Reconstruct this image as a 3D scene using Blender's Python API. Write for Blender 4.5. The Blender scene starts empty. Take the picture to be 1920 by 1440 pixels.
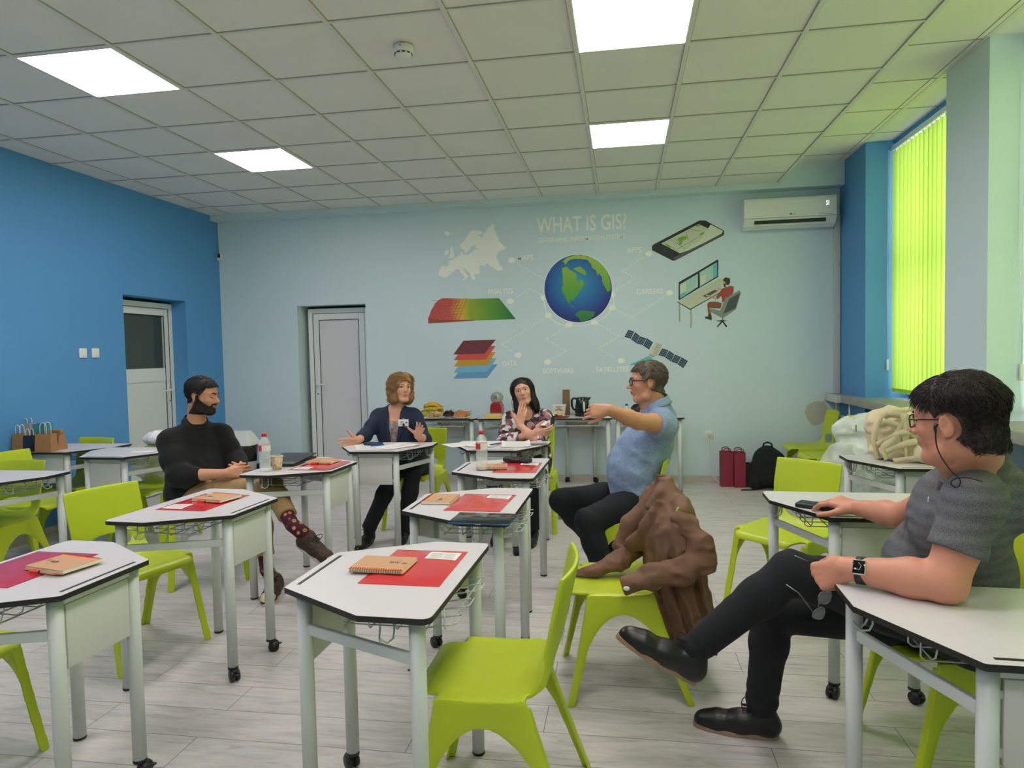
import bpy, bmesh, math, random
import numpy as np
from mathutils import Vector, Matrix, Euler

random.seed(7)
SC = bpy.context.scene
COL = SC.collection
PI = math.pi

# ---------------------------------------------------------------- camera
CAM_H = 1.42
FPX = 1270.37            # focal length in pixels of the 1920 px wide frame
YAW, PITCH, ROLL = 0.16192, -0.04554, -0.02121


def cam_axes():
    cy, sy, cp, sp = math.cos(YAW), math.sin(YAW), math.cos(PITCH), math.sin(PITCH)
    f = Vector((-sy * cp, cy * cp, sp))
    r = Vector((cy, sy, 0))
    u = r.cross(f)
    cr, sr = math.cos(ROLL), math.sin(ROLL)
    return r * cr + u * sr, u * cr - r * sr, f


CR, CU, CF = cam_axes()
cam_data = bpy.data.cameras.new('camera')
cam = bpy.data.objects.new('camera', cam_data)
COL.objects.link(cam)
SC.camera = cam
cam.matrix_world = Matrix(((CR.x, CU.x, -CF.x, 0), (CR.y, CU.y, -CF.y, 0), (CR.z, CU.z, -CF.z, CAM_H), (0, 0, 0, 1)))
cam_data.sensor_width = 36
cam_data.lens = FPX / 1920 * 36
cam_data.clip_start = 0.05


def aty(x, y, Y):
    """point of the room at depth Y seen at photo pixel x, y (a measuring aid)"""
    d = CR * ((x - 960) / FPX) + CU * ((720 - y) / FPX) + CF
    t = Y / d.y
    return Vector((d.x * t, Y, CAM_H + d.z * t))


def atz(x, y, Z):
    d = CR * ((x - 960) / FPX) + CU * ((720 - y) / FPX) + CF
    t = (Z - CAM_H) / d.z
    return Vector((d.x * t, d.y * t, Z))


# ---------------------------------------------------------------- colour management, world, lights
vs = SC.view_settings
vs.view_transform = 'Standard'
vs.look = 'None'
vs.exposure = 0.74
vs.gamma = 1.0
vs.use_curve_mapping = False
SC.cycles.use_denoising = True
SC.cycles.max_bounces = 8
SC.cycles.diffuse_bounces = 5
SC.cycles.glossy_bounces = 3
SC.cycles.transmission_bounces = 8
SC.cycles.transparent_max_bounces = 12
SC.cycles.sample_clamp_indirect = 6

world = bpy.data.worlds.new('world')
SC.world = world
world.use_nodes = True
wn = world.node_tree.nodes
wl = world.node_tree.links
bg = wn['Background']
sky = wn.new('ShaderNodeTexSky')
sky.sky_type = 'HOSEK_WILKIE'
sky.turbidity = 6
sky.sun_direction = (0.3, 0.5, 0.8)
wl.new(sky.outputs['Color'], bg.inputs['Color'])
bg.inputs["Strength"].default_value = 0.5

PANEL_STRENGTH = 13.0
DAYLIGHT_W = 38.0


def area_light(name, loc, rot, sx, sy, energy, color):
    d = bpy.data.lights.new(name, 'AREA')
    d.shape = 'RECTANGLE'
    d.size, d.size_y = sx, sy
    d.energy = energy
    d.color = color
    o = bpy.data.objects.new(name, d)
    COL.objects.link(o)
    o.location = loc
    o.rotation_euler = rot
    return o


# daylight coming in through the row of windows in the right-hand wall (outside the panes)
WIN_Y = [(5.11, 6.66), (3.01, 4.56), (0.91, 2.46), (-1.19, 0.36)]
for a, b in WIN_Y:
    area_light('daylight', (3.15, (a + b) / 2, 2.1), (0, PI / 2, 0), 2.4, 1.6, DAYLIGHT_W, (1.0, 0.98, 0.95))


# ---------------------------------------------------------------- materials
def lin(c):
    return c / 12.92 if c <= 0.04045 else ((c + 0.055) / 1.055) ** 2.4


def hexc(h):
    return tuple(lin(int(h[i:i + 2], 16) / 255) for i in (0, 2, 4)) + (1,)


MATS = {}


def mat(name, col, rough=0.5, metal=0.0, spec=0.5, bump=None, var=None, coat=0, emit=None, trans=0, alpha=1, sss=0, sheen=0):
    """principled material; bump=(scale,strength[,detail]); var=(scale,amount[,other colour])"""
    if name in MATS:
        return MATS[name]
    m = bpy.data.materials.new(name)
    m.use_nodes = True
    nt = m.node_tree
    b = nt.nodes['Principled BSDF']
    c = hexc(col) if isinstance(col, str) else tuple(col) + ((1,) if len(col) == 3 else ())
    b.inputs['Base Color'].default_value = c
    b.inputs['Roughness'].default_value = rough
    b.inputs['Metallic'].default_value = metal
    b.inputs['Specular IOR Level'].default_value = spec
    if coat:
        b.inputs['Coat Weight'].default_value = coat
        b.inputs['Coat Roughness'].default_value = 0.1
    if trans:
        b.inputs['Transmission Weight'].default_value = trans
    if alpha < 1:
        b.inputs['Alpha'].default_value = alpha
    if sss:
        b.inputs['Subsurface Weight'].default_value = sss
        b.inputs['Subsurface Radius'].default_value = (0.012, 0.005, 0.003)
        b.inputs['Subsurface Scale'].default_value = 1.0
    if sheen:
        b.inputs['Sheen Weight'].default_value = sheen
    if emit:
        b.inputs['Emission Color'].default_value = hexc(emit[0])
        b.inputs['Emission Strength'].default_value = emit[1]
    tc = None
    if var or bump:
        tc = nt.nodes.new('ShaderNodeTexCoord')
    if var:
        n = nt.nodes.new('ShaderNodeTexNoise')
        n.inputs['Scale'].default_value = var[0]
        n.inputs['Detail'].default_value = 4
        nt.links.new(tc.outputs['Object'], n.inputs['Vector'])
        r = nt.nodes.new('ShaderNodeValToRGB')
        k = var[1]
        r.color_ramp.elements[0].position = 0.3
        r.color_ramp.elements[1].position = 0.7
        c2 = hexc(var[2]) if len(var) > 2 else tuple(x * (1 - k) for x in c[:3]) + (1,)
        r.color_ramp.elements[0].color = tuple(c[i] * (1 - k) + c2[i] * k for i in range(3)) + (1,) if len(var) > 2 else c2
        r.color_ramp.elements[1].color = c
        nt.links.new(n.outputs['Fac'], r.inputs['Fac'])
        nt.links.new(r.outputs['Color'], b.inputs['Base Color'])
    if bump:
        n = nt.nodes.new('ShaderNodeTexNoise')
        n.inputs['Scale'].default_value = bump[0]
        n.inputs['Detail'].default_value = bump[2] if len(bump) > 2 else 3
        nt.links.new(tc.outputs['Object'], n.inputs['Vector'])
        bp = nt.nodes.new('ShaderNodeBump')
        bp.inputs['Strength'].default_value = bump[1]
        bp.inputs['Distance'].default_value = 0.01
        nt.links.new(n.outputs['Fac'], bp.inputs['Height'])
        nt.links.new(bp.outputs['Normal'], b.inputs['Normal'])
    MATS[name] = m
    return m


# ---------------------------------------------------------------- mesh builder
class MB:
    def __init__(self):
        self.v, self.f, self.mi, self.sm = [], [], [], []

    def add(self, vs, fs, mi=0, smooth=False):
        o = len(self.v)
        self.v += [tuple(p) for p in vs]
        self.f += [tuple(i + o for i in f) for f in fs]
        self.mi += [mi] * len(fs)
        self.sm += [smooth] * len(fs)
        return self

    def box(self, c, s, mi=0, R=None):
        x, y, z = s[0] / 2, s[1] / 2, s[2] / 2
        vs = [Vector((a * x, b * y, d * z)) for a in (-1, 1) for b in (-1, 1) for d in (-1, 1)]
        if R is not None:
            vs = [R @ p for p in vs]
        c = Vector(c)
        return self.add([p + c for p in vs], [(0, 1, 3, 2), (4, 6, 7, 5), (0, 4, 5, 1), (2, 3, 7, 6), (0, 2, 6, 4), (1, 5, 7, 3)], mi)

    def span(self, a, b, mi=0):
        return self.box([(a[i] + b[i]) / 2 for i in range(3)], [abs(b[i] - a[i]) for i in range(3)], mi)

    def rbox(self, c, s, r=0.005, mi=0, R=None, n=2):
        """box with rounded edges"""
        bm = bmesh.new()
        bmesh.ops.create_cube(bm, size=1)
        for v in bm.verts:
            v.co = Vector((v.co.x * s[0], v.co.y * s[1], v.co.z * s[2]))
        bmesh.ops.bevel(bm, geom=bm.edges[:], offset=min(r, min(s) * 0.45), segments=n, affect='EDGES', profile=0.5)
        self.bm(bm, c, R, mi, True)
        return self

    def bm(self, bm, c=(0, 0, 0), R=None, mi=0, smooth=True):
        bm.verts.index_update()
        c = Vector(c)
        vs = [((R @ v.co) if R is not None else v.co) + c for v in bm.verts]
        fs = [tuple(v.index for v in f.verts) for f in bm.faces]
        bm.free()
        return self.add(vs, fs, mi, smooth)

    def tube(self, pts, r, n=8, mi=0, closed=False, cap=True):
        """round tube along a polyline; r may be a list"""
        pts = [Vector(p) for p in pts]
        N = len(pts)
        rs = r if isinstance(r, (list, tuple)) else [r] * N
        vs, fs = [], []
        up = None
        for i in range(N):
            if closed:
                t = pts[(i + 1) % N] - pts[i - 1]
            else:
                t = pts[min(i + 1, N - 1)] - pts[max(i - 1, 0)]
            t = t.normalized() if t.length > 1e-9 else Vector((0, 0, 1))
            if up is None:
                up = t.orthogonal().normalized()
            else:
                up = (up - t * up.dot(t))
                up = up.normalized() if up.length > 1e-6 else t.orthogonal().normalized()
            s = t.cross(up)
            for k in range(n):
                a = 2 * PI * k / n
                vs.append(pts[i] + (up * math.cos(a) + s * math.sin(a)) * rs[i])
        M = N if closed else N - 1
        for i in range(M):
            j = (i + 1) % N
            for k in range(n):
                l = (k + 1) % n
                fs.append((i * n + k, i * n + l, j * n + l, j * n + k))
        if cap and not closed:
            fs.append(tuple(range(n))[::-1])
            fs.append(tuple((N - 1) * n + k for k in range(n)))
        return self.add(vs, fs, mi, True)

    def lathe(self, prof, c=(0, 0, 0), n=24, mi=0, R=None, smooth=True, sy=1.0):
        """prof: list of (radius, z)"""
        vs, fs = [], []
        c = Vector(c)
        for (r, z) in prof:
            for k in range(n):
                a = 2 * PI * k / n
                p = Vector((r * math.cos(a), r * math.sin(a) * sy, z))
                vs.append((R @ p if R is not None else p) + c)
        for i in range(len(prof) - 1):
            for k in range(n):
                l = (k + 1) % n
                fs.append((i * n + k, i * n + l, (i + 1) * n + l, (i + 1) * n + k))
        if prof[0][0] > 1e-5:
            fs.append(tuple(range(n))[::-1])
        if prof[-1][0] > 1e-5:
            fs.append(tuple((len(prof) - 1) * n + k for k in range(n)))
        return self.add(vs, fs, mi, smooth)

    def cyl(self, a, b, r, n=16, mi=0):
        return self.tube([a, b], r, n, mi)

    def ball(self, c, r, mi=0, n=12, R=None):
        r = (r, r, r) if not isinstance(r, (tuple, list)) else r
        vs, fs = [], []
        c = Vector(c)
        m = max(6, n // 2 + 2)
        for i in range(m + 1):
            t = PI * i / m
            for k in range(n):
                a = 2 * PI * k / n
                p = Vector((r[0] * math.sin(t) * math.cos(a), r[1] * math.sin(t) * math.sin(a), r[2] * math.cos(t)))
                vs.append((R @ p if R is not None else p) + c)
        for i in range(m):
            for k in range(n):
                l = (k + 1) % n
                fs.append((i * n + l, i * n + k, (i + 1) * n + k, (i + 1) * n + l))
        return self.add(vs, fs, mi, True)

    def prism(self, poly, z0, z1, mi=0, mside=None, T=None, smooth=False):
        """poly extruded from z0 to z1; T maps a local Vector to its place"""
        n = len(poly)
        vs = [Vector((p[0], p[1], z0)) for p in poly] + [Vector((p[0], p[1], z1)) for p in poly]
        if T is not None:
            vs = [T(p) for p in vs]
        o = len(self.v)
        self.add(vs, [tuple(range(n))[::-1], tuple(range(n, 2 * n))], mi)
        self.f += [(o + i, o + (i + 1) % n, o + n + (i + 1) % n, o + n + i) for i in range(n)]
        self.mi += [mi if mside is None else mside] * n
        self.sm += [smooth] * n
        return self

    def grid(self, fn, nu, nv, mi=0, closed_u=False, smooth=True):
        vs = [fn(i / nu, j / nv) for i in range(nu + (0 if closed_u else 1)) for j in range(nv + 1)]
        fs = []
        W = nv + 1
        for i in range(nu):
            i2 = (i + 1) % nu if closed_u else i + 1
            for j in range(nv):
                fs.append((i * W + j, i2 * W + j, i2 * W + j + 1, i * W + j + 1))
        return self.add(vs, fs, mi, smooth)

    def obj(self, name, mats, parent=None, **tags):
        me = bpy.data.meshes.new(name)
        me.from_pydata(self.v, [], self.f)
        if not isinstance(mats, (list, tuple)):
            mats = [mats]
        for m in mats:
            me.materials.append(m)
        me.polygons.foreach_set('material_index', self.mi)
        me.polygons.foreach_set('use_smooth', self.sm)
        me.update()
        o = bpy.data.objects.new(name, me)
        COL.objects.link(o)
        if parent is not None:
            o.parent = parent
        for k, v in tags.items():
            o[k] = v
        return o


def solidify(o, t, offset=0):
    m = o.modifiers.new('solid', 'SOLIDIFY')
    m.thickness = t
    m.offset = offset
    return o


def subsurf(o, n=1):
    m = o.modifiers.new('sub', 'SUBSURF')
    m.levels = n
    m.render_levels = n
    return o


def bevel(o, w=0.004, n=2):
    m = o.modifiers.new('bevel', 'BEVEL')
    m.width = w
    m.segments = n
    m.limit_method = 'ANGLE'
    return o


def thing(name, label, cat, loc=(0, 0, 0), rz=0.0, group=None):
    o = bpy.data.objects.new(name, None)
    o.empty_display_size = 0.05
    COL.objects.link(o)
    o.location = loc
    o.rotation_euler = (0, 0, rz)
    o['label'] = label
    o['category'] = cat
    if group:
        o['group'] = group
    return o


def tag(o, label, cat, group=None):
    o['label'] = label
    o['category'] = cat
    if group:
        o['group'] = group
    return o


def struct(o):
    o['kind'] = 'structure'
    return o


def dup(src, loc=None, rz=None, label=None, group=None, scale=None):
    """a copy of a thing together with copies of its parts and sub-parts"""
    r = src.copy()
    COL.objects.link(r)
    if loc is not None:
        r.location = loc
    if rz is not None:
        r.rotation_euler = (0, 0, rz)
    if scale is not None:
        r.scale = scale
    if label:
        r['label'] = label
    if group:
        r['group'] = group

    def rec(a, b):
        for ch in list(a.children):
            c = ch.copy()
            COL.objects.link(c)
            c.parent = b
            rec(ch, c)
    rec(src, r)
    return r


def rounded(poly, r, n=4):
    """round the corners of a 2D polygon"""
    out = []
    N = len(poly)
    for i in range(N):
        p = Vector(poly[i][:2])
        a = Vector(poly[i - 1][:2]) - p
        b = Vector(poly[(i + 1) % N][:2]) - p
        rr = r[i] if isinstance(r, (list, tuple)) else r
        if rr <= 0:
            out.append((p.x, p.y))
            continue
        ang = a.angle(b)
        d = min(rr / math.tan(ang / 2), a.length * 0.49, b.length * 0.49)
        p1 = p + a.normalized() * d
        p2 = p + b.normalized() * d
        for k in range(n + 1):
            t = k / n
            q = p1 * (1 - t) ** 2 + p * 2 * t * (1 - t) + p2 * t * t
            out.append((q.x, q.y))
    return out


def arc(c, r, a0, a1, n=8, axes=(Vector((1, 0, 0)), Vector((0, 0, 1)))):
    c = Vector(c)
    return [c + axes[0] * (r * math.cos(a0 + (a1 - a0) * k / n)) + axes[1] * (r * math.sin(a0 + (a1 - a0) * k / n)) for k in range(n + 1)]


# ---------------------------------------------------------------- implicit surfaces (smooth unions meshed with surface nets)
def vnoise(p, seed=0):
    """value noise for an (...,3) array, roughly -1..1"""
    i = np.floor(p).astype(np.int64)
    f = (p - i).astype(np.float32)
    f = f * f * (3 - 2 * f)

    def h(a, b, c):
        n = (a * 374761393 + b * 668265263 + c * 2147483647 + seed * 1274126177) & 0xffffffff
        n = ((n ^ (n >> 13)) * 1274126177) & 0xffffffff
        return ((n ^ (n >> 16)) & 0xffff).astype(np.float32) / 32767.5 - 1
    x, y, z = i[..., 0], i[..., 1], i[..., 2]
    u, v, w = f[..., 0], f[..., 1], f[..., 2]
    r = 0
    for dx, wx in ((0, 1 - u), (1, u)):
        for dy, wy in ((0, 1 - v), (1, v)):
            for dz, wz in ((0, 1 - w), (1, w)):
                r = r + h(x + dx, y + dy, z + dz) * (wx * wy * wz)
    return r


class Vox:
    BIG = 1.0

    def __init__(self, lo, hi, h):
        self.h = h
        self.lo = np.array(lo, np.float32)
        self.n = np.ceil((np.array(hi) - self.lo) / h).astype(int) + 1
        self.a = np.full(self.n, self.BIG, np.float32)
        self.ax = [self.lo[i] + h * np.arange(self.n[i], dtype=np.float32) for i in range(3)]

    def region(self, lo, hi):
        s = []
        for i in range(3):
            a = int(max(0, math.floor((lo[i] - self.lo[i]) / self.h)))
            b = int(min(self.n[i], math.ceil((hi[i] - self.lo[i]) / self.h) + 1))
            if b <= a:
                return None, None
            s.append(slice(a, b))
        P = np.empty((s[0].stop - s[0].start, s[1].stop - s[1].start, s[2].stop - s[2].start, 3), np.float32)
        P[..., 0] = self.ax[0][s[0]][:, None, None]
        P[..., 1] = self.ax[1][s[1]][None, :, None]
        P[..., 2] = self.ax[2][s[2]][None, None, :]
        return tuple(s), P

    def put(self, s, d, k=0.01, op='add'):
        a = self.a[s]
        if op == 'add':
            if k > 0:
                h = np.clip(0.5 + 0.5 * (a - d) / k, 0, 1)
                r = a * (1 - h) + d * h - k * h * (1 - h)
            else:
                r = np.minimum(a, d)
        else:                                   # cut
            d = -d
            if k > 0:
                h = np.clip(0.5 - 0.5 * (a - d) / k, 0, 1)
                r = a * (1 - h) + d * h + k * h * (1 - h)
            else:
                r = np.maximum(a, d)
        self.a[s] = r

    def cap(self, a, b, ra, rb=None, k=0.01, op='add', flat=None):
        """tapered capsule; flat=(axis, factor) squashes the section along an axis"""
        rb = ra if rb is None else rb
        a = np.array(a, np.float32)
        b = np.array(b, np.float32)
        m = max(ra, rb) + k + 3 * self.h
        s, P = self.region(np.minimum(a, b) - m, np.maximum(a, b) + m)
        if s is None:
            return self
        ab = b - a
        q = P - a
        t = np.clip((q @ ab) / max(float(ab @ ab), 1e-9), 0, 1)
        q = q - t[..., None] * ab
        if flat is not None:
            ax = np.array(flat[0], np.float32)
            ax /= np.linalg.norm(ax)
            c = q @ ax
            q = q + (c * (1 / flat[1] - 1))[..., None] * ax
        d = np.sqrt((q * q).sum(-1)) - (ra + (rb - ra) * t)
        if flat is not None and flat[1] < 1:
            d = d * (0.5 + 0.5 * flat[1])
        self.put(s, d, k, op)
        return self

    def chain(self, pts, rs, k=0.01, op='add', flat=None):
        for i in range(len(pts) - 1):
            self.cap(pts[i], pts[i + 1], rs[i], rs[i + 1], k, op, flat)
        return self

    def ell(self, c, r, R=None, k=0.01, op='add', disp=None):
        c = np.array(c, np.float32)
        r = np.array(r if isinstance(r, (tuple, list)) else (r, r, r), np.float32)
        m = r.max() + k + 3 * self.h + (disp[0] if disp else 0)
        s, P = self.region(c - m, c + m)
        if s is None:
            return self
        q = P - c
        if R is not None:
            q = q @ np.array(R, np.float32)      # R^T q
        if disp:
            q0 = q
        k0 = np.sqrt(((q / r) ** 2).sum(-1))
        k1 = np.sqrt(((q / (r * r)) ** 2).sum(-1)) + 1e-9
        d = k0 * (k0 - 1) / k1
        if disp:
            d = d + disp[0] * vnoise(q0 * disp[1], disp[2])
        self.put(s, d, k, op)
        return self

    def box(self, c, s2, R=None, r=0.01, k=0.0, op='add'):
        """rounded box, s2 = half sizes"""
        c = np.array(c, np.float32)
        hs = np.array(s2, np.float32)
        m = float(np.linalg.norm(hs)) + k + 3 * self.h
        s, P = self.region(c - m, c + m)
        if s is None:
            return self
        q = P - c
        if R is not None:
            q = q @ np.array(R, np.float32)
        q = np.abs(q) - (hs - r)
        d = np.sqrt((np.maximum(q, 0) ** 2).sum(-1)) + np.minimum(q.max(-1), 0) - r
        self.put(s, d, k, op)
        return self

    def plane(self, p, n, k=0.0, op='cut'):
        """cut away the side the normal points to"""
        n = np.array(n, np.float32)
        n /= np.linalg.norm(n)
        s, P = self.region(self.lo, self.lo + self.h * self.n)
        d = -((P - np.array(p, np.float32)) @ n)
        self.put(s, d, k, op)
        return self

    def func(self, lo, hi, fn, k=0.0, op='add'):
        s, P = self.region(lo, hi)
        if s is not None:
            self.put(s, fn(P).astype(np.float32), k, op)
        return self

    def warp(self, fn):
        """add fn(P) to the field near its surface"""
        m = np.abs(self.a) < 0.04
        idx = np.nonzero(m)
        P = np.stack([self.ax[i][idx[i]] for i in range(3)], -1)
        self.a[idx] += fn(P).astype(np.float32)
        return self

    def mesh(self):
        a = self.a
        ins = a < 0
        n0, n1, n2 = a.shape
        c = np.zeros((n0 - 1, n1 - 1, n2 - 1), np.uint8)
        for dx in (0, 1):
            for dy in (0, 1):
                for dz in (0, 1):
                    c += ins[dx:n0 - 1 + dx, dy:n1 - 1 + dy, dz:n2 - 1 + dz]
        act = np.nonzero((c > 0) & (c < 8))
        N = len(act[0])
        if N == 0:
            return np.zeros((0, 3)), np.zeros((0, 4), int)
        idm = np.full(c.shape, -1, np.int32)
        idm[act] = np.arange(N)
        acc = np.zeros((N, 3), np.float32)
        cnt = np.zeros(N, np.float32)
        corners = [(i, j, k) for i in (0, 1) for j in (0, 1) for k in (0, 1)]
        val = {q: a[act[0] + q[0], act[1] + q[1], act[2] + q[2]] for q in corners}
        for q in corners:
            for ax in range(3):
                if q[ax] == 0:
                    p = list(q)
                    p[ax] = 1
                    v0, v1 = val[q], val[tuple(p)]
                    m = (v0 < 0) != (v1 < 0)
                    t = np.where(m, v0 / np.where(m, v0 - v1, 1), 0)
                    for d in range(3):
                        acc[:, d] += np.where(m, q[d] + (t if d == ax else 0), 0)
                    cnt += m
        V = (np.stack(act, -1) + acc / cnt[:, None]) * self.h + self.lo
        F = []
        for ax in range(3):
            sl0 = [slice(None)] * 3
            sl1 = [slice(None)] * 3
            sl0[ax] = slice(0, -1)
            sl1[ax] = slice(1, None)
            s0, s1 = ins[tuple(sl0)], ins[tuple(sl1)]
            u, w = [(1, 2), (2, 0), (0, 1)][ax]
            e = np.nonzero(s0 != s1)
            e = np.stack(e, -1)
            ok = (e[:, u] > 0) & (e[:, w] > 0) & (e[:, u] < a.shape[u] - 1) & (e[:, w] < a.shape[w] - 1)
            e = e[ok]
            fl = s0[tuple(e.T)]
            q = []
            for du, dw in ((0, 0), (-1, 0), (-1, -1), (0, -1)):
                g = e.copy()
                g[:, u] += du
                g[:, w] += dw
                q.append(idm[tuple(g.T)])
            q = np.stack(q, -1)
            q[~fl] = q[~fl][:, ::-1]
            F.append(q)
        F = np.concatenate(F)
        F = F[(F >= 0).all(1)]
        return V, F

    def obj(self, name, mats, parent=None, matfn=None, split=None, smooth=True, relax=0, **tags):
        V, F = self.mesh()
        for _ in range(relax):
            acc = np.zeros_like(V)
            cnt = np.zeros(len(V))
            for i in range(4):
                j = (i + 1) % 4
                np.add.at(acc, F[:, i], V[F[:, j]])
                np.add.at(cnt, F[:, i], 1)
                np.add.at(acc, F[:, j], V[F[:, i]])
                np.add.at(cnt, F[:, j], 1)
            V = V * 0.4 + 0.6 * acc / np.maximum(cnt, 1)[:, None]
        return npobj(name, V, F, mats, parent, matfn, smooth, **tags)


def npobj(name, V, F, mats, parent=None, matfn=None, smooth=True, normals=None, **tags):
    me = bpy.data.meshes.new(name)
    nv, nf = len(V), len(F)
    me.vertices.add(nv)
    me.vertices.foreach_set('co', np.ascontiguousarray(V, dtype=np.float32).ravel())
    me.loops.add(nf * 4)
    me.loops.foreach_set('vertex_index', np.ascontiguousarray(F, dtype=np.int32).ravel())
    me.polygons.add(nf)
    me.polygons.foreach_set('loop_start', np.arange(0, nf * 4, 4, dtype=np.int32))
    me.polygons.foreach_set('loop_total', np.full(nf, 4, dtype=np.int32))
    if not isinstance(mats, (list, tuple)):
        mats = [mats]
    for m in mats:
        me.materials.append(m)
    if matfn is not None:
        cen = V[F].mean(1)
        me.polygons.foreach_set('material_index', np.ascontiguousarray(matfn(cen), dtype=np.int32))
    me.polygons.foreach_set('use_smooth', np.full(nf, smooth))
    me.update(calc_edges=True)
    me.validate()
    if normals is not None:
        me.normals_split_custom_set_from_vertices([tuple(n) for n in normals])
    o = bpy.data.objects.new(name, me)
    COL.objects.link(o)
    if parent is not None:
        o.parent = parent
    for k, v in tags.items():
        o[k] = v
    return o

# ================================================================ the room
WX, WR = -4.68, 2.2         # left wall, face of the window pillars
BY, FY = 7.4, -2.6          # mural wall, wall behind the camera
ZC, ZS = 3.073, 3.26        # tiled ceiling, raised strip along the windows
EDGE = -3.227 + 0.6 * 8     # where the main ceiling field ends

m_blue = mat('paint_blue', '5697d0', 0.6, bump=(90, 0.10), var=(1.2, 0.06))
m_teal = mat('paint_pale_blue', 'cfe0e6', 0.6, bump=(90, 0.10), var=(1.0, 0.05))
m_white = mat('plastic_white', 'e6e6e2', 0.4)
m_frame = mat('door_white', 'dfe2e0', 0.4)
m_tile = mat('ceiling_tile', 'e9e7e0', 0.85, bump=(260, 0.25), var=(3.0, 0.04))
m_tbar = mat('ceiling_bar', 'dad9d2', 0.5)
m_gap = mat('shadow_gap', 'a3a29a', 0.8)
m_sill = mat('sill_stone', 'a3a29c', 0.55, var=(30, 0.25), bump=(60, 0.1))
m_base = mat('baseboard_oak', 'c9c2b6', 0.45, var=(12, 0.12))
m_black = mat('black_plastic', '16161a', 0.4)
m_dark = mat('dark_grey', '2a2a2e', 0.5)
m_steel = mat('steel', 'b9bcc0', 0.3, metal=1.0)


def floor_material():
    m = bpy.data.materials.new('laminate_floor')
    m.use_nodes = True
    nt = m.node_tree
    N, L = nt.nodes, nt.links
    b = N['Principled BSDF']
    tc = N.new('ShaderNodeTexCoord')
    mp = N.new('ShaderNodeMapping')
    mp.inputs['Location'].default_value = (0.31, 0.052, 0)
    L.new(tc.outputs['Object'], mp.inputs['Vector'])
    br = N.new('ShaderNodeTexBrick')
    br.offset = 0.37
    br.inputs['Scale'].default_value = 1
    br.inputs['Brick Width'].default_value = 1.29
    br.inputs['Row Height'].default_value = 0.193
    br.inputs['Mortar Size'].default_value = 0.0016
    br.inputs['Mortar Smooth'].default_value = 0.2
    br.inputs['Bias'].default_value = -0.3
    br.inputs['Color1'].default_value = (0.2, 0.2, 0.2, 1)
    br.inputs['Color2'].default_value = (0.8, 0.8, 0.8, 1)
    br.inputs['Mortar'].default_value = (0, 0, 0, 1)
    L.new(mp.outputs[0], br.inputs['Vector'])
    # grain stretched along the planks, shifted per plank
    add = N.new('ShaderNodeVectorMath')
    add.operation = 'MULTIPLY_ADD'
    add.inputs[1].default_value = (7, 7, 7)
    L.new(br.outputs['Color'], add.inputs[0])
    L.new(mp.outputs[0], add.inputs[2])
    sc = N.new('ShaderNodeMapping')
    sc.inputs['Scale'].default_value = (1.6, 10.0, 1)
    L.new(add.outputs[0], sc.inputs['Vector'])
    n1 = N.new('ShaderNodeTexNoise')
    n1.inputs['Scale'].default_value = 2.4
    n1.inputs['Detail'].default_value = 9
    n1.inputs['Roughness'].default_value = 0.62
    n1.inputs['Distortion'].default_value = 1.3
    L.new(sc.outputs[0], n1.inputs['Vector'])
    r1 = N.new('ShaderNodeValToRGB')
    r1.color_ramp.elements[0].position = 0.30
    r1.color_ramp.elements[0].color = hexc('aea6a1')
    r1.color_ramp.elements[1].position = 0.62
    r1.color_ramp.elements[1].color = hexc('d2cbc7')
    e = r1.color_ramp.elements.new(0.45)
    e.color = hexc('c6bfba')
    L.new(n1.outputs['Fac'], r1.inputs['Fac'])
    sc2 = N.new('ShaderNodeMapping')
    sc2.inputs['Scale'].default_value = (3.0, 60.0, 1)
    L.new(add.outputs[0], sc2.inputs['Vector'])
    n2 = N.new('ShaderNodeTexNoise')
    n2.inputs['Scale'].default_value = 2.0
    n2.inputs['Detail'].default_value = 5
    L.new(sc2.outputs[0], n2.inputs['Vector'])
    mx = N.new('ShaderNodeMix')
    mx.data_type = 'RGBA'
    mx.blend_type = 'OVERLAY'
    mx.inputs[0].default_value = 0.22
    L.new(r1.outputs['Color'], mx.inputs[6])
    L.new(n2.outputs['Color'], mx.inputs[7])
    mj = N.new('ShaderNodeMix')
    mj.data_type = 'RGBA'
    L.new(br.outputs['Fac'], mj.inputs[0])
    L.new(mx.outputs[2], mj.inputs[6])
    mj.inputs[7].default_value = hexc('6f6965')
    hs = N.new('ShaderNodeHueSaturation')
    hs.inputs['Saturation'].default_value = 0.75
    hs.inputs['Value'].default_value = 0.97
    L.new(mj.outputs[2], hs.inputs['Color'])
    L.new(hs.outputs[0], b.inputs['Base Color'])
    b.inputs['Roughness'].default_value = 0.42
    bp = N.new('ShaderNodeBump')
    bp.inputs['Strength'].default_value = 0.15
    bp.inputs['Distance'].default_value = 0.004
    L.new(n1.outputs['Fac'], bp.inputs['Height'])
    L.new(bp.outputs['Normal'], b.inputs['Normal'])
    return m


struct(MB().span((WX - 0.6, FY - 0.3, -0.1), (3.0, BY + 0.6, 0)).obj('floor', floor_material()))

# left wall with the recess of the glazed door
DL0, DL1, DLZ = 5.80, 6.74, 2.06
b = MB()
T = 0.3
b.span((WX - T, FY, 0), (WX, DL0, ZC + 0.3))
b.span((WX - T, DL1, 0), (WX, BY + 0.3, ZC + 0.3))
b.span((WX - T, DL0, DLZ), (WX, DL1, ZC + 0.3))
struct(b.obj('wall_left', m_blue))
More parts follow.
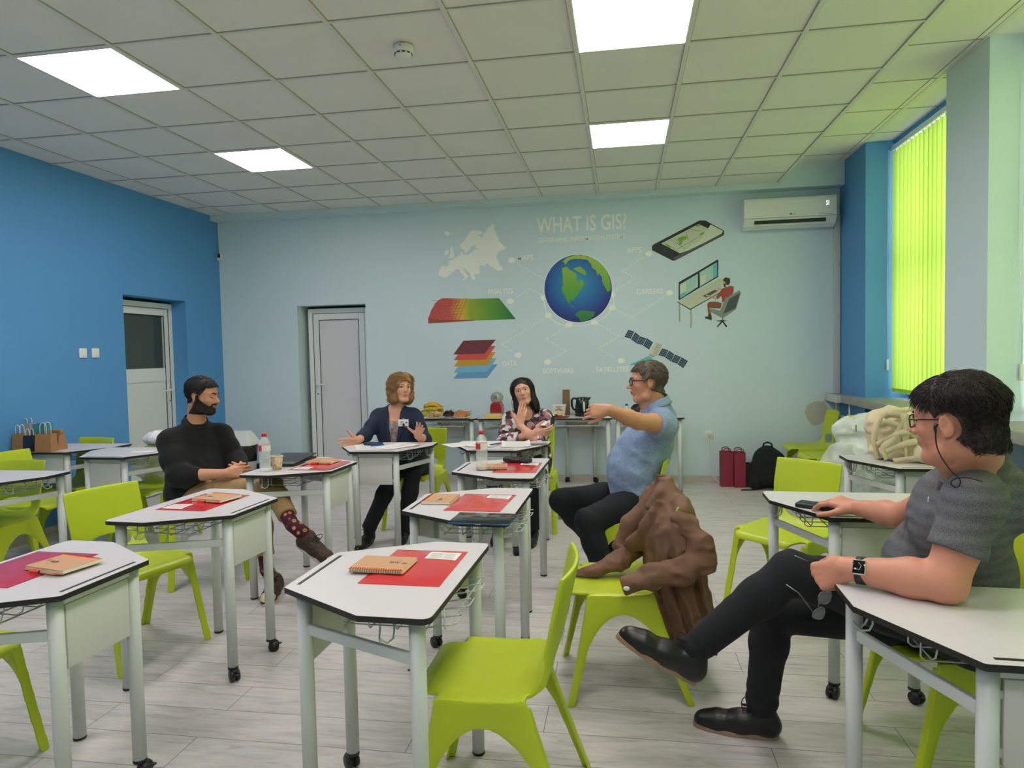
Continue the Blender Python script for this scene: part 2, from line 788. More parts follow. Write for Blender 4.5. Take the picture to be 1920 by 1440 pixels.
# mural wall with the recess of the white door
DB0, DB1, DBZ = -3.72, -2.885, 2.02
b = MB()
b.span((WX - T, BY, 0), (DB0, BY + T, ZC + 0.3))
b.span((DB1, BY, 0), (3.0, BY + T, ZC + 0.3))
b.span((DB0, BY, DBZ), (DB1, BY + T, ZC + 0.3))
struct(b.obj('wall_back', m_teal))
struct(MB().span((WX - T, FY - 0.2, 0), (3.0, FY, ZC + 0.3)).obj('wall_front', m_teal))
struct(MB().span((WX, 7.25, 3.022), (WR, BY, ZS + 0.05)).obj('trim_1', m_teal))

# right wall: low wall below the sill, pillars between windows, lintel
b = MB()
b.span((WR + 0.24, FY, 0), (WR + 0.6, BY, 0.88))
b.span((WR + 0.24, FY, 3.22), (WR + 0.6, BY, ZS + 0.1))
edges = [BY] + [e for w in WIN_Y for e in (w[1], w[0])] + [FY]
for i in range(0, len(edges), 2):
    b.span((WR, edges[i + 1], 0), (WR + 0.6, edges[i], ZS + 0.1), 0 if i == 0 else 1)
b.obj('wall_right', [m_blue, m_teal])
struct(bpy.data.objects['wall_right'])
b = MB()
b.rbox((2.3, (BY + FY) / 2, 0.905), (0.42, BY - FY - 0.01, 0.07), 0.006)
struct(b.obj('trim_2', m_sill))
struct(MB().rbox((2.075, 7.19, 0.905), (0.05, 0.40, 0.074), 0.004).obj('trim_3', mat('sill_cap', 'bfc0bc', 0.5)))

# ceiling: tiles laid in an exposed grid
X0, Y0 = -3.227, 3.256
b = MB()
b.span((WX, FY, ZC + 0.010), (EDGE, 7.26, ZC + 0.03), 0)
bars_x = [X0 + 0.6 * i for i in range(-2, 9)]
bars_y = [Y0 + 0.6 * j for j in range(-9, 7)]
for x in bars_x:
    w = 0.012 if x < EDGE - 0.1 else 0.014
    b.span((x - w, FY, ZC), (x + w, 7.26, ZC + 0.012), 1)
    for s in (-1, 1):
        b.span((x + s * (w + 0.0015) - 0.0015, FY, ZC + 0.004), (x + s * (w + 0.0015) + 0.0015, 7.26, ZC + 0.0115), 2)
for y in bars_y:
    b.span((WX, y - 0.009, ZC + 0.002), (EDGE, y + 0.009, ZC + 0.012), 1)
    b.span((WX, y - 0.012, ZC + 0.005), (EDGE, y - 0.009, ZC + 0.0115), 2)
struct(b.obj('ceiling', [m_tile, m_tbar, m_gap]))
# raised strip along the windows
b = MB()
b.span((EDGE, FY, ZS), (2.85, 7.26, ZS + 0.03), 0)
b.span((EDGE - 0.01, FY, ZC), (EDGE + 0.012, 7.26, ZS + 0.02), 1)
for y in [7.0 - 0.6 * j for j in range(0, 17)]:
    b.span((EDGE, y - 0.004, ZS - 0.003), (2.85, y + 0.004, ZS + 0.001), 2)
b.span((WR - 0.02, FY, ZS - 0.004), (WR + 0.012, 7.26, ZS + 0.001), 1)
b.span((2.14, FY, ZS - 0.004), (2.143, 7.26, ZS + 0.001), 2)
struct(b.obj('trim_4', [m_tile, m_tbar, m_gap]))

# lit ceiling panels (and the ones of the same grid behind the camera)
m_glow = bpy.data.materials.new('panel_glow')
m_glow.use_nodes = True
nt = m_glow.node_tree
nt.nodes.remove(nt.nodes['Principled BSDF'])
em = nt.nodes.new('ShaderNodeEmission')
em.inputs['Color'].default_value = (1.0, 0.935, 0.94, 1)
em.inputs['Strength'].default_value = PANEL_STRENGTH
nt.links.new(em.outputs[0], nt.nodes['Material Output'].inputs['Surface'])
PL = {(0, 0): 'square ceiling light at far left, nearer the camera', (0, 3): 'square ceiling light on the left, further back near the blue wall',
      (5, 0): 'square ceiling light above the middle, cut by the top of the picture', (5, 3): 'square ceiling light further back, above the mural title'}
proto = None
for i in (0, 5):
    for j in (0, 3, -3, -6):
        lab = PL.get((i, j), 'square ceiling light %s the camera on the %s side of the room' % ('just behind' if j == -3 else 'far behind', 'door' if i == 0 else 'window'))
        c = (X0 + 0.6 * i + 0.3, Y0 + 0.6 * j + 0.3, ZC)
        if proto is None:
            proto = thing('ceiling_light', lab, 'ceiling light', c, 0, 'square ceiling lights')
            MB().span((-0.285, -0.285, 0.000), (0.285, 0.285, 0.006)).obj('diffuser', m_glow, proto)
            f = MB()
            for s in (-1, 1):
                f.span((s * 0.287 - 0.004, -0.291, -0.002), (s * 0.287 + 0.004, 0.291, 0.009))
                f.span((-0.291, s * 0.287 - 0.004, -0.002), (0.291, s * 0.287 + 0.004, 0.009))
            f.obj('frame', m_white, proto)
        else:
            dup(proto, c, 0, lab)

# baseboards
def baseboard(name, a, b2, d):
    m = MB()
    a, b2, d = Vector(a), Vector(b2), Vector(d)
    for (z0, z1, t) in ((0, 0.022, 0.026), (0.022, 0.055, 0.016), (0.055, 0.072, 0.011)):
        p = [a, b2, b2 + d * t, a + d * t]
        m.prism([(q.x, q.y) for q in p], z0, z1)
    return struct(m.obj(name, m_base))


baseboard('baseboard_back', (DB1, BY, 0), (WR, BY, 0), (0, -1, 0))
baseboard('baseboard_corner', (WX, BY, 0), (DB0, BY, 0), (0, -1, 0))
baseboard('baseboard_left', (WX, FY, 0), (WX, DL0, 0), (1, 0, 0))
baseboard('baseboard_right', (WR + 0.24, FY, 0), (WR + 0.24, BY, 0), (-1, 0, 0))


# doors
def door(name, w, h, x, y, rz, glazed, lab):
    """white leaf in a white frame; local x along the wall, y out of the room"""
    t = thing(name, lab, 'door', (x, y, 0), rz)
    t['kind'] = 'structure'
    del t['category']
    f = MB()
    fw = 0.055
    f.span((0, 0, 0), (fw, 0.07, h))
    f.span((w - fw, 0, 0), (w, 0.07, h))
    f.span((fw, 0, h - fw), (w - fw, 0.07, h))
    bevel(f.obj('door_frame', m_frame, t), 0.004)
    l = MB()
    a, c, top = fw + 0.004, w - fw - 0.004, h - fw - 0.004
    sw = 0.075
    l.span((a, 0.008, 0.01), (a + sw, 0.06, top))
    l.span((c - sw, 0.008, 0.01), (c, 0.06, top))
    l.span((a + sw, 0.008, top - sw), (c - sw, 0.06, top))
    l.span((a + sw, 0.008, 0.01), (c - sw, 0.06, 0.10))
    lf = bevel(l.obj('door_leaf', m_frame, t), 0.005)
    g = MB()
    for q in (a + sw, c - sw):
        g.span((q - 0.003, 0.004, 0.1), (q + 0.003, 0.01, top - sw))
    g.span((a + sw, 0.004, top - sw - 0.003), (c - sw, 0.01, top - sw + 0.003))
    g.span((a - 0.004, 0.004, 0.01), (a, 0.012, top))
    g.span((c, 0.004, 0.01), (c + 0.004, 0.012, top))
    g.span((a, 0.004, top), (c, 0.012, top + 0.004))
    g.obj('door_seal', m_dark, t)
    if glazed:
        MB().span((a + sw, 0.008, 1.20), (c - sw, 0.06, 1.34)).obj('door_rail', m_frame, t)
        MB().span((a + sw, 0.03, 1.34), (c - sw, 0.04, top - sw)).obj('window_pane', mat('dark_glass', '3d4440', 0.08, spec=0.6), t)
        MB().span((a + sw, 0.018, 0.10), (c - sw, 0.05, 1.20)).obj('door_panel', mat('door_panel_white', 'dadfdb', 0.45), t)
    else:
        MB().span((a + sw, 0.016, 0.10), (c - sw, 0.05, top - sw)).obj('door_panel', mat('door_panel_grey', 'd7d7d9', 0.45), t)
    hx = c - sw / 2 if glazed else a + sw / 2
    hd = MB()
    hd.rbox((hx, 0.002, 1.06), (0.028, 0.012, 0.20), 0.004)
    hd.cyl((hx, 0, 1.10), (hx, -0.05, 1.10), 0.009)
    s = -1 if glazed else 1
    hd.tube([(hx, -0.05, 1.10), (hx + s * 0.05, -0.055, 1.10), (hx + s * 0.125, -0.052, 1.098)], 0.009)
    k = hd.obj('door_handle', m_white, t)
    MB().cyl((hx, -0.006, 0.985), (hx, 0.0, 0.985), 0.008).obj('keyhole', m_dark, k)
    return t


door('door_1', DL1 - DL0, DLZ - 0.03, WX - 0.17, DL0, PI / 2, True, 'white door with dark glass pane set in the blue wall')
door('door_2', DB1 - DB0 - 0.08, DBZ - 0.03, DB0 + 0.06, BY + 0.15, 0, False, 'plain white door in the pale blue mural wall')
b = MB()
b.span((WX - T - 0.02, DL0 - 0.1, 0), (WX - T - 0.01, DL1 + 0.1, 2.3))
b.span((DB0 - 0.1, BY + T + 0.01, 0), (DB1 + 0.1, BY + T + 0.02, 2.3))
struct(b.obj('wall_outer', m_dark))

# windows: frame, glass, blinds
m_slat = bpy.data.materials.new('lime_blind')
m_slat.use_nodes = True
nt = m_slat.node_tree
pb = nt.nodes['Principled BSDF']
pb.inputs['Base Color'].default_value = (0.50, 0.70, 0.10, 1)
pb.inputs['Roughness'].default_value = 0.7
tr = nt.nodes.new('ShaderNodeBsdfTranslucent')
tr.inputs['Color'].default_value = (0.54, 0.74, 0.13, 1)
mx = nt.nodes.new('ShaderNodeMixShader')
mx.inputs[0].default_value = 0.55
nt.links.new(pb.outputs[0], mx.inputs[1])
nt.links.new(tr.outputs[0], mx.inputs[2])
nt.links.new(mx.outputs[0], nt.nodes['Material Output'].inputs['Surface'])
m_glass = bpy.data.materials.new('window_glass')
m_glass.use_nodes = True
nt = m_glass.node_tree
nt.nodes.remove(nt.nodes['Principled BSDF'])
g1 = nt.nodes.new('ShaderNodeBsdfTransparent')
g1.inputs['Color'].default_value = (0.94, 0.97, 0.96, 1)
g2 = nt.nodes.new('ShaderNodeBsdfGlossy')
g2.inputs['Roughness'].default_value = 0.02
mx = nt.nodes.new('ShaderNodeMixShader')
mx.inputs[0].default_value = 0.05
nt.links.new(g1.outputs[0], mx.inputs[1])
nt.links.new(g2.outputs[0], mx.inputs[2])
nt.links.new(mx.outputs[0], nt.nodes['Material Output'].inputs['Surface'])
ZB, ZT = 0.945, 3.20
protos = None
WINLAB = ['window behind lime blinds at the far end, beside the blue pillar']
for n, (a, c) in enumerate(WIN_Y):
    w = c - a
    wt = thing('window_%d' % (n + 1), WINLAB[0] if n == 0 else 'window nearer the camera along the right wall', 'window', (2.60, a, 0))
    wt['kind'] = 'structure'
    del wt['category']
    f = MB()
    for y in (0.03, w / 2, w - 0.03):
        f.span((-0.03, y - 0.03, ZB), (0.03, y + 0.03, ZT))
    for z in (ZB + 0.03, 2.15, ZT - 0.03):
        f.span((-0.03, 0, z - 0.03), (0.03, w, z + 0.03))
    f.obj('window_frame', m_white, wt)
    MB().span((-0.004, 0.03, ZB + 0.03), (0.004, w - 0.03, ZT - 0.03)).obj('window_pane', m_glass, wt)
    bl = thing('vertical_blind', 'lime green vertical blind hanging in the far window' if n == 0 else 'lime green vertical blind in the window ' + ['', 'just beyond the right edge', 'beside the camera', 'behind the camera'][n], 'blind', (2.43, a, 0), 0, 'lime vertical blinds')
    r = MB()
    r.rbox((0, w / 2, 3.175), (0.045, w - 0.03, 0.035), 0.004)
    r.obj('head_rail', m_white, bl)
    ns = int((w - 0.04) / 0.079)
    for k in range(ns):
        y = 0.035 + (k + 0.5) * (w - 0.06) / ns
        ang = -0.24 + 0.05 * math.sin(k * 2.3)
        dx, dy = 0.044 * math.sin(ang), 0.044 * math.cos(ang)
        s = MB()

        def fn(u, v, dx=dx, dy=dy, y=y):
            e = (u - 0.5) * 2
            return Vector((e * dx + 0.004 * (1 - e * e), y + e * dy, 1.005 + v * 2.14))
        s.grid(fn, 4, 1, 0)
        s.span((-dx * 0.9 - 0.002, y - dy * 0.9, 0.995), (dx * 0.9 + 0.002, y + dy * 0.9, 1.03), 0)
        s.cyl((0, y, 3.145), (0, y, 3.165), 0.004, 6, 1)
        s.obj('slat', [m_slat, m_white], bl)
    ch = MB()
    for k in range(ns - 1):
        y0 = 0.035 + (k + 0.5) * (w - 0.06) / ns
        y1 = 0.035 + (k + 1.5) * (w - 0.06) / ns
        ch.tube([(-0.022, y0 + (y1 - y0) * t, 1.012 - 0.022 * math.sin(PI * t)) for t in (0, .25, .5, .75, 1)], 0.0016, 4)
    ch.obj('bead_chain', m_white, bl)
    cd = MB()
    yy = w - 0.012
    cd.tube([(-0.03, yy, 3.17), (-0.035, yy, 2.0), (-0.04, yy, 1.28)], 0.002, 5)
    cd.tube([(-0.045, yy - 0.015, 3.17), (-0.05, yy - 0.012, 2.0), (-0.045, yy, 1.28)], 0.002, 5)
    cd.rbox((-0.043, yy, 1.24), (0.02, 0.022, 0.10), 0.006)
    cd.obj('pull_cord', m_white, bl)

# trunking down the right corner of the mural wall
struct(MB().rbox((2.165, 7.375, 1.84), (0.06, 0.045, 1.80), 0.004).obj('trim_5', mat('trunking_grey', 'c3c6c4', 0.5)))
b = MB()
for y in (6.9, 7.3):
    b.cyl((2.14, y, 0.62), (2.14, y, 0.87), 0.008)
struct(b.obj('trim_6', m_white))

# ================================================================ desks
m_top = mat('desk_laminate', 'd2ced0', 0.35, var=(60, 0.02), bump=(400, 0.03))
m_edge = mat('desk_edge', '1f1c1b', 0.45)
m_leg = mat('desk_metal', 'ccd0ce', 0.38)
m_panel = mat('desk_panel', 'ccccc8', 0.5)
m_wire = mat('basket_wire', 'c3c8c4', 0.35)
m_wire_d = mat('basket_wire_grey', '77797a', 0.4)

DESK = [(-.35, 0), (.35, 0), (.35, .2), (.175, .505), (-.175, .505), (-.35, .2)]
ZTOP = 0.745


def make_desk(label):
    t = thing('school_desk', label, 'desk', (0, 0, 0), 0, 'white school desks on castors')
    out = rounded(DESK, [.03, .03, .012, .012, .012, .012], 4)
    b = MB()
    b.prism(out, ZTOP - 0.016, ZTOP - 0.0012, 1, 1)
    inner = [(x * 0.996, (y - .25) * 0.996 + .25) for x, y in out]
    b.prism(inner, ZTOP - 0.0012, ZTOP, 0, 1)
    b.obj('tabletop', [m_top, m_edge], t)
    s = MB()
    s.rbox((0, 0.474, ZTOP + 0.0002), (0.29, 0.011, 0.0016), 0.0005)
    s.obj('pen_slot', m_edge, t)
    legs = [(-.305, .05, 0), (.305, .05, 0), (-.148, .455, 1), (.148, .455, 1)]
    for (x, y, wh) in legs:
        l = MB()
        z0 = 0.062 if wh else 0.008
        l.tube([(x, y, z0), (x, y, ZTOP - 0.018)], 0.022, 20)
        lo = l.obj('leg', m_leg, t)
        if wh:
            c = MB()
            c.cyl((x, y, 0.052), (x, y, 0.064), 0.0225, 18)
            c.cyl((x, y, 0.04), (x, y, 0.056), 0.008, 8)
            d = Vector((0.6, 0.8, 0)) if x > 0 else Vector((-0.5, 0.86, 0))
            e = Vector((-d.y, d.x, 0))
            cc = Vector((x, y, 0.025)) + d * 0.012
            for sgn in (-1, 1):
                c.cyl(cc + e * (0.006 * sgn), cc + e * (0.019 * sgn), 0.025, 18)
            c.cyl(cc + e * -0.02, cc + e * 0.02, 0.008, 8)
            c.rbox(cc + Vector((0, 0, 0.012)), (0.03, 0.03, 0.032), 0.008)
            c.rbox(cc + d * 0.026 + Vector((0, 0, 0.010)), (0.016, 0.022, 0.006), 0.002)
            c.obj('castor', m_black, lo)
        else:
            c = MB()
            c.lathe([(0.0, 0), (0.021, 0.0), (0.0228, 0.004), (0.0228, 0.010), (0.0, 0.010)], (x, y, 0), 20)
            c.obj('foot_cap', m_black, lo)
    # apron bars right under the top
    a = MB()
    a.span((-.148, .445, ZTOP - .045), (.148, .465, ZTOP - .018))
    a.obj('top_rail', m_leg, t)
    a = MB()
    a.span((-.305, .04, ZTOP - .04), (.305, .06, ZTOP - .018))
    a.obj('top_rail', m_leg, t)
    for sx in (-1, 1):
        r = MB()
        p, q = Vector((sx * .148, .455, 0)), Vector((sx * .305, .05, 0))
        d = (q - p).normalized()
        n = Vector((-d.y, d.x, 0)) * 0.008
        r.prism([(v.x, v.y) for v in (p + n, q + n, q - n, p - n)], 0.60, 0.632)
        bevel(r.obj('side_rail', m_leg, t), 0.003)
    pn = MB()
    pn.rbox((0, .458, .60), (.242, .016, .195), .002)
    for z in (.53, .66):
        for sx in (-1, 1):
            pn.rbox((sx * .124, .455, z), (.012, .01, .02), .002)
    pn.obj('front_panel', m_panel, t)
    # wire basket below the top, open to the sitter
    w = MB()
    zt, zb = ZTOP - .02, ZTOP - .085
    xs = [-.20 + .4 * k / 6 for k in range(7)]
    for x in xs:
        w.tube([(x, .34, zt), (x, .32, zb + .012), (x, .30, zb), (x, .06, zb), (x, -.005, zb + .012), (x, -.018, zb + .014)], .0024, 6)
    for k in range(6):
        if k % 2 == 0:
            w.tube([(xs[k], -.018, zb + .014), (xs[k] + .004, -.028, zb + .016), (xs[k + 1] - .004, -.028, zb + .016), (xs[k + 1], -.018, zb + .014)], .0024, 6)
    for y, z in ((.30, zb), (.22, zb), (.14, zb), (.06, zb), (.0, zb + .010)):
        w.tube([(-.225, y, zt), (-.225, y, z + .006), (-.215, y, z - .003), (.215, y, z - .003), (.225, y, z + .006), (.225, y, zt)], .0024, 6)
    w.obj('wire_basket', m_wire, t)
    for sx in (-1, 1):
        h = MB()
        x0 = sx * .29
        pts = [(x0, .12, zt), (x0, .12, .685), (x0 + sx * .008, .12, .668), (x0 + sx * .025, .13, .662), (x0 + sx * .04, .138, .675),
               (x0 + sx * .042, .14, .682), (x0 + sx * .04, .142, .675), (x0 + sx * .025, .150, .662), (x0 + sx * .008, .16, .668), (x0, .16, .685), (x0, .16, zt)]
        h.tube(pts, .0028, 6)
        h.obj('bag_hook', m_wire, t)
    return t


D = {}
desk_list = [
    ('front_c', -0.483, 1.990, 88.3, 'white desk in the middle foreground carrying a notebook that overlaps a red folder'),
    ('tablet', -0.450, 2.970, 89.0, 'white desk carrying the dark tablet, second from the camera in the middle row'),
    ('bottle_r', -0.470, 3.925, 88.5, 'white desk carrying a water bottle and black glasses case, third in the middle row'),
    ('w2', -0.889, 5.114, 177.8, 'white desk with loose papers in front of the dark-haired woman'),
    ('w1', -1.763, 5.041, 182.2, 'white desk with papers and glasses in front of the woman in the navy blazer'),
    ('bottle_l', -2.202, 3.957, -93.0, 'white desk with closed laptop, paper cup and bottle beside the man in black'),
    ('l2', -2.164, 2.875, -93.5, 'white desk with red folder and notebook, behind the bottom left desk'),
    ('l1', -2.109, 1.897, -93.2, 'white desk at the bottom left corner, magenta red folder and notebook on it'),
    ('fl_b', -3.650, 4.740, 179.4, 'white desk near the blue wall with a crumpled white cloth bag on it'),
    ('fl_a', -3.742, 3.700, 180.0, 'bare white desk cut by the left edge of the picture'),
    ('bags', -4.325, 4.965, 180.0, 'white desk against the blue wall carrying small paper gift bags'),
    ('r_far', 1.672, 4.462, 177.8, 'white desk by the sill, loaded with cream canvas bags'),
    ('r_mid', 0.990, 3.310, 178.5, 'white desk on which the seated man in grey rests his phone hand'),
    ('r_front', 0.939, 2.035, 177.9, 'white desk at the bottom right corner under the elbow of the man in grey'),
    ('wall_1', -1.875, 6.87, 0.0, 'white desk against the mural wall holding bananas and pastry plates'),
    ('wall_2', -1.165, 6.87, 0.0, 'white desk against the mural wall holding the coffee machine'),
    ('wall_3', -0.455, 6.87, 0.0, 'white desk against the mural wall holding the kettle and snack tray'),
    ('wall_4', 0.255, 6.87, 0.0, 'white desk against the mural wall, rightmost, behind the man in the blue shirt'),
]
for k, x, y, a, lab in desk_list:
    if not D:
        D[k] = make_desk(lab)
        D[k].location = (x, y, 0)
        D[k].rotation_euler = (0, 0, math.radians(a))
    else:
        D[k] = dup(D['front_c'], (x, y, 0), math.radians(a), lab)

# ================================================================ chairs
m_lime = mat('lime_plastic', 'b8c922', 0.38, bump=(700, 0.06))


def chair_field():
    V = Vox((-.27, -.36, -.01), (.27, .27, .82), .005)
    prof = [(.205, .414), (.198, .428), (.175, .437), (.10, .438), (-.02, .436), (-.10, .440), (-.150, .452), (-.185, .480), (-.207, .52), (-.222, .58), (-.245, .68), (-.270, .785)]
    hwp = [.150, .160, .170, .178, .186, .188, .184, .182, .184, .188, .193, .192]
    pr = np.array(prof, np.float32)
    hw = np.array(hwp, np.float32)

    def shell(P):
        x, y, z = P[..., 0], P[..., 1], P[..., 2]
        ax = np.abs(x) / .19
        yy = y - .030 * np.clip(ax, 0, 1.2) ** 2 * np.clip((z - .47) / .1, 0, 1)
        zz = z + .010 * (1 - np.clip(ax, 0, 1) ** 2) * np.clip((.47 - z) / .03, 0, 1) * np.clip((y + .2) / .1, 0, 1) * np.clip((.18 - y) / .06, 0, 1)
        best = np.full(x.shape, 9, np.float32)
        bw = np.zeros(x.shape, np.float32)
        for i in range(len(pr) - 1):
            a, c = pr[i], pr[i + 1]
            d = c - a
            t = np.clip(((yy - a[0]) * d[0] + (zz - a[1]) * d[1]) / float(d @ d), 0, 1)
            q = np.hypot(yy - a[0] - t * d[0], zz - a[1] - t * d[1])
            m = q < best
            best = np.where(m, q, best)
            bw = np.where(m, hw[i] + (hw[i + 1] - hw[i]) * t, bw)
        sm = lambda v: np.clip(v, 0, 1) ** 2 * (3 - 2 * np.clip(v, 0, 1))
        tab = sm((.128 - y) / .012) * sm((y + .142) / .012) * (z < .46)
        bw = bw + (.216 - bw) * tab
        e0 = best - .0075
        e1 = (np.abs(x) - bw) * .9
        r = .006
        return np.minimum(np.maximum(e0, e1), 0) + np.hypot(np.maximum(e0 + r, 0), np.maximum(e1 + r, 0)) - r * 0.9
    V.func((-.27, -.36, .38), (.27, .27, .82), shell)
    V.func((-.2, -.30, .44), (.2, -.10, .60), lambda P: ((np.hypot(P[..., 0] / .115, (P[..., 2] - .515) / .040) - 1) * .035), .006, 'cut')
    for s in (-1, 1):
        def side(P, s=s):
            x, y, z = P[..., 0] * s, P[..., 1], P[..., 2]
            t = np.clip(z / .436, 0, 1)
            xs = .236 - .026 * t
            yf = .200 + (.100 - .200) * t
            yr = -.275 + (-.112 + .275) * t
            w = .014 + .016 * t ** 2
            outer = np.maximum(np.maximum(y - yf - w, yr - w - y) * .97, np.maximum(-z, z - .440))
            ym, hg = (yf + yr) / 2, np.maximum((yf - yr) / 2 - w, .02)
            g = hg * np.sqrt(np.clip(1 - (np.clip(z - .20, 0, 1) / .165) ** 2.4, 0, 1))
            hole = np.where(z < .366, np.abs(y - ym) - g, .01 + (z - .366))
            d2 = np.maximum(outer, -hole)
            th = np.abs(x - xs) - .0065
            fl = np.maximum(np.maximum(np.minimum(np.abs(y - yf - w * .8), np.abs(y - yr + w * .8)) - .005, np.maximum(x - xs - .003, xs - .034 - x)), np.maximum(-z, z - .42))
            return np.minimum(np.maximum(d2, th), fl)
        V.func((-.27, -.33, -.005) if s < 0 else (.15, -.33, -.005), (-.15, .26, .46) if s < 0 else (.27, .26, .46), side, .010)
    V.plane((0, 0, 0), (0, 0, -1), 0)
    V.a -= 0.0004
    return V


def make_chair(label):
    t = thing('plastic_chair', label, 'chair', (0, 0, 0), 0, 'lime green plastic chairs')
    Vt, F = chair_field().mesh()
    Vt = Vt.astype(np.float64)
    # smooth a little and take normals from the whole shell so the parts meet without a seam
    for _ in range(6):
        acc = np.zeros_like(Vt)
        cnt = np.zeros(len(Vt))
        for i in range(4):
            j = (i + 1) % 4
            np.add.at(acc, F[:, i], Vt[F[:, j]])
            np.add.at(cnt, F[:, i], 1)
        Vt = Vt * 0.6 + 0.4 * acc / np.maximum(cnt, 1)[:, None]
    fn = np.cross(Vt[F[:, 2]] - Vt[F[:, 0]], Vt[F[:, 3]] - Vt[F[:, 1]])
    nn = np.zeros_like(Vt)
    for i in range(4):
        np.add.at(nn, F[:, i], fn)
    for _ in range(10):
        nn /= np.linalg.norm(nn, axis=1)[:, None] + 1e-12
        acc = nn.copy()
        for i in range(4):
            j = (i + 1) % 4
            ok = ((nn[F[:, i]] * nn[F[:, j]]).sum(1) > .93)
            np.add.at(acc, F[ok, i], nn[F[ok, j]])
            np.add.at(acc, F[ok, j], nn[F[ok, i]])
        nn = acc
    nn /= np.linalg.norm(nn, axis=1)[:, None] + 1e-12
    c = Vt[F].mean(1)
    reg = np.zeros(len(F), int)
    leg = (c[:, 2] < .424) & (np.abs(c[:, 0]) > .155) & (np.abs(c[:, 0]) > .19 - .02) & (c[:, 2] < .424)
    back = (c[:, 2] > .50)
    reg[back] = 1
    for q, (sx, sy) in enumerate(((-1, 1), (1, 1), (-1, -1), (1, -1))):
        reg[leg & (np.sign(c[:, 0]) == sx) & (np.sign(c[:, 1] + .005) == sy)] = 2 + q
    for q, nm in enumerate(['seat', 'backrest', 'leg', 'leg', 'leg', 'leg']):
        f = F[reg == q]
        u, inv = np.unique(f, return_inverse=True)
        npobj(nm, Vt[u], inv.reshape(-1, 4), m_lime, t, normals=nn[u])
    return t


chair_list = [
    (-0.415, 2.035, 90.0, 'empty lime chair in the middle foreground, nearest the camera'),
    (-0.050, 2.910, 97.4, 'lime chair with the brown jacket over its back'),
    (-0.015, 4.070, 90.0, 'lime chair under the man in the blue shirt'),
    (-0.760, 5.420, 180.0, 'lime chair under the dark-haired woman in the patterned blouse'),
    (-1.700, 5.400, 176.0, 'lime chair under the woman in the navy blazer'),
    (-2.700, 4.000, -142.0, 'lime chair under the man in the black sweater'),
    (-2.362, 2.934, -107.0, 'empty lime chair turned toward the second left desk, back to the blue wall'),
    (-2.330, 1.900, -92.0, 'lime chair whose seat shows under the bottom left desk'),
    (-4.120, 4.180, -90.0, 'lime chair cut by the left edge, its back higher and behind the other one'),
    (-3.890, 3.580, 180.0, 'lime chair behind the bare left desk, seat facing the camera'),
    (-4.370, 4.750, 170.0, 'lime chair behind the desk with the gift bags'),
    (-3.650, 4.730, 180.0, 'lime chair under the white plastic bag, by the door in the blue wall'),
    (0.840, 3.770, 135.0, 'empty lime chair turned askew behind the desk with the phone'),
    (1.800, 7.060, 90.0, 'lime chair in the far right corner touching the mural wall'),
    (1.800, 6.440, 90.0, 'lime chair in front of the radiator, second from the mural wall'),
    (1.800, 5.880, 90.0, 'lime chair mostly hidden behind the plastic bags, third from the mural wall'),
    (1.060, 2.430, 93.0, 'lime chair under the man in grey with the smartwatch'),
    (1.720, 3.300, 180.0, 'lime chair behind the man in grey at the right edge'),
]
CH = []
for x, y, a, lab in chair_list:
    if not CH:
        c = make_chair(lab)
        c.location = (x, y, 0)
        c.rotation_euler = (0, 0, math.radians(a))
    else:
        c = dup(CH[0], (x, y, 0), math.radians(a), lab)
    CH.append(c)

# ================================================================ mural painted on the far wall
def wallpt(x, y, d=0.0):
    p = aty(x, y, BY)
    p.y = BY - d
    return p


mural = thing('wall_mural', 'painted mural on the pale blue wall, world globe with WHAT IS GIS? title', 'mural', (0, BY, 0))
MI = Matrix.Translation((0, -BY, 0))
m_cream = mat('mural_cream', 'f3f3ea', 0.6)


def paint(name, polys, m, d=0.0010, label=None, off=(0, 0), sc=1.0):
    """flat painted patches given in photo measurements; off/sc convert a zoomed crop to the photo"""
    b = MB()
    for i, pl in enumerate(polys):
        mi = 0
        if isinstance(pl, tuple) and isinstance(pl[0], int):
            mi, pl = pl
        q = [MI @ wallpt(off[0] + x / sc, off[1] + y / sc, 0) for x, y in pl]
        ar = sum(q[k].x * q[(k + 1) % len(q)].z - q[(k + 1) % len(q)].x * q[k].z for k in range(len(q)))
        if ar < 0:
            q = q[::-1]
        dd = d + 0.00008 * i
        n = len(q)
        b.add([p - Vector((0, dd, 0)) for p in q] + [p for p in q], [tuple(range(n))] + [(k, k + n, (k + 1) % n + n, (k + 1) % n) for k in range(n)], mi)
    o = b.obj(name, m, mural)
    if label:
        o['label'] = label
    return o


def text_mesh(txt, bold=0.0):
    c = bpy.data.curves.new('t', 'FONT')
    c.body = txt
    c.size = 1
    c.offset = bold
    c.resolution_u = 3
    o = bpy.data.objects.new('t', c)
    COL.objects.link(o)
    dg = bpy.context.evaluated_depsgraph_get()
    dg.update()
    me = bpy.data.meshes.new_from_object(o.evaluated_get(dg))
    vs = [v.co.copy() for v in me.vertices]
    fs = [tuple(p.vertices) for p in me.polygons]
    bpy.data.objects.remove(o)
    bpy.data.meshes.remove(me)
    xs = [v.x for v in vs]
    ys = [v.y for v in vs if True]
    return vs, fs, min(xs), max(xs), 0.0, max(ys)


def text_on(b, txt, O, X, Z, mi=0, bold=0.0, lift=0.0):
    """lettering stretched over the parallelogram O, O+X, O+Z"""
    vs, fs, x0, x1, y0, y1 = text_mesh(txt, bold)
    n = X.cross(Z).normalized() * lift
    b.add([O + X * ((v.x - x0) / (x1 - x0)) + Z * ((v.y - y0) / (y1 - y0)) + n for v in vs], fs, mi)
    return b


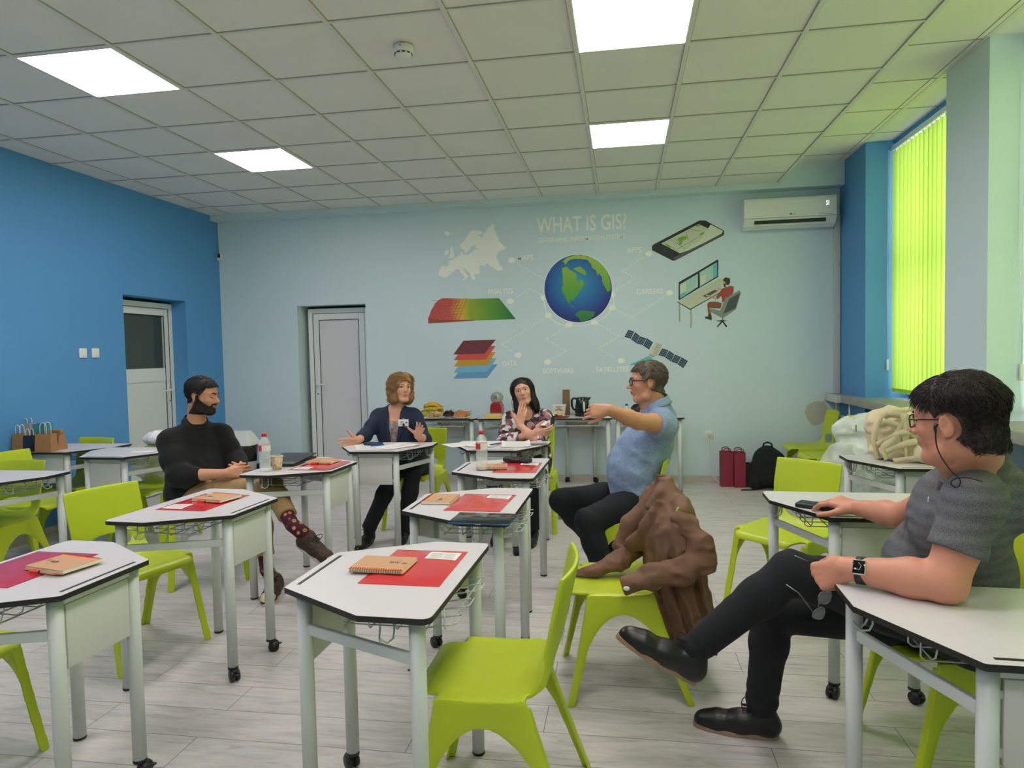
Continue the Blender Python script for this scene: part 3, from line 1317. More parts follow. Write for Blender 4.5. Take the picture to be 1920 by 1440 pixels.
def wall_text(name, txt, l, r, h, bold):
    O = MI @ wallpt(780 + l[0] / 3, 340 + l[1] / 3, 0.0012)
    R_ = MI @ wallpt(780 + r[0] / 3, 340 + r[1] / 3, 0.0012)
    T_ = MI @ wallpt(780 + l[0] / 3, 340 + (l[1] - h) / 3, 0.0012)
    R_.z = O.z
    T_.x = O.x
    text_on(MB(), txt, O, R_ - O, T_ - O, 0, bold).obj(name, m_cream, mural)


wall_text('title_lettering', 'WHAT IS GIS?', (680, 291), (1185, 268), 86, 0.012)
wall_text('subtitle_lettering', 'GEOGRAPHIC INFORMATION SYSTEMS', (686, 346), (1180, 320), 27, 0.014)
for tx, l, r, h in (('MAPS', (570, 445), (660, 441), 28), ('ANALYSIS', (402, 635), (545, 630), 30), ('DATA', (488, 1040), (568, 1037), 30),
                    ('SOFTWARE', (714, 1080), (888, 1077), 28), ('SATELLITES', (1013, 1072), (1196, 1067), 28), ('CAREERS', (1240, 635), (1390, 631), 28), ('APPS', (1186, 402), (1270, 398), 30)):
    wall_text('caption_lettering', tx, l, r, h, 0.012)

EU = [(400, 303), (425, 318), (455, 312), (500, 328), (508, 348), (492, 362), (455, 360), (480, 375), (500, 392), (515, 378), (520, 350), (545, 330), (565, 290), (600, 255), (612, 238), (640, 255), (642, 300), (660, 345), (690, 400), (695, 435), (730, 460), (745, 490), (775, 500), (760, 520), (720, 540), (680, 560), (665, 600), (670, 630), (690, 660), (690, 690), (735, 725), (735, 760), (690, 770), (640, 740), (610, 725), (580, 700), (570, 680), (540, 690), (545, 710), (520, 715), (500, 700), (480, 710), (470, 740), (480, 790), (440, 805), (410, 820), (430, 850), (410, 878), (390, 855), (370, 820), (365, 790), (330, 760), (300, 738), (285, 745), (320, 790), (350, 825), (325, 840), (320, 865), (295, 872), (280, 858), (305, 850), (300, 825), (270, 790), (250, 755), (225, 750), (200, 762), (170, 775), (155, 805), (125, 825), (95, 845), (60, 840), (20, 820), (10, 800), (35, 745), (35, 720), (60, 715), (110, 725), (130, 700), (135, 665), (115, 655), (160, 645), (205, 620), (230, 600), (260, 592), (262, 560), (280, 545), (285, 580), (330, 590), (370, 570), (410, 540), (440, 520), (425, 505), (440, 485), (410, 480), (375, 500), (365, 530), (340, 545), (320, 570), (305, 560), (300, 520), (270, 515), (252, 500), (255, 465), (300, 430), (330, 390), (360, 340), (385, 312)]


def jag(poly, a, seed):
    """ragged coastline: subdivide and jitter"""
    rnd = random.Random(seed)
    out = []
    for i in range(len(poly)):
        p, q = poly[i], poly[(i + 1) % len(poly)]
        out.append(p)
        L = math.hypot(q[0] - p[0], q[1] - p[1])
        k = int(L / 14)
        for j in range(1, k + 1):
            t = j / (k + 1)
            out.append((p[0] + (q[0] - p[0]) * t + rnd.uniform(-a, a), p[1] + (q[1] - p[1]) * t + rnd.uniform(-a, a)))
    return out


paint('europe_map', [jag(EU, 5, 1), jag([(150, 490), (170, 488), (172, 520), (180, 550), (192, 610), (160, 628), (120, 622), (145, 605), (130, 595), (150, 570), (145, 530)], 3, 2),
                     jag([(80, 560), (100, 532), (130, 535), (125, 570), (95, 592), (80, 580)], 3, 3), jag([(80, 345), (95, 318), (110, 330), (142, 335), (135, 365), (110, 372), (85, 355)], 3, 4)],
      m_cream, off=(820, 380), sc=6)


def ring(c, r, n=48, ry=None):
    ry = r if ry is None else ry
    return [(c[0] + r * math.cos(2 * PI * k / n), c[1] + ry * math.sin(2 * PI * k / n)) for k in range(n)]


def ramp_mat(name, stops, axis, lo, hi, rad=None, noise=0.0):
    """paint that blends along an axis of the room (x or z), or outward from a point"""
    m = bpy.data.materials.new(name)
    m.use_nodes = True
    nt = m.node_tree
    b = nt.nodes['Principled BSDF']
    b.inputs['Roughness'].default_value = 0.6
    g = nt.nodes.new('ShaderNodeNewGeometry')
    if rad is None:
        s = nt.nodes.new('ShaderNodeSeparateXYZ')
        nt.links.new(g.outputs['Position'], s.inputs[0])
        src = s.outputs[axis]
    else:
        d = nt.nodes.new('ShaderNodeVectorMath')
        d.operation = 'DISTANCE'
        d.inputs[1].default_value = rad
        nt.links.new(g.outputs['Position'], d.inputs[0])
        src = d.outputs['Value']
    mr = nt.nodes.new('ShaderNodeMapRange')
    mr.inputs['From Min'].default_value = lo
    mr.inputs['From Max'].default_value = hi
    nt.links.new(src, mr.inputs['Value'])
    r = nt.nodes.new('ShaderNodeValToRGB')
    while len(r.color_ramp.elements) < len(stops):
        r.color_ramp.elements.new(0.5)
    for e, (p, c) in zip(r.color_ramp.elements, stops):
        e.position = p
        e.color = hexc(c)
    out = mr.outputs[0]
    if noise:
        n = nt.nodes.new('ShaderNodeTexNoise')
        n.inputs['Scale'].default_value = 9
        nt.links.new(g.outputs['Position'], n.inputs['Vector'])
        ma = nt.nodes.new('ShaderNodeMath')
        ma.operation = 'MULTIPLY_ADD'
        ma.inputs[1].default_value = noise
        nt.links.new(n.outputs['Fac'], ma.inputs[0])
        nt.links.new(out, ma.inputs[2])
        out = ma.outputs[0]
    nt.links.new(out, r.inputs['Fac'])
    nt.links.new(r.outputs[0], b.inputs['Base Color'])
    return m


gc = wallpt(1081, 538, 0)
m_sea = ramp_mat('mural_sea', [(0, '2f9cc0'), (0.45, '2478b0'), (0.8, '22509a'), (1, '232f78')], 0, 0, 0.40, rad=(gc.x, gc.y, gc.z + 0.05))
m_land = ramp_mat('mural_land', [(0, '2f7d4a'), (0.45, '5fa83e'), (1, 'a9c34a')], 2, gc.z - 0.35, gc.z + 0.35)
S3 = dict(off=(780, 340), sc=3)
paint('globe_halo', [ring((912, 603), 194)], m_cream, 0.0006, **S3)
paint('globe', [ring((912, 603), 190, 72)], m_sea, 0.0010, **S3)
paint('continents', [jag([(822, 488), (845, 478), (868, 500), (892, 512), (905, 530), (900, 550), (918, 575), (920, 550), (935, 555), (948, 575), (935, 600), (915, 630), (895, 655), (892, 668), (870, 672), (860, 690), (885, 705), (895, 718), (870, 700), (848, 672), (835, 640), (820, 620), (818, 600), (828, 580), (826, 540)], 2, 5),
                     jag([(885, 490), (905, 482), (930, 482), (955, 505), (958, 530), (940, 522), (925, 515), (905, 505)], 2, 6),
                     jag([(822, 455), (850, 428), (900, 416), (950, 418), (1000, 435), (1042, 464), (1074, 503), (1090, 546), (1097, 590), (1092, 616), (1075, 622), (1062, 590), (1050, 570), (1045, 540), (1030, 520), (1020, 530), (1012, 500), (995, 490), (985, 465), (960, 440), (900, 435), (870, 440), (850, 455), (838, 470), (832, 452)], 2, 7),
                     jag([(905, 735), (930, 725), (960, 728), (1008, 735), (1000, 757), (985, 772), (955, 786), (925, 785), (915, 765), (895, 755)], 2, 8)], m_land, 0.0014, **S3)


def stroke(pts, w, dash=None):
    out = []
    for i in range(len(pts) - 1):
        a, c = Vector(pts[i]), Vector(pts[i + 1])
        d = c - a
        L = d.length
        d.normalize()
        n = Vector((-d.y, d.x)) * w / 2
        t = 0
        while t < L - 1e-3:
            e = min(L, t + (dash[0] if dash else L))
            p, q = a + d * t, a + d * e
            out.append([tuple(p + n), tuple(q + n), tuple(q - n), tuple(p - n)])
            t = e + (dash[1] if dash else 0)
    return out


def smooth_line(pts, n=8):
    out = []
    for i in range(len(pts) - 1):
        p0, p1, p2, p3 = [Vector(pts[max(0, min(len(pts) - 1, i + k))]) for k in (-1, 0, 1, 2)]
        for k in range(n):
            t = k / n
            out.append(tuple(0.5 * ((2 * p1) + (p2 - p0) * t + (2 * p0 - 5 * p1 + 4 * p2 - p3) * t * t + (3 * p1 - p0 - 3 * p2 + p3) * t ** 3)))
    out.append(tuple(pts[-1]))
    return out


paint('orbit_line', stroke(smooth_line([(722, 640), (720, 680), (745, 755), (795, 797), (862, 812), (935, 812), (1003, 797), (1065, 762), (1103, 712), (1112, 670), (1103, 635)]), 5), m_cream, 0.0008, **S3)
for pts in ([(570, 465), (720, 548)], [(565, 655), (640, 603), (715, 645)], [(735, 765), (480, 918), (560, 968)], [(845, 820), (730, 890), (845, 953), (760, 1003)],
            [(1020, 800), (1145, 870), (1025, 938), (1118, 992)], [(1125, 722), (1210, 767), (1410, 640)], [(1120, 615), (1235, 545), (1160, 503), (1285, 425)]):
    paint('dashed_line', stroke(pts, 4, (11, 8)), m_cream, 0.0008, **S3)
for c in ((720, 655), (745, 755), (862, 808), (1003, 795), (1103, 712), (1103, 635), (538, 444), (530, 675), (574, 978), (740, 1016), (1154, 1008), (1426, 627), (1309, 408)):
    paint('line_dot', [ring(c, 20, 20, 15)], m_cream, 0.0007, **S3)

m_an = ramp_mat('mural_surface', [(0, 'c04a48'), (0.33, 'cc5a4c'), (0.44, 'd9b23c'), (0.56, '94a92e'), (0.8, '5a9632'), (1, '2f7a40')], 0, wallpt(803, 600, 0).x, wallpt(967, 600, 0).x, noise=0.12)
E8 = dict(off=(790, 540), sc=8)
paint('analysis_surface', [(0, [(325, 150), (560, 158), (800, 162), (1165, 152), (1420, 468), (780, 490), (105, 533), (103, 455), (150, 330), (215, 220), (270, 175)]),
                           (1, [(103, 455), (250, 475), (450, 480), (800, 478), (780, 492), (105, 533)])]
      + [(1, q) for x in range(0, 9) for q in stroke([(300 + x * 48, 160), (120 + x * 55, 462)], 5)][:9] + [(1, q) for y in range(6) for q in stroke([(150 + (5 - y) * 28, 420 - y * 46), (640 - y * 6, 380 - y * 40)], 4)],
      [m_an, mat('mural_brick', '9c4a3a', 0.6)], **E8)
LAY = [[(632, 1155), (1143, 1145), (985, 1350), (482, 1362)], [(632, 1062), (1130, 1052), (990, 1255), (482, 1272)], [(632, 972), (1112, 962), (992, 1162), (487, 1178)], [(632, 880), (1115, 870), (965, 1075), (487, 1083)], [(632, 790), (1118, 775), (950, 985), (480, 998)]]
paint('data_layers', [(i, p) for i, p in enumerate(LAY)], [mat('mural_' + c, c, 0.6) for c in ('6a9ecb', '79b6d6', 'cb9b2c', 'd4524f', '74343c')], **E8)
S6 = dict(off=(1120, 380), sc=6)
m_ink = mat('mural_ink', '26292b', 0.6)
m_mgreen = mat('mural_green', '7fae3c', 0.6)
m_mcream2 = mat('mural_screen', 'cdd0b4', 0.6)
paint('painted_phone', [(0, [(640, 465), (1150, 200), (1215, 200), (1425, 315), (1425, 365), (880, 650), (845, 652), (615, 535), (612, 490)]),
                        (1, [(718, 460), (1140, 240), (1245, 290), (1160, 420), (930, 570)]), (3, [(1275, 245), (1415, 318), (1400, 348), (1060, 525), (930, 570), (1160, 420)]),
                        (2, [(905, 400), (960, 375), (1010, 380), (1000, 410), (960, 430), (945, 475), (920, 470), (925, 440), (900, 425)]), (2, [(760, 465), (800, 480), (830, 505), (790, 500)]), (2, [(1155, 350), (1205, 325), (1200, 350), (1155, 378)]), (2, [(1100, 262), (1140, 243), (1160, 262), (1120, 270)]),
                        (4, [(850, 620), (870, 612), (1420, 345), (1425, 362), (880, 650)])]
      + [(0, q) for s in ([(750, 450), (900, 540)], [(820, 410), (990, 520)], [(900, 520), (1150, 380)], [(1000, 330), (1020, 420)], [(870, 400), (930, 480)], [(1050, 300), (1150, 320)]) for q in stroke(s, 3)]
      + [(4, q) for q in stroke(ring((768, 525), 22, 16, 13) + [(790, 525)], 4)],
      [m_ink, m_mcream2, m_mgreen, mat('mural_glare', 'd9dcc6', 0.6), mat('mural_grey', '565a5c', 0.6)], **S6)
paint('painted_workstation', [
    (3, [(900, 1112), (1370, 855), (1430, 880), (1380, 1010), (1045, 1195)]), (0, [(900, 1112), (1045, 1195), (1380, 1010), (1380, 1018), (1045, 1207), (900, 1122)]),
    (3, [(912, 1135), (928, 1140), (928, 1340), (912, 1340)]), (0, [(926, 1140), (931, 1140), (931, 1340), (926, 1340)]), (3, [(1037, 1205), (1055, 1205), (1055, 1408), (1037, 1408)]), (0, [(1053, 1205), (1058, 1205), (1058, 1408), (1053, 1408)]),
    (0, [(915, 895), (1135, 770), (1350, 640), (1362, 650), (1360, 835), (1140, 965), (925, 1095), (913, 1090)]),
    (1, [(928, 920), (1130, 800), (1132, 945), (930, 1080)]), (1, [(1150, 785), (1345, 670), (1348, 825), (1155, 945)]),
    (2, [(1300, 700), (1345, 672), (1348, 825), (1303, 850)]), (2, [(930, 1030), (1000, 1000), (1002, 1035), (930, 1080)]), (4, [(932, 935), (998, 890), (1000, 990), (932, 1030)]), (4, [(1160, 830), (1222, 800), (1222, 890), (1160, 925)]),
    (5, [(1185, 1050), (1320, 980), (1360, 990), (1230, 1068)]),
    (6, [(1405, 965), (1500, 935), (1535, 945), (1532, 1010), (1490, 1060), (1405, 1125), (1395, 1050), (1350, 1090), (1335, 1060)]),
    (7, [(1410, 870), (1440, 840), (1490, 850), (1495, 895), (1480, 925), (1450, 925), (1430, 890)]), (8, [(1415, 885), (1432, 885), (1450, 920), (1440, 940), (1418, 930)]), (7, [(1418, 915), (1445, 915), (1445, 945), (1425, 952)]),
    (9, [(1235, 1140), (1260, 1115), (1330, 1112), (1400, 1130), (1385, 1190), (1310, 1190), (1260, 1185), (1285, 1270), (1250, 1270)]), (7, [(1250, 1250), (1285, 1265), (1288, 1325), (1210, 1300), (1212, 1282), (1245, 1280)]),
    (8, [(1220, 1035), (1260, 1040), (1340, 1075), (1335, 1092), (1250, 1060), (1222, 1050)]), (8, [(1335, 965), (1380, 960), (1400, 975), (1360, 982)]),
    (10, [(1440, 1075), (1600, 985), (1615, 1015), (1560, 1200), (1410, 1300), (1265, 1225), (1265, 1190), (1380, 1215)]), (5, [(1480, 1085), (1608, 1015), (1555, 1185), (1415, 1255)]),
    (10, [(1400, 1290), (1420, 1290), (1418, 1330), (1402, 1330)]), (0, [(1325, 1330), (1400, 1320), (1470, 1325), (1420, 1335), (1465, 1395), (1445, 1400), (1408, 1345), (1355, 1400), (1340, 1398), (1390, 1338)])],
    [m_ink, mat('mural_mint', 'a9cfc4', 0.6), mat('mural_cyan', '6cc0c4', 0.6), mat('mural_desk', 'c6c8b0', 0.6), mat('mural_page', 'd5d6bd', 0.6), mat('mural_slate', '50555a', 0.6), mat('mural_red', 'a8473d', 0.6), mat('mural_brown', '43352b', 0.6), mat('mural_skin', 'cf9f7f', 0.6), mat('mural_rust', '8f4f33', 0.6), mat('mural_stone', '8b9186', 0.6)], **S6)
S11 = dict(off=(1150, 590), sc=11.08)
sat = [(0, [(310, 315), (435, 352), (360, 500), (232, 462)]), (0, [(455, 362), (545, 440), (480, 595), (368, 512)]), (0, [(550, 450), (685, 492), (610, 632), (485, 600)]), (0, [(698, 490), (825, 575), (740, 725), (618, 640)]),
       (0, [(1015, 700), (1145, 740), (1075, 880), (935, 840)]), (0, [(1160, 745), (1265, 825), (1200, 970), (1080, 890)]), (0, [(1280, 830), (1405, 880), (1330, 1020), (1205, 975)]), (0, [(1420, 885), (1550, 965), (1450, 1110), (1338, 1030)])]
gl = []
for _, q in sat:
    for k in (1, 2, 3):
        t = k / 4
        L = lambda a, c, t=t: (a[0] + (c[0] - a[0]) * t, a[1] + (c[1] - a[1]) * t)
        gl += stroke([L(q[0], q[1]), L(q[3], q[2])], 5) + stroke([L(q[0], q[3]), L(q[1], q[2])], 5)
paint('painted_satellite', [(3, [(740, 855), (810, 900), (808, 945), (360, 1060), (350, 1030)])] + sat + [(1, g) for g in gl] +
      [(2, [(880, 560), (1015, 630), (880, 865), (830, 890), (740, 800)]), (4, [(905, 590), (1010, 640), (880, 860), (820, 830)]), (1, [(745, 815), (850, 850), (825, 890), (760, 850)])],
      [mat('mural_navy', '1f3550', 0.6), mat('mural_line', '8fa6b6', 0.6), mat('mural_body', 'd2cfae', 0.6), mat('mural_beam', '5fbfc6', 0.6), mat('mural_body_shade', 'bdb9ac', 0.6)], **S11)
# bare plaster patch left in the paint near the sill
tag(paint('plaster_patch', [jag([(670, 290), (700, 190), (790, 140), (900, 118), (1010, 118), (1060, 200), (1110, 270), (1090, 420), (960, 520), (840, 560), (760, 520), (700, 430), (660, 330)], 12, 12)], mat('plaster', 'bcbab0', 0.9), 0.0006, off=(1440, 740), sc=9.6),
    'bare unpainted plaster patch in the far right corner of the mural wall', 'wall patch').parent = None
bpy.data.objects['plaster_patch'].location = (0, BY, 0)

# ================================================================ things fixed to the walls and ceiling
t = thing('smoke_detector', 'white round smoke detector on the ceiling', 'smoke detector', (*atz(756, 88, ZC).xy, ZC))
b = MB()
b.lathe([(0.054, 0.0), (0.054, -0.028), (0.050, -0.034), (0.030, -0.036)], n=28)
b.lathe([(0.046, -0.036), (0.044, -0.046), (0.030, -0.054), (0.0, -0.056)], n=28)
b.obj('housing', m_white, t)
b = MB()
for k in range(10):
    a = 2 * PI * k / 10
    b.rbox((0.045 * math.cos(a), 0.045 * math.sin(a), -0.041), (0.006, 0.018, 0.006), 0.001, R=Matrix.Rotation(a, 3, 'Z'))
b.obj('vent_slots', m_dark, t)
MB().ball((0.0, -0.052, -0.012), 0.004, n=8).obj('indicator_lamp', m_dark, t)

# air conditioner
A0, A1 = 1.235, 2.115
t = thing('air_conditioner', 'white wall air conditioner high in the right corner of the mural wall', 'air conditioner', (A0, BY, 2.63))
W_ = A1 - A0
prof = [(0, 0.0), (-0.09, -0.005), (-0.150, 0.018), (-0.185, 0.06), (-0.205, 0.085), (-0.205, 0.26), (-0.195, 0.285), (-0.17, 0.295), (0, 0.298)]
b = MB()
b.prism(rounded(prof, [0, 0, .02, .01, .01, .01, .01, .01, 0], 3), 0, W_, T=lambda p: Vector((p.z, p.x, p.y)))
bevel(b.obj('casing', mat('ac_white', 'e2e3df', 0.25, coat=0.4), t), 0.004)
b = MB()
b.span((0.10, -0.192, 0.040), (W_ - 0.10, -0.150, 0.082))
b.obj('air_outlet', m_black, t)
MB().rbox((W_ / 2 + 0.0, -0.172, 0.034), (W_ - 0.20, 0.055, 0.010), 0.003, R=Matrix.Rotation(math.radians(35), 3, 'X')).obj('louvre', m_white, t)
MB().span((0.0, -0.2065, 0.088), (W_, -0.2045, 0.091)).obj('panel_seam', m_dark, t)
MB().rbox((W_ / 2, -0.185, 0.055), (0.012, 0.03, 0.02), 0.003).obj('louvre_clip', m_dark, t)
b = MB()
text_on(b, 'LG', Vector((W_ / 2 + 0.02, -0.2065, 0.112)), Vector((0.026, 0, 0)), Vector((0, 0, 0.016)), 0, 0.01)
b.prism(ring((W_ / 2 + 0.006, 0.120), 0.009, 16), -0.0012, 0.0, T=lambda p: Vector((p.x, p.z - 0.2055, p.y)))
b.obj('logo', mat('logo_grey', '4a3a42', 0.5), t)
b = MB()
text_on(b, 'DUAL Inverter', Vector((W_ - 0.17, -0.2065, 0.10)), Vector((0.13, 0, 0)), Vector((0, 0, 0.012)))
b.obj('lettering', mat('logo_grey', '4a3a42', 0.5), t)
b = MB()
text_on(b, 'S1', Vector((W_ - 0.10, -0.2062, 0.19)), Vector((0.025, 0, 0)), Vector((0, 0, 0.045)))
b.obj('display', mat('display_white', 'ffffff', 0.5, emit=('eaf6ff', 1.2)), t)

# sensor box with its cable in the left corner
p0, p1 = aty(414, 482, BY - 0.05), None
t = thing('motion_sensor', 'small white sensor box with thin cable in the left corner of the ceiling', 'sensor', (WX + 0.035, BY - 0.02, 2.62))
MB().rbox((0, -0.02, 0), (0.055, 0.035, 0.085), 0.006).obj('housing', m_white, t)
MB().rbox((0, -0.039, 0.012), (0.036, 0.006, 0.05), 0.002).obj('lens', m_dark, t)
MB().tube([(-0.01, 0.004, 0.04), (-0.02, 0.004, 0.2), (-0.024, 0.004, 0.38), (-0.01, 0.004, 0.40)], 0.004, 6).obj('cable', m_white, t)

# light switches on the blue wall
sw = None
for (y, lab) in ((5.276, 'white light switch on the blue wall, left of the pair'), (5.420, 'white light switch on the blue wall, right of the pair, nearer the door')):
    if sw is None:
        sw = thing('light_switch', lab, 'light switch', (WX, y, 1.50), 0, 'light switches by the door')
        MB().rbox((0.006, 0, 0), (0.012, 0.084, 0.084), 0.004).obj('plate', m_white, sw)
        MB().rbox((0.013, 0.004, 0), (0.008, 0.05, 0.06), 0.003, R=Matrix.Rotation(0.05, 3, 'Y')).obj('rocker', m_white, sw)
    else:
        dup(sw, (WX, y, 1.50), 0, lab)

# socket with plug and cord
t = thing('power_socket', 'white wall socket low on the mural wall', 'socket', (0.90, BY, 0.512))
b = MB()
b.rbox((0, -0.005, 0), (0.082, 0.010, 0.082), 0.003)
b.lathe([(0.024, 0), (0.024, 0.008), (0.020, 0.008), (0.019, 0.003), (0, 0.003)], (0, -0.010, 0), 24, R=Matrix.Rotation(PI / 2, 3, 'X'))
b.obj('plate', m_white, t)
t = thing('power_plug', 'white plug in the wall socket, its cord trailing to the floor', 'plug', (0.90, BY - 0.013, 0.512))
MB().lathe([(0.018, -0.002), (0.018, 0.018), (0.012, 0.032), (0.006, 0.036), (0, 0.036)], (0, 0, 0), 20, R=Matrix.Rotation(PI / 2, 3, 'X')).obj('plug_body', m_white, t)
MB().tube([(0, -0.03, -0.005), (0.0, -0.034, -0.05), (0.002, -0.022, -0.2), (0.004, -0.022, -0.36), (0.02, -0.04, -0.42), (0.05, -0.06, -0.46), (0.09, -0.08, -0.495), (0.13, -0.10, -0.507)], 0.0035, 8).obj('power_cord', m_white, t)

# radiator under the far sill
t = thing('radiator', 'white column radiator under the sill behind the lime chairs', 'radiator', (2.133, 5.95, 0.12))
for k in range(17):
    y = k * 0.08
    b = MB()
    for dx in (-0.04, 0.04):
        b.rbox((dx, y, 0.29), (0.03, 0.045, 0.56), 0.01)
    b.rbox((0, y, 0.58), (0.13, 0.066, 0.05), 0.015)
    b.rbox((0, y, 0.02), (0.13, 0.066, 0.05), 0.015)
    b.obj('radiator_column', m_white, t)

# ================================================================ stationery
m_kraft = mat('kraft_cover', 'c79a76', 0.8, var=(120, 0.06))
m_orange = mat('notebook_orange', 'f08a4c', 0.6)
m_paper = mat('paper_white', 'e8e6e0', 0.8)
m_pages = mat('notebook_pages', 'dfe0cf', 0.8)
m_pen = mat('pen_orange', 'f0562c', 0.35)
m_redf = mat('folder_red', 'd8282f', 0.18, coat=0.6, bump=(14, 0.25, 2))
m_redm = mat('folder_crimson', 'c01f3c', 0.25, coat=0.4, bump=(10, 0.2, 2))
m_print = mat('print_ink', '4a4a4e', 0.8)


def make_notebook(label, loc, deg):
    t = thing('spiral_notebook', label, 'notebook', loc, math.radians(deg), 'spiral notebooks with kraft covers')
    w, d, h = 0.178, 0.137, 0.011
    MB().span((0, 0.004, 0.0012), (w, d - 0.002, h - 0.0008)).obj('pages', m_pages, t)
    b = MB()
    b.span((0, 0.0, 0), (w, d + 0.004, 0.0012), 0)
    b.span((0, 0.022, h - 0.0008), (w, d, h + 0.0004), 0)
    b.obj('cover', m_kraft, t)
    MB().span((0, 0.002, h - 0.0008), (w, 0.022, h + 0.0005)).obj('orange_strip', m_orange, t)
    b = MB()
    for k in range(22):
        x = 0.008 + k * (w - 0.016) / 21
        b.tube([(x, 0.006 + 0.0075 * math.cos(a), h / 2 + 0.0082 * math.sin(a)) for a in [2 * PI * j / 10 for j in range(10)]], 0.0008, 5, closed=True)
    b.obj('spiral_binding', m_dark, t)
    b = MB()
    cx, cy, z = w * 0.70, d * 0.60, h + 0.0006
    for r0 in (0.021,):
        pts = [(cx + r0 * math.cos(a), cy + r0 * 0.72 * math.sin(a)) for a in [0.4 + 5.2 * k / 22 for k in range(23)]]
        for p, q in zip(pts, pts[1:]):
            b.add([(p[0], p[1], z), (q[0], q[1], z), (q[0] * 0.93 + cx * 0.07, q[1] * 0.93 + cy * 0.07, z), (p[0] * 0.93 + cx * 0.07, p[1] * 0.93 + cy * 0.07, z)], [(0, 1, 2, 3)])
    rnd = random.Random(3)
    for k in range(9):
        x, y = cx - 0.014 + 0.0036 * k, cy - 0.004 + rnd.uniform(-.004, .004)
        b.rbox((x, y, z), (0.0018, 0.010 + rnd.uniform(-.003, .006), 0.0004), 0.0001, R=Matrix.Rotation(rnd.uniform(-.5, .5), 3, 'Z'))
    for k in range(3):
        b.span((cx + 0.026, cy - 0.018 + 0.005 * k, z), (cx + 0.042, cy - 0.0165 + 0.005 * k, z + 0.0003))
    b.obj('cover_print', mat('navy_ink', '20242c', 0.7), t)
    return t


def make_pen(label, loc, deg):
    t = thing('ballpoint_pen', label, 'pen', loc, math.radians(deg), 'orange pens')
    MB().tube([(0.004, 0, 0.004), (0.072, 0, 0.004)], 0.0042, 10).obj('barrel', m_kraft, t)
    MB().tube([(0.070, 0, 0.004), (0.078, 0, 0.004)], 0.0046, 10).obj('grip_band', m_black, t)
    b = MB()
    b.tube([(0.078, 0, 0.004), (0.118, 0, 0.004), (0.124, 0, 0.004)], [0.0045, 0.0045, 0.0025], 10)
    b.rbox((0.102, 0, 0.0096), (0.034, 0.003, 0.0016), 0.0005)
    b.tube([(-0.006, 0, 0.004), (0.004, 0, 0.004)], [0.0012, 0.0042], 10)
    b.obj('pen_cap', m_pen, t)
    return t


def make_folder(label, loc, deg, m=None, lab=True, w=0.25, l=0.345):
    t = thing('plastic_folder', label, 'folder', loc, math.radians(deg), 'red plastic folders')
    b = MB()
    rnd = random.Random(int(loc[0] * 1000))

    def top(u, v):
        e = min(u, 1 - u, v, 1 - v)
        z = 0.0012 + 0.0035 * min(1, e * 7) + 0.0012 * math.sin(7 * u + 5 * v + loc[0] * 9) * min(1, e * 10)
        return Vector(((u - .5) * w, (v - .5) * l, z))
    b.grid(top, 14, 18)
    b.grid(lambda u, v: Vector(((.5 - u) * w, (v - .5) * l, 0.0)), 2, 2)
    for sx in (-1, 1):
        b.span((sx * w / 2 - .0008, -l / 2, 0), (sx * w / 2 + .0008, l / 2, 0.0014))
    for sy in (-1, 1):
        b.span((-w / 2, sy * l / 2 - .0008, 0), (w / 2, sy * l / 2 + .0008, 0.0014))
    b.obj('sleeve', m or m_redf, t)
    if lab:
        s = MB()
        s.grid(lambda u, v: top(0.52 + 0.42 * u, 0.70 + 0.24 * v) + Vector((0, 0, 0.0006)), 5, 5, 0)
        for k in range(6):
            s.grid(lambda u, v: top(0.56 + (0.16 + 0.02 * (k % 3)) * u, 0.73 + 0.03 * k + 0.007 * v) + Vector((0, 0, 0.0009)), 3, 1, 1)
            s.grid(lambda u, v: top(0.76 + (0.13 + 0.01 * (k % 2)) * u, 0.73 + 0.03 * k + 0.007 * v) + Vector((0, 0, 0.0009)), 3, 1, 1)
        s.obj('printed_label', [m_paper, m_print], t)
    return t


ZT_ = ZTOP + 0.0005
make_folder('red plastic folder on the middle foreground desk', (-0.657, 2.055, ZT_), -1)
make_folder('red plastic folder behind the dark tablet', (-0.640, 2.985, ZT_), -3)
make_folder('red plastic folder next to the black glasses case', (-0.615, 3.915, ZT_), 1)
make_folder('red plastic folder on the second left desk, white label toward the camera', (-1.962, 2.905, ZT_), 177)
make_folder('crimson plastic folder on the bottom left desk', (-1.955, 1.915, ZT_), 178, m_redm, False)
make_folder('red plastic folder beside the closed laptop', (-1.865, 3.945, ZT_), 179)
zn = ZTOP + 0.0075
nb = make_notebook('kraft spiral notebook on the middle foreground desk, spiral toward the camera', (-0.848, 1.963, zn), -2)
NBL = [((-1.826, 3.0, zn), 168, 'kraft spiral notebook lying on the folder of the second left desk'),
       ((-1.722, 1.985, zn), 168, 'kraft spiral notebook lying on the crimson folder'),
       ((-1.800, 4.110, zn), 178, 'kraft spiral notebook lying on the folder beside the laptop'),
       ((-0.905, 3.105, ZTOP + 0.002), -91, 'kraft spiral notebook partly tucked under the folder by the tablet, orange strip at left'),
       ((-0.842, 3.80, zn), 8, 'kraft spiral notebook beside the bottle on the third middle desk')]
for loc, deg, lab in NBL:
    dup(nb, loc, math.radians(deg), lab)
pn = make_pen('orange pen along the far side of the middle foreground notebook', (-0.80, 2.108, zn), -2)
for loc, deg, lab in (((-1.862, 2.862, zn), 172, 'orange pen along the notebook of the second left desk'), ((-1.765, 1.843, zn), 170, 'orange pen along the notebook on the crimson folder'),
                      ((-1.815, 3.965, zn), 179, 'orange pen along the notebook beside the laptop')):
    dup(pn, loc, math.radians(deg), lab)


def rbox_thing(name, label, cat, c, s, r, m, deg=0, group=None):
    o = MB().rbox((0, 0, s[2] / 2), s, r).obj(name, m)
    o.location = c
    o.rotation_euler = (0, 0, math.radians(deg))
    return tag(o, label, cat, group)


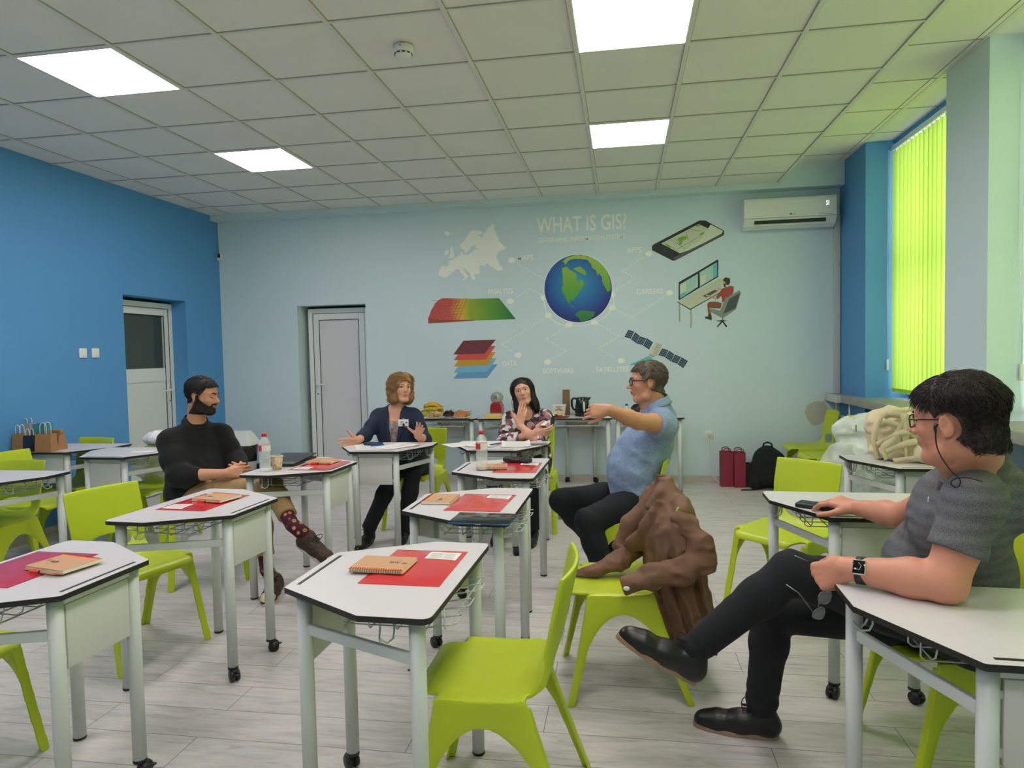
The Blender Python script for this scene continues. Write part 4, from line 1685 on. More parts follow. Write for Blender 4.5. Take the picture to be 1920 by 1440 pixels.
# tablet
t = thing('tablet_computer', 'dark tablet with reflective screen hanging slightly over the desk edge', 'tablet', (-0.565, 2.665, ZTOP + 0.001), math.radians(-3))
MB().rbox((0, 0, 0.0045), (0.252, 0.172, 0.008), 0.004).obj('body', mat('tablet_blue', '2c5a86', 0.3, metal=0.5), t)
MB().rbox((0, 0, 0.0088), (0.247, 0.167, 0.0008), 0.0003).obj('screen', mat('tablet_glass', '0c1012', 0.06, spec=0.8), t)
b = MB()
text_on(b, 'ALE', Vector((-0.012, -0.0868, 0.0028)), Vector((0.024, 0, 0)), Vector((0, 0, 0.0036)), 0, 0.02)
b.obj('side_mark', m_paper, t)
# glasses case
rbox_thing('glasses_case', 'black glasses case lying behind the notebook and folder on the third middle desk', 'glasses case', (-0.645, 4.095, ZT_), (0.19, 0.07, 0.034), 0.015, m_black, -27)

# laptop
t = thing('laptop', 'closed dark laptop, lid slightly ajar, on the desk by the man in black', 'laptop', (-2.135, 4.06, ZTOP + 0.001), math.radians(92))
m_lap = mat('laptop_dark', '2c2f33', 0.35)
MB().rbox((0, 0, 0.009), (0.34, 0.235, 0.015), 0.005).obj('base', m_black, t)
MB().rbox((0, 0.0, 0.0), (0.34, 0.235, 0.007), 0.003, R=Matrix.Rotation(math.radians(0), 3, 'X')).obj('lid', m_lap, t).location = (0, 0, 0.026)
bpy.data.objects['lid'].rotation_euler = (0, math.radians(-3.0), 0)
MB().rbox((0, 0.112, 0.019), (0.26, 0.012, 0.010), 0.003).obj('hinge', m_black, t)


# water bottles
m_pet = bpy.data.materials.new('bottle_plastic')
m_pet.use_nodes = True
pb = m_pet.node_tree.nodes['Principled BSDF']
pb.inputs['Base Color'].default_value = (0.93, 0.96, 0.96, 1)
pb.inputs['Roughness'].default_value = 0.04
pb.inputs['Alpha'].default_value = 0.30
m_red = mat('cap_red', 'd3202c', 0.4)


def bottle_profile():
    p = [(0.0, 0.004), (0.020, 0.002), (0.030, 0.0), (0.0335, 0.006), (0.034, 0.02)]
    z = 0.02
    while z < 0.115:
        p += [(0.034, z), (0.0318, z + 0.004), (0.034, z + 0.008)]
        z += 0.0125
    p += [(0.0338, 0.122), (0.0338, 0.160), (0.033, 0.168), (0.029, 0.184), (0.020, 0.199), (0.013, 0.207), (0.012, 0.214)]
    return p


def make_bottle(label, loc, k=1.0):
    t = thing('water_bottle', label, 'water bottle', loc, 0.4, 'clear water bottles with red caps')
    t.scale = (k, k, k)
    MB().lathe(bottle_profile(), n=32).obj('bottle_body', m_pet, t)
    MB().lathe([(0.0152, 0.209), (0.0152, 0.2275), (0.0135, 0.229), (0.0, 0.229)], n=20).obj('cap', m_red, t)
    b = MB()
    b.lathe([(0.0342, 0.124), (0.0342, 0.158)], n=32)
    b.f = b.f[:-2]
    b.mi, b.sm = b.mi[:-2], b.sm[:-2]
    b.mi = [0 if (i % 32) < 22 else 1 for i in range(len(b.f))]
    text_on(b, 'LA', Vector((-0.010, -0.0348, 0.130)), Vector((0.02, 0, 0)), Vector((0, 0, 0.022)), 1)
    b.obj('label_wrap', [mat('label_red', 'cf3038', 0.5), m_paper], t)
    MB().lathe([(0.0, 0.005), (0.0308, 0.005), (0.0312, 0.040), (0.0, 0.040)], n=24).obj('water', mat('water', 'e8f2f2', 0.02, alpha=0.22), t)
    return t


make_bottle('clear water bottle with red cap beside the paper cup', (-2.115, 3.735, ZT_))
make_bottle('clear water bottle with red cap on the third middle desk', (-0.812, 3.83, ZT_))

# paper cup
t = thing('paper_cup', 'brown patterned paper cup between bottle and laptop', 'cup', (-2.075, 3.80, ZT_))
cup = [(0.026, 0.0), (0.0265, 0.002), (0.0365, 0.082), (0.0355, 0.082), (0.025, 0.004), (0.0, 0.004)]
MB().lathe(cup, n=28).obj('cup_body', mat('cup_brown', 'a87a48', 0.5, var=(55, 1.0, 'e3cfae')), t)
MB().tube([(0.0366 * math.cos(a), 0.0366 * math.sin(a), 0.082) for a in [2 * PI * k / 28 for k in range(28)]], 0.0016, 6, closed=True).obj('rim', m_paper, t)


# loose papers
def sheet(name, label, cat, c, w, l, deg, z=0.0, curl=0.003, group=None, lines=True, m=None):
    b = MB()
    f = lambda u, v: Vector(((u - .5) * w, (v - .5) * l, 0.0006 + z + curl * (abs(u - .5) * 2) ** 3 * (0.4 + v) + 0.0008 * math.sin(9 * u + 4 * v)))
    b.grid(f, 10, 10, 0)
    b.grid(lambda u, v: f(1 - u, v) - Vector((0, 0, 0.0004)), 10, 10, 0)
    if lines:
        for k in range(12):
            b.grid(lambda u, v: f(0.12 + (0.74 - 0.2 * (k % 4 == 3)) * u, 0.12 + 0.062 * k + 0.010 * v) + Vector((0, 0, 0.0004)), 6, 1, 1)
    o = b.obj(name, [m or m_paper, mat('faint_print', 'b9bac0', 0.8)])
    o.location = c
    o.rotation_euler = (0, 0, math.radians(deg))
    return tag(o, label, cat, group)


sheet('paper_sheet', 'printed sheet under the glasses of the woman in the blazer', 'paper', (-1.86, 4.78, ZT_), 0.21, 0.297, 25, group='loose papers on the desks')
sheet('paper_sheet', 'printed sheet in the middle of the desk of the woman in the blazer', 'paper', (-1.66, 4.80, ZT_ + 0.0015), 0.21, 0.297, -38, group='loose papers on the desks')
sheet('paper_sheet', 'sheet hanging over the left edge of the desk of the dark-haired woman', 'paper', (-1.17, 4.92, ZT_ + 0.0015), 0.21, 0.297, -52, curl=0.0, group='loose papers on the desks')
sheet('paper_sheet', 'open sheet on the left half of the dark-haired woman\'s desk', 'paper', (-1.02, 4.92, ZT_ + 0.003), 0.21, 0.297, -8, group='loose papers on the desks')
sheet('paper_sheet', 'rumpled sheet on the right half of the dark-haired woman\'s desk', 'paper', (-0.78, 4.90, ZT_ + 0.0015), 0.21, 0.28, 10, curl=0.012, group='loose papers on the desks')
b = MB()
b.tube([(-0.065, 0, 0.005), (0.06, 0, 0.005), (0.068, 0, 0.005)], [0.0042, 0.0042, 0.001], 8)
o = b.obj('ballpoint_pen', mat('pen_navy', '26304a', 0.4))
o.location = (-0.93, 4.88, ZT_ + 0.005)
o.rotation_euler = (0, 0, 1.1)
tag(o, 'dark pen lying on the papers of the dark-haired woman', 'pen')
rbox_thing('mobile_phone', 'grey phone at the right end of the dark-haired woman\'s desk', 'phone', (-0.615, 4.90, ZT_), (0.14, 0.07, 0.009), 0.004, mat('phone_grey', '6c6a66', 0.3), 5)
rbox_thing('spectacle_pouch', 'dark blue pouch on the papers in front of the woman in the blazer', 'pouch', (-1.865, 4.86, ZT_ + 0.003), (0.14, 0.07, 0.02), 0.009, mat('pouch_blue', '1c3048', 0.5), -12)
b = MB()
b.tube([(-0.05, 0, 0.005), (0.05, 0, 0.005)], 0.005, 8)
o = b.obj('ballpoint_pen', mat('pen_blue', '2440b0', 0.35))
o.location = (-1.81, 4.80, ZT_ + 0.004)
o.rotation_euler = (0, 0, 0.5)
tag(o, 'bright blue pen beside the dark blue pouch', 'pen')

# ================================================================ people
def nrm(v):
    v = np.array(v, float)
    return v / (np.linalg.norm(v) + 1e-12)


def frame(fwd, up=(0, 0, 1)):
    z = nrm(up)
    y = np.array(fwd, float)
    y = nrm(y - z * (y @ z))
    x = np.cross(y, z)
    return np.stack([x, y, z], 1)          # columns: right, forward, up


def tilt(R, pitch=0, roll=0, yaw=0):
    """pitch>0 looks up, roll>0 leans to the own right, yaw>0 turns left"""
    e = lambda ax, a: np.array(Matrix.Rotation(math.radians(a), 3, ax))
    return R @ e('Z', yaw) @ e('Y', roll) @ e('X', pitch)


m_skin = mat('skin_light', 'd9a088', 0.5, sss=0.15, bump=(260, 0.08))
m_skin2 = mat('skin_tan', 'c98f70', 0.5, sss=0.15, bump=(240, 0.10))
m_skin3 = mat('skin_rosy', 'd08f74', 0.48, sss=0.15, bump=(200, 0.10))
m_lip = mat('lips', 'bd7568', 0.4)
m_lipd = mat('lips_dark', 'a0574c', 0.4)
m_eye = mat('eye_white', 'e4e0da', 0.15)
m_iris = mat('iris_dark', '2a1c14', 0.1)
NP = lambda v: np.array(v, float)


def head(V, c, R, s=1.0, jaw=1.0, nose=1.0, k=.012):
    H = lambda x, y, z: NP(c) + R @ (NP((x, y, z)) * s)
    V.ell(H(0, -.018, .032), (.075 * s, .094 * s, .082 * s), R, k)
    V.ell(H(0, .020, .010), (.068 * s, .070 * s, .085 * s), R, .02)
    V.ell(H(0, .030, -.035), (.058 * s, .058 * s, .070 * s), R, .02)
    V.chain([H(-.056, -.012, -.050), H(-.050 * jaw, .012, -.082), H(-.020, .062, -.100), H(.020, .062, -.100), H(.050 * jaw, .012, -.082), H(.056, -.012, -.050)], [.014 * s, .015 * s, .014 * s, .014 * s, .015 * s, .014 * s], .024)
    V.ell(H(0, .068, -.098), (.017 * s, .013 * s, .014 * s), R, .015)
    V.cap(H(0, .02, -.06), H(0, .045, -.09), .035 * s, .025 * s, .02)
    for q in (-1, 1):
        V.ell(H(q * .040, .058, -.022), (.020 * s, .018 * s, .018 * s), R, .018)      # cheekbones
        V.cap(H(q * .012, .083, .024), H(q * .045, .068, .026), .010 * s, .009 * s, .014)  # brow ridge
        V.ell(H(q * .031, .094, .006), (.017 * s, .014 * s, .011 * s), R, .010, 'cut')     # eye socket
    # nose
    V.chain([H(0, .083, .012), H(0, .092, -.006), H(0, .104 + .004 * nose, -.026)], [.0065 * s, .0078 * s, .0098 * s * nose], .008)
    for q in (-1, 1):
        V.ell(H(q * .0115, .094, -.031), (.0078 * s, .010 * s, .0078 * s), R, .006)
        V.ell(H(q * .0062, .100, -.0375), (.003 * s, .0045 * s, .003 * s), R, .002, 'cut')
    # mouth
    V.ell(H(0, .080, -.060), (.024 * s, .014 * s, .016 * s), R, .012)
    V.chain([H(-.021, .082, -.0575), H(0, .094, -.0535), H(.021, .082, -.0575)], [.0028 * s, .0048 * s, .0028 * s], .004)
    V.chain([H(-.019, .081, -.0605), H(0, .091, -.0650), H(.019, .081, -.0605)], [.0030 * s, .0058 * s, .0030 * s], .004)
    V.chain([H(-.022, .086, -.0590), H(0, .100, -.0592), H(.022, .086, -.0590)], [.0010 * s, .0016 * s, .0010 * s], .002, 'cut')
    # ears
    for q in (-1, 1):
        Re = R @ np.array(Matrix.Rotation(math.radians(-q * 22), 3, 'Z')) @ np.array(Matrix.Rotation(math.radians(-10), 3, 'X'))
        V.ell(H(q * .080, -.012, -.004), (.0065 * s, .0185 * s, .031 * s), Re, .008)
        V.ell(H(q * .088, -.010, .001), (.0062 * s, .0105 * s, .019 * s), Re, .003, 'cut')
        V.ell(H(q * .082, -.004, .0), (.003 * s, .003 * s, .008 * s), Re, .003)
        V.ell(H(q * .078, -.004, -.028), (.006 * s, .008 * s, .009 * s), Re, .006)
    return H


def face_parts(root, H, R, s=1.0, brow='2a1d16', look=0.0, closed=False, browt=.0030, skin=None, lookz=0.0):
    for q in (-1, 1):
        b = MB()
        b.ball(H(q * .031, .0735, .005), .0125 * s, 0, 16)
        if not closed:
            d = nrm(NP((look, 1, lookz)))
            e = NP((q * .031, .0735, .005)) + d * .0083
            b.ball(H(*e), .0070 * s, 1, 12)
        b.obj('eye', [m_eye, m_iris], root)
        l = MB()
        n = 7
        for (zz, yy, rr) in ((.0125, .084, .0026), (.0000 if not closed else .003, .0830, .0020)):
            l.tube([H(q * .031 + .0155 * (2 * i / n - 1), yy - .011 * (2 * i / n - 1) ** 2 - .002 * abs(2 * i / n - 1), .005 + (zz - .005) * (1 - (2 * i / n - 1) ** 2)) for i in range(n + 1)], rr * s, 6)
        if closed:
            l.ball(H(q * .031, .0745, .0062), (.0130 * s, .0132 * s, .0128 * s), 0, 14)
        l.tube([H(q * .031 + .0160 * (2 * i / n - 1), .0862 - .011 * (2 * i / n - 1) ** 2, .0042 + (.0062 if not closed else -.0055) * (1 - (2 * i / n - 1) ** 2)) for i in range(n + 1)], .0011 * s, 5, 1)
        l.obj('eyelid', [skin or m_skin, m_iris], root)
        w = MB()
        w.tube([H(q * (.012 + .035 * i / 5), .0935 - .018 * (i / 5) ** 1.8, .0235 + .006 * math.sin(PI * i / 5 * .8)) for i in range(6)], [browt * k * s for k in (1.1, 1.25, 1.2, 1.0, .8, .4)], 6)
        w.obj('eyebrow', mat('hair_' + brow, brow, 0.8), root)


def hand(V, w, F, T, N, curl=(20, 20, 20, 20), s=1.0, spread=4, thumb=(.55, .8, -.3), tcurl=15, k=.010, kc=(1, 1, .7)):
    """w wrist, F toward the fingers, T toward the thumb side, N out of the back of the hand"""
    F, T, N = nrm(F), nrm(T), nrm(N)
    T = nrm(T - F * (T @ F))
    N2 = np.cross(F, T)
    N = N2 if N2 @ N > 0 else -N2
    w = NP(w)
    V.cap(w - F * .01, w + F * .022 * s, .024 * s, .025 * s, .012, flat=(N, .72))
    off = (.029, .010, -.010, -.028)
    ln = (.088, .092, .087, .080)
    fl = (.044, .049, .045, .035)
    for i in range(4):
        K = w + (F * ln[i] + T * off[i] * 1.0) * s
        V.cap(w + (F * .018 + T * off[i] * .62) * s, K, .0150 * s, .0112 * s, .012)
        a = 0.0
        side = math.radians(spread) * (1.5 - i)
        p = K
        r = [.0092, .0086, .0078, .0066]
        segs = (fl[i], fl[i] * .62, fl[i] * .50)
        for j in range(3):
            a += math.radians(curl[i]) * kc[j]
            d = F * math.cos(a) - N * math.sin(a)
            d = nrm(d + T * math.sin(side) * max(0, math.cos(a)))
            q = p + d * segs[j] * s
            V.cap(p, q, r[j] * s, r[j + 1] * s, .004)
            p = q
    th = nrm(F * thumb[0] + T * thumb[1] + N * thumb[2])
    p = w + (F * .020 + T * .020 - N * .004) * s
    q = p + th * .045 * s
    V.cap(p, q, .0165 * s, .0122 * s, .012)
    ax = nrm(np.cross(th, nrm(F * .8 - T * .6)))
    for j, L in enumerate((.034, .027)):
        M_ = np.array(Matrix.Rotation(math.radians(tcurl), 3, Vector(ax)))
        th = M_ @ th
        p, q = q, q + th * L * s
        V.cap(p, q, (.0110, .0100)[j] * s, (.0100, .0082)[j] * s, .004)
    V.cap(w + (F * .03 + T * .016 - N * .010) * s, w + (F * .062 + T * .020 - N * .008) * s, .013 * s, .010 * s, .01)


def limb(V, a, b, c, r, k=.02):
    """two tapering segments with a muscle bulge on each"""
    a, b, c = NP(a), NP(b), NP(c)
    V.cap(a, a * .55 + b * .45, r[0], r[1], k)
    V.cap(a * .55 + b * .45, b, r[1], r[2], k)
    V.cap(b, b * .68 + c * .32, r[2], r[3], k)
    V.cap(b * .68 + c * .32, c, r[3], r[4], k)


def torso(V, pel, chest, neck, shl, shr, R, g=1.0, belly=0.0, off=0.0, k=.05):
    pel, chest, neck = NP(pel), NP(chest), NP(neck)
    Rp = R
    V.ell(pel, ((.165 * g + off), (.125 * g + off), .12 + off), Rp, k)
    mid = (pel + chest) / 2
    V.ell(mid + R[:, 1] * (.012 + belly * .5), ((.150 * g + off + belly * .35), (.110 * g + off + belly * .6), .15 + off), Rp, k)
    V.ell(chest, ((.165 * g + off), (.112 * g + off), .155 + off), Rp, k)
    for sh in (shl, shr):
        V.cap(chest * .35 + NP(sh) * .65 + NP((0, 0, -.03)), sh, .062 * g + off, .054 * g + off, .04)
        V.cap(neck + NP((0, 0, -.004)), NP(sh) * .8 + neck * .2 + NP((0, 0, .012)), .050 + off * .5, .042 * g + off * .7, .05)
    V.cap(chest, neck + NP((0, 0, -.02)), .085 * g + off * .5, .062 + off * .3, .04)


def folds(V, amp=.004, f=22, seed=1, st=(1, 1, 1)):
    S = np.array(st, np.float32)
    V.warp(lambda P: amp * (vnoise(P * S * f + 1.7 * vnoise(P * 7, seed)[..., None], seed + 1) * .7 + vnoise(P * S * f * 2.1, seed + 2) * .35))


def bbox(pts, m):
    a = np.array([list(p) for p in pts])
    return a.min(0) - m, a.max(0) + m


def shoe(root, heel, toe, up, m, sole, w=.046, h=.004, name='shoe', accents=None, high=.0, laces=None):
    """heel and toe at sole height"""
    heel, toe = NP(heel), NP(toe)
    F = nrm(toe - heel)
    R = frame(F, up)
    L = np.linalg.norm(toe - heel)
    pt = lambda x, y, z: heel + R @ NP((x, y, z))
    V = Vox(*bbox([pt(-.09, -.05, -.03), pt(.09, L + .05, .2), pt(.09, -.05, .2), pt(-.09, L + .05, -.03), pt(.09, -.05, -.03), pt(-.09, -.05, .2)], .0), .0042 if h < .0035 else .0055)
    V.cap(pt(0, .030, .045), pt(0, L * .45, .040), w * .86, w * .88, .03)
    V.cap(pt(0, L * .45, .036), pt(.004, L - .045, .026), w * .92, w * .72, .03)
    V.cap(pt(.0, L * .72, .028), pt(.004, L - .030, .022), w * .98, w * .60, .02)
    V.cap(pt(0, .042, .05), pt(0, .045, .085 + high), w * .80, w * .72, .03)
    V.cap(pt(0, L * .35, .055), pt(0, .055, .080), w * .62, w * .74, .03)
    V.plane(pt(0, 0, .010), -R[:, 2], .004)
    o = V.obj(name, m, root, relax=1)
    # sole: outline extruded
    out = []
    for i in range(28):
        a = 2 * PI * i / 28
        x, y = math.cos(a), math.sin(a)
        wy = w * (.86 + .14 * math.sin(min(1, max(0, (y * .5 + .5))) * PI * .8)) * (1.02 if y > 0 else .92)
        out.append((x * wy * (abs(x) ** -.25 if abs(x) > .2 else 1.3) * .92, (y * .5 + .5) * (L + .006) - .003))
    b = MB()
    T_ = lambda p: Vector(pt(p.x, p.y, p.z))
    b.prism(out, 0.0, .016, T=T_)
    bevel(b.obj('sole', sole, o), .002)
    if laces is not None:
        l = MB()
        for i in range(4):
            y = L * (.36 + .075 * i)
            z = .105 - .020 * i
            l.tube([pt(-.020, y, z - .008), pt(-.006, y - .002, z), pt(.008, y + .012, z - .002), pt(.022, y + .014, z - .010)], .0022, 6)
        for q in (-1, 1):
            c = NP((q * .004, L * .34, .108))
            l.tube([pt(*(c + NP((q * .030 * math.sin(t), .016 * (1 - math.cos(t)) - .006, .012 * math.sin(t))))) for t in [2 * PI * j / 10 for j in range(11)]], .0020, 6)
        l.obj('laces', laces, o)
    return o


def head_region(V, c, R, s, fn, lo, hi, off, noise=None):
    """copy of the head field pushed outward and limited to fn(q)<0 in head coordinates"""
    B = Vox(lo, hi, V.h)
    # resample: same grid step, aligned to V
    i0 = np.maximum(0, np.floor((np.array(lo) - V.lo) / V.h).astype(int))
    i1 = np.minimum(V.n, np.ceil((np.array(hi) - V.lo) / V.h).astype(int))
    B.lo = (V.lo + i0 * V.h).astype(np.float32)
    B.a = V.a[i0[0]:i1[0], i0[1]:i1[1], i0[2]:i1[2]].copy()
    B.n = np.array(B.a.shape)
    B.ax = [B.lo[i] + V.h * np.arange(B.n[i], dtype=np.float32) for i in range(3)]
    sl, P = B.region(B.lo, B.lo + V.h * B.n)
    q = ((P - np.array(c, np.float32)) @ np.array(R, np.float32)) / s
    a = B.a[sl] - off
    if noise is not None:
        a = a + noise(q)
    B.a[sl] = np.maximum(a, fn(q) * s)
    return B


def person(name_label, loc):
    o = bpy.data.objects.new('person', bpy.data.meshes.new('person'))
    return o


def skin_obj(V, c, R, s, label, skin, lip, group=None):
    def mf(P):
        q = ((P - np.array(c)) @ R) / s
        lipm = (np.abs(q[:, 0]) < .020) & (q[:, 2] < -.0500 + .0 * q[:, 0]) & (q[:, 2] > -.0705) & (q[:, 1] > .080) & (np.hypot(q[:, 0] / .0215, (q[:, 2] + .0598) / .0092) < 1)
        return lipm.astype(int)
    o = V.obj('person', [skin, lip], None, matfn=mf)
    return tag(o, label, 'person')


def spectacles(root, H, s, m, w=.026, hgt=.017, rim=True, thick=.0016, name='glasses'):
    g = MB()
    for q in (-1, 1):
        pts = [H(q * .031 + w * math.copysign(abs(math.cos(a)) ** .55, math.cos(a)), .100 - .010 * abs(q * .031 + w * math.cos(a)) / .05, .003 + hgt * math.copysign(abs(math.sin(a)) ** .6, math.sin(a))) for a in [2 * PI * k / 24 for k in range(24)]]
        g.tube(pts, thick * s, 6, 0, closed=True)
        g.tube([H(q * .057, .091, .012), H(q * .072, .080, .013), H(q * .0775, .03, .013), H(q * .0785, -.004, .014), H(q * .074, -.026, .010)], thick * 1.1 * s, 6, 0)
    g.tube([H(-.006, .100, .008), H(0, .104, .010), H(.006, .100, .008)], thick * s, 6, 0)
    o = g.obj(name, m, root)
    l = MB()
    for q in (-1, 1):
        pts = [H(q * .031 + w * .96 * math.copysign(abs(math.cos(a)) ** .55, math.cos(a)), .100 - .010 * abs(q * .031 + w * math.cos(a)) / .05, .003 + hgt * .95 * math.copysign(abs(math.sin(a)) ** .6, math.sin(a))) for a in [2 * PI * k / 24 for k in range(24)]]
        l.add(pts, [tuple(range(24))])
    l.obj('lens', mat('spectacle_lens', 'f2f6f4', 0.03, alpha=0.16), o)
    return o


def badge(label, c, R, w=.085, h=.055):
    """c centre, R columns right/forward/up of the badge plane"""
    Rm = Matrix([list(r) for r in R])
    o = thing('name_badge', label, 'name badge', (0, 0, 0), 0, 'white name badges')
    MB().rbox(c, (w, .002, h), .0008, R=Rm).obj('card', m_paper, o)
    b = MB()
    f = NP(R[:, 1]) * .0014
    for k, (ww, zz) in enumerate(((.030, .010), (.024, .002), (.020, -.010))):
        b.rbox(NP(c) + f + R @ NP((.012, 0, zz)), (ww, .0004, .0035), .0001, R=Rm)
    b.rbox(NP(c) + f + R @ NP((-.026, 0, .002)), (.014, .0004, .014), .0001, R=Rm)
    b.obj('print', mat('badge_ink', '4b5878', 0.7), o)
    b = MB()
    b.rbox(NP(c) + R @ NP((0, -.002, h * .5 + .004)), (.012, .005, .012), .001, R=Rm)
    b.obj('clip', m_steel, o)
    return o


A3 = lambda x, y, Y: NP(aty(x, y, Y))


def vert_normals(V, F):
    fn = np.cross(V[F[:, 2]] - V[F[:, 0]], V[F[:, 3]] - V[F[:, 1]])
    nn = np.zeros_like(V, dtype=np.float64)
    for i in range(4):
        np.add.at(nn, F[:, i], fn)
    return nn / (np.linalg.norm(nn, axis=1)[:, None] + 1e-12)


def strands(name, hair, m, c, R, n, L, r, flow, parent, keep=None, lift=.25, wave=.2, seed=1, sides=3, steps=6):
    """locks of hair combed over the hair mass; flow(q) gives the combing direction in head coordinates"""
    me = hair.data
    N = len(me.vertices)
    P = np.empty(N * 3, np.float32)
    me.vertices.foreach_get('co', P)
    P = P.reshape(-1, 3).astype(float)
    Fq = np.empty(len(me.polygons) * 4, np.int32)
    me.polygons.foreach_get('vertices', Fq)
    Nn = vert_normals(P, Fq.reshape(-1, 4))
    q = (P - c) @ R
    nq = Nn @ R
    ok = np.ones(N, bool) if keep is None else keep(q, nq)
    idx = np.nonzero(ok)[0]
    rg = np.random.RandomState(seed)
    pick = rg.choice(idx, n)
    p = q[pick] + rg.uniform(-.002, .002, (n, 3))
    nn = nq[pick]
    ln = L * rg.uniform(.55, 1.25, n)
    ph = rg.uniform(0, 6.28, (n, 1))
    jit = rg.normal(0, .16, (n, 3))
    lf = rg.uniform(0, 1, (n, 1)) ** 3
    ctr = NP((0, -.015, .02))
    pts = [p.copy()]
    d = None
    for i in range(steps - 1):
        f = flow(p) + jit
        if i > 0:
            nn = p - ctr
            nn /= np.linalg.norm(nn, axis=1)[:, None]
        t = f - nn * (f * nn).sum(1)[:, None]
        t /= np.linalg.norm(t, axis=1)[:, None] + 1e-9
        sdv = np.cross(t, nn)
        t = t + sdv * wave * np.sin(ph + i * 1.5) + nn * (lift * lf * (1 - i / steps * 1.4) + .02)
        t /= np.linalg.norm(t, axis=1)[:, None]
        p = p + t * (ln / (steps - 1))[:, None]
        pts.append(p.copy())
    pts = np.stack(pts, 1)                       # n, steps, 3
    pts = pts @ R.T + c
    V = np.zeros((n, steps, sides, 3))
    for i in range(steps):
        t = pts[:, min(i + 1, steps - 1)] - pts[:, max(i - 1, 0)]
        t /= np.linalg.norm(t, axis=1)[:, None] + 1e-9
        u = np.cross(t, R[:, 2][None] + .01)
        u /= np.linalg.norm(u, axis=1)[:, None] + 1e-9
        w = np.cross(t, u)
        rad = r * (1.0, 1.15, 1.0, .8, .55, .15)[min(5, int(i * 6 / steps))]
        for k in range(sides):
            a = 2 * PI * k / sides
            V[:, i, k] = pts[:, i] + (u * math.cos(a) + w * math.sin(a)) * rad
    V = V.reshape(-1, 3)
    base = (np.arange(n) * steps * sides)[:, None, None]
    F = []
    for i in range(steps - 1):
        for k in range(sides):
            l = (k + 1) % sides
            F.append([i * sides + k, i * sides + l, (i + 1) * sides + l, (i + 1) * sides + k])
    F = (np.array(F)[None] + base).reshape(-1, 4)
    return npobj(name, V, F, m, parent)


def surf(V, x, y, y0=1.0, y1=7.0):
    """first point of an implicit body on the sight line through a measured photo point"""
    d = CR * ((x - 960) / FPX) + CU * ((720 - y) / FPX) + CF
    d = NP(d) / d.y
    o = NP((0, 0, CAM_H))
    for Y in np.arange(y0, y1, .002):
        p = o + d * Y
        i = np.floor((p - V.lo) / V.h).astype(int)
        if (i >= 0).all() and (i < V.n - 1).all() and V.a[tuple(i)] < 0:
            return p
    return o + d * y1


def collar_fn(cc, TR, r0, hgt=.036, opn=2.45, drop=.05, fl=.02, up=None):
    """stand-up collar folded over; open at the front"""
    def cf(u, v):
        a = -opn + 2 * opn * u
        dd = TR[:, 0] * math.sin(a) - TR[:, 1] * math.cos(a)
        front = max(0, abs(a) - 1.5) / 1.2
        r = r0 + fl * max(0, v - .4)
        z = hgt * min(1, v / .4) - (hgt + .008) * max(0, v - .4) / .6 - drop * .5 * front - .022 * front * v
        return Vector(cc + dd * (r + .010 * front) + (NP((0, 0, 1)) if up is None else NP(up)) * z)
    return cf

# ================================================================ food and appliances on the tables by the wall
def blob_obj(name, pieces, m, parent=None, h=.004, k=.006, noise=None, matfn=None, relax=0):
    """pieces: list of ('cap',a,b,ra,rb) or ('ell',c,r)"""
    pts = []
    for p in pieces:
        if p[0] == 'cap':
            r = max(p[3], p[4])
            for q in (p[1], p[2]):
                pts += [NPv(q) - r, NPv(q) + r]
        else:
            r = max(p[2]) if isinstance(p[2], (tuple, list)) else p[2]
            pts += [NPv(p[1]) - r, NPv(p[1]) + r]
    a = np.array(pts)
    V = Vox(a.min(0) - .02, a.max(0) + .02, h)
    for p in pieces:
        if p[0] == 'cap':
            V.cap(p[1], p[2], p[3], p[4], k)
        else:
            V.ell(p[1], p[2], p[3] if len(p) > 3 else None, k)
    if noise:
        V.warp(lambda P: noise[0] * vnoise(P * noise[1], 3) + noise[0] * .5 * vnoise(P * noise[1] * 2.3, 4))
    return V.obj(name, m, parent, matfn=matfn, relax=relax)


NPv = lambda v: np.array(v, float)
TY = 6.99          # depth where the snacks stand
m_plate = mat('plate_white', 'e6e6e0', 0.3)
m_pastry = mat('pastry_pale', 'dfc08c', 0.8, var=(60, .6, 'b07b42'), bump=(90, .5))
m_choc = mat('cookie_chocolate', '4a2c22', 0.8, var=(60, .4, '2c1912'), bump=(90, .5))
m_bisc = mat('biscuit_gold', 'c98546', 0.7, var=(60, .5, 'a85f28'), bump=(90, .5))
rnd = random.Random(11)
X_ = lambda px, Y=TY: atz(px, 775, ZTOP).x * 0 + aty(px, 775, Y).x


def plate_of(name, label, x, y, r, m, n, size, kind):
    t = thing(name, label, 'plate of food', (x, y, ZT_), 0)
    MB().lathe([(r * .55, 0), (r * .62, .003), (r, .014), (r * .99, .017), (r * .60, .007), (0, .006)], n=32).obj('plate', m_plate, t)
    for k in range(n):
        a = rnd.uniform(0, 2 * PI)
        rr = r * .72 * math.sqrt(rnd.random())
        lay = k / n
        c = ((rr * (1 - lay * .55)) * math.cos(a), (rr * (1 - lay * .55)) * math.sin(a), .014 + .045 * lay + size * .3)
        R = Euler((rnd.uniform(-.5, .5), rnd.uniform(-.5, .5), rnd.uniform(0, 3))).to_matrix()
        if kind == 'pastry':
            o = MB()
            o.rbox(c, (size * 1.5, size, size * .55), size * .18, R=R)
        elif kind == 'cookie':
            o = MB()
            o.lathe([(0, -.006), (size * .9, -.006), (size, 0), (size * .8, .007), (0, .009)], c, 14, R=R)
        else:
            o = MB()
            o.lathe([(0, -.004), (size, -.004), (size * 1.03, 0), (size * .9, .006), (0, .007)], c, 16, R=Euler((0.9, 0.1 * rnd.uniform(-1, 1), rnd.uniform(-.4, .4))).to_matrix())
        o.obj(kind, m, t)
    return t


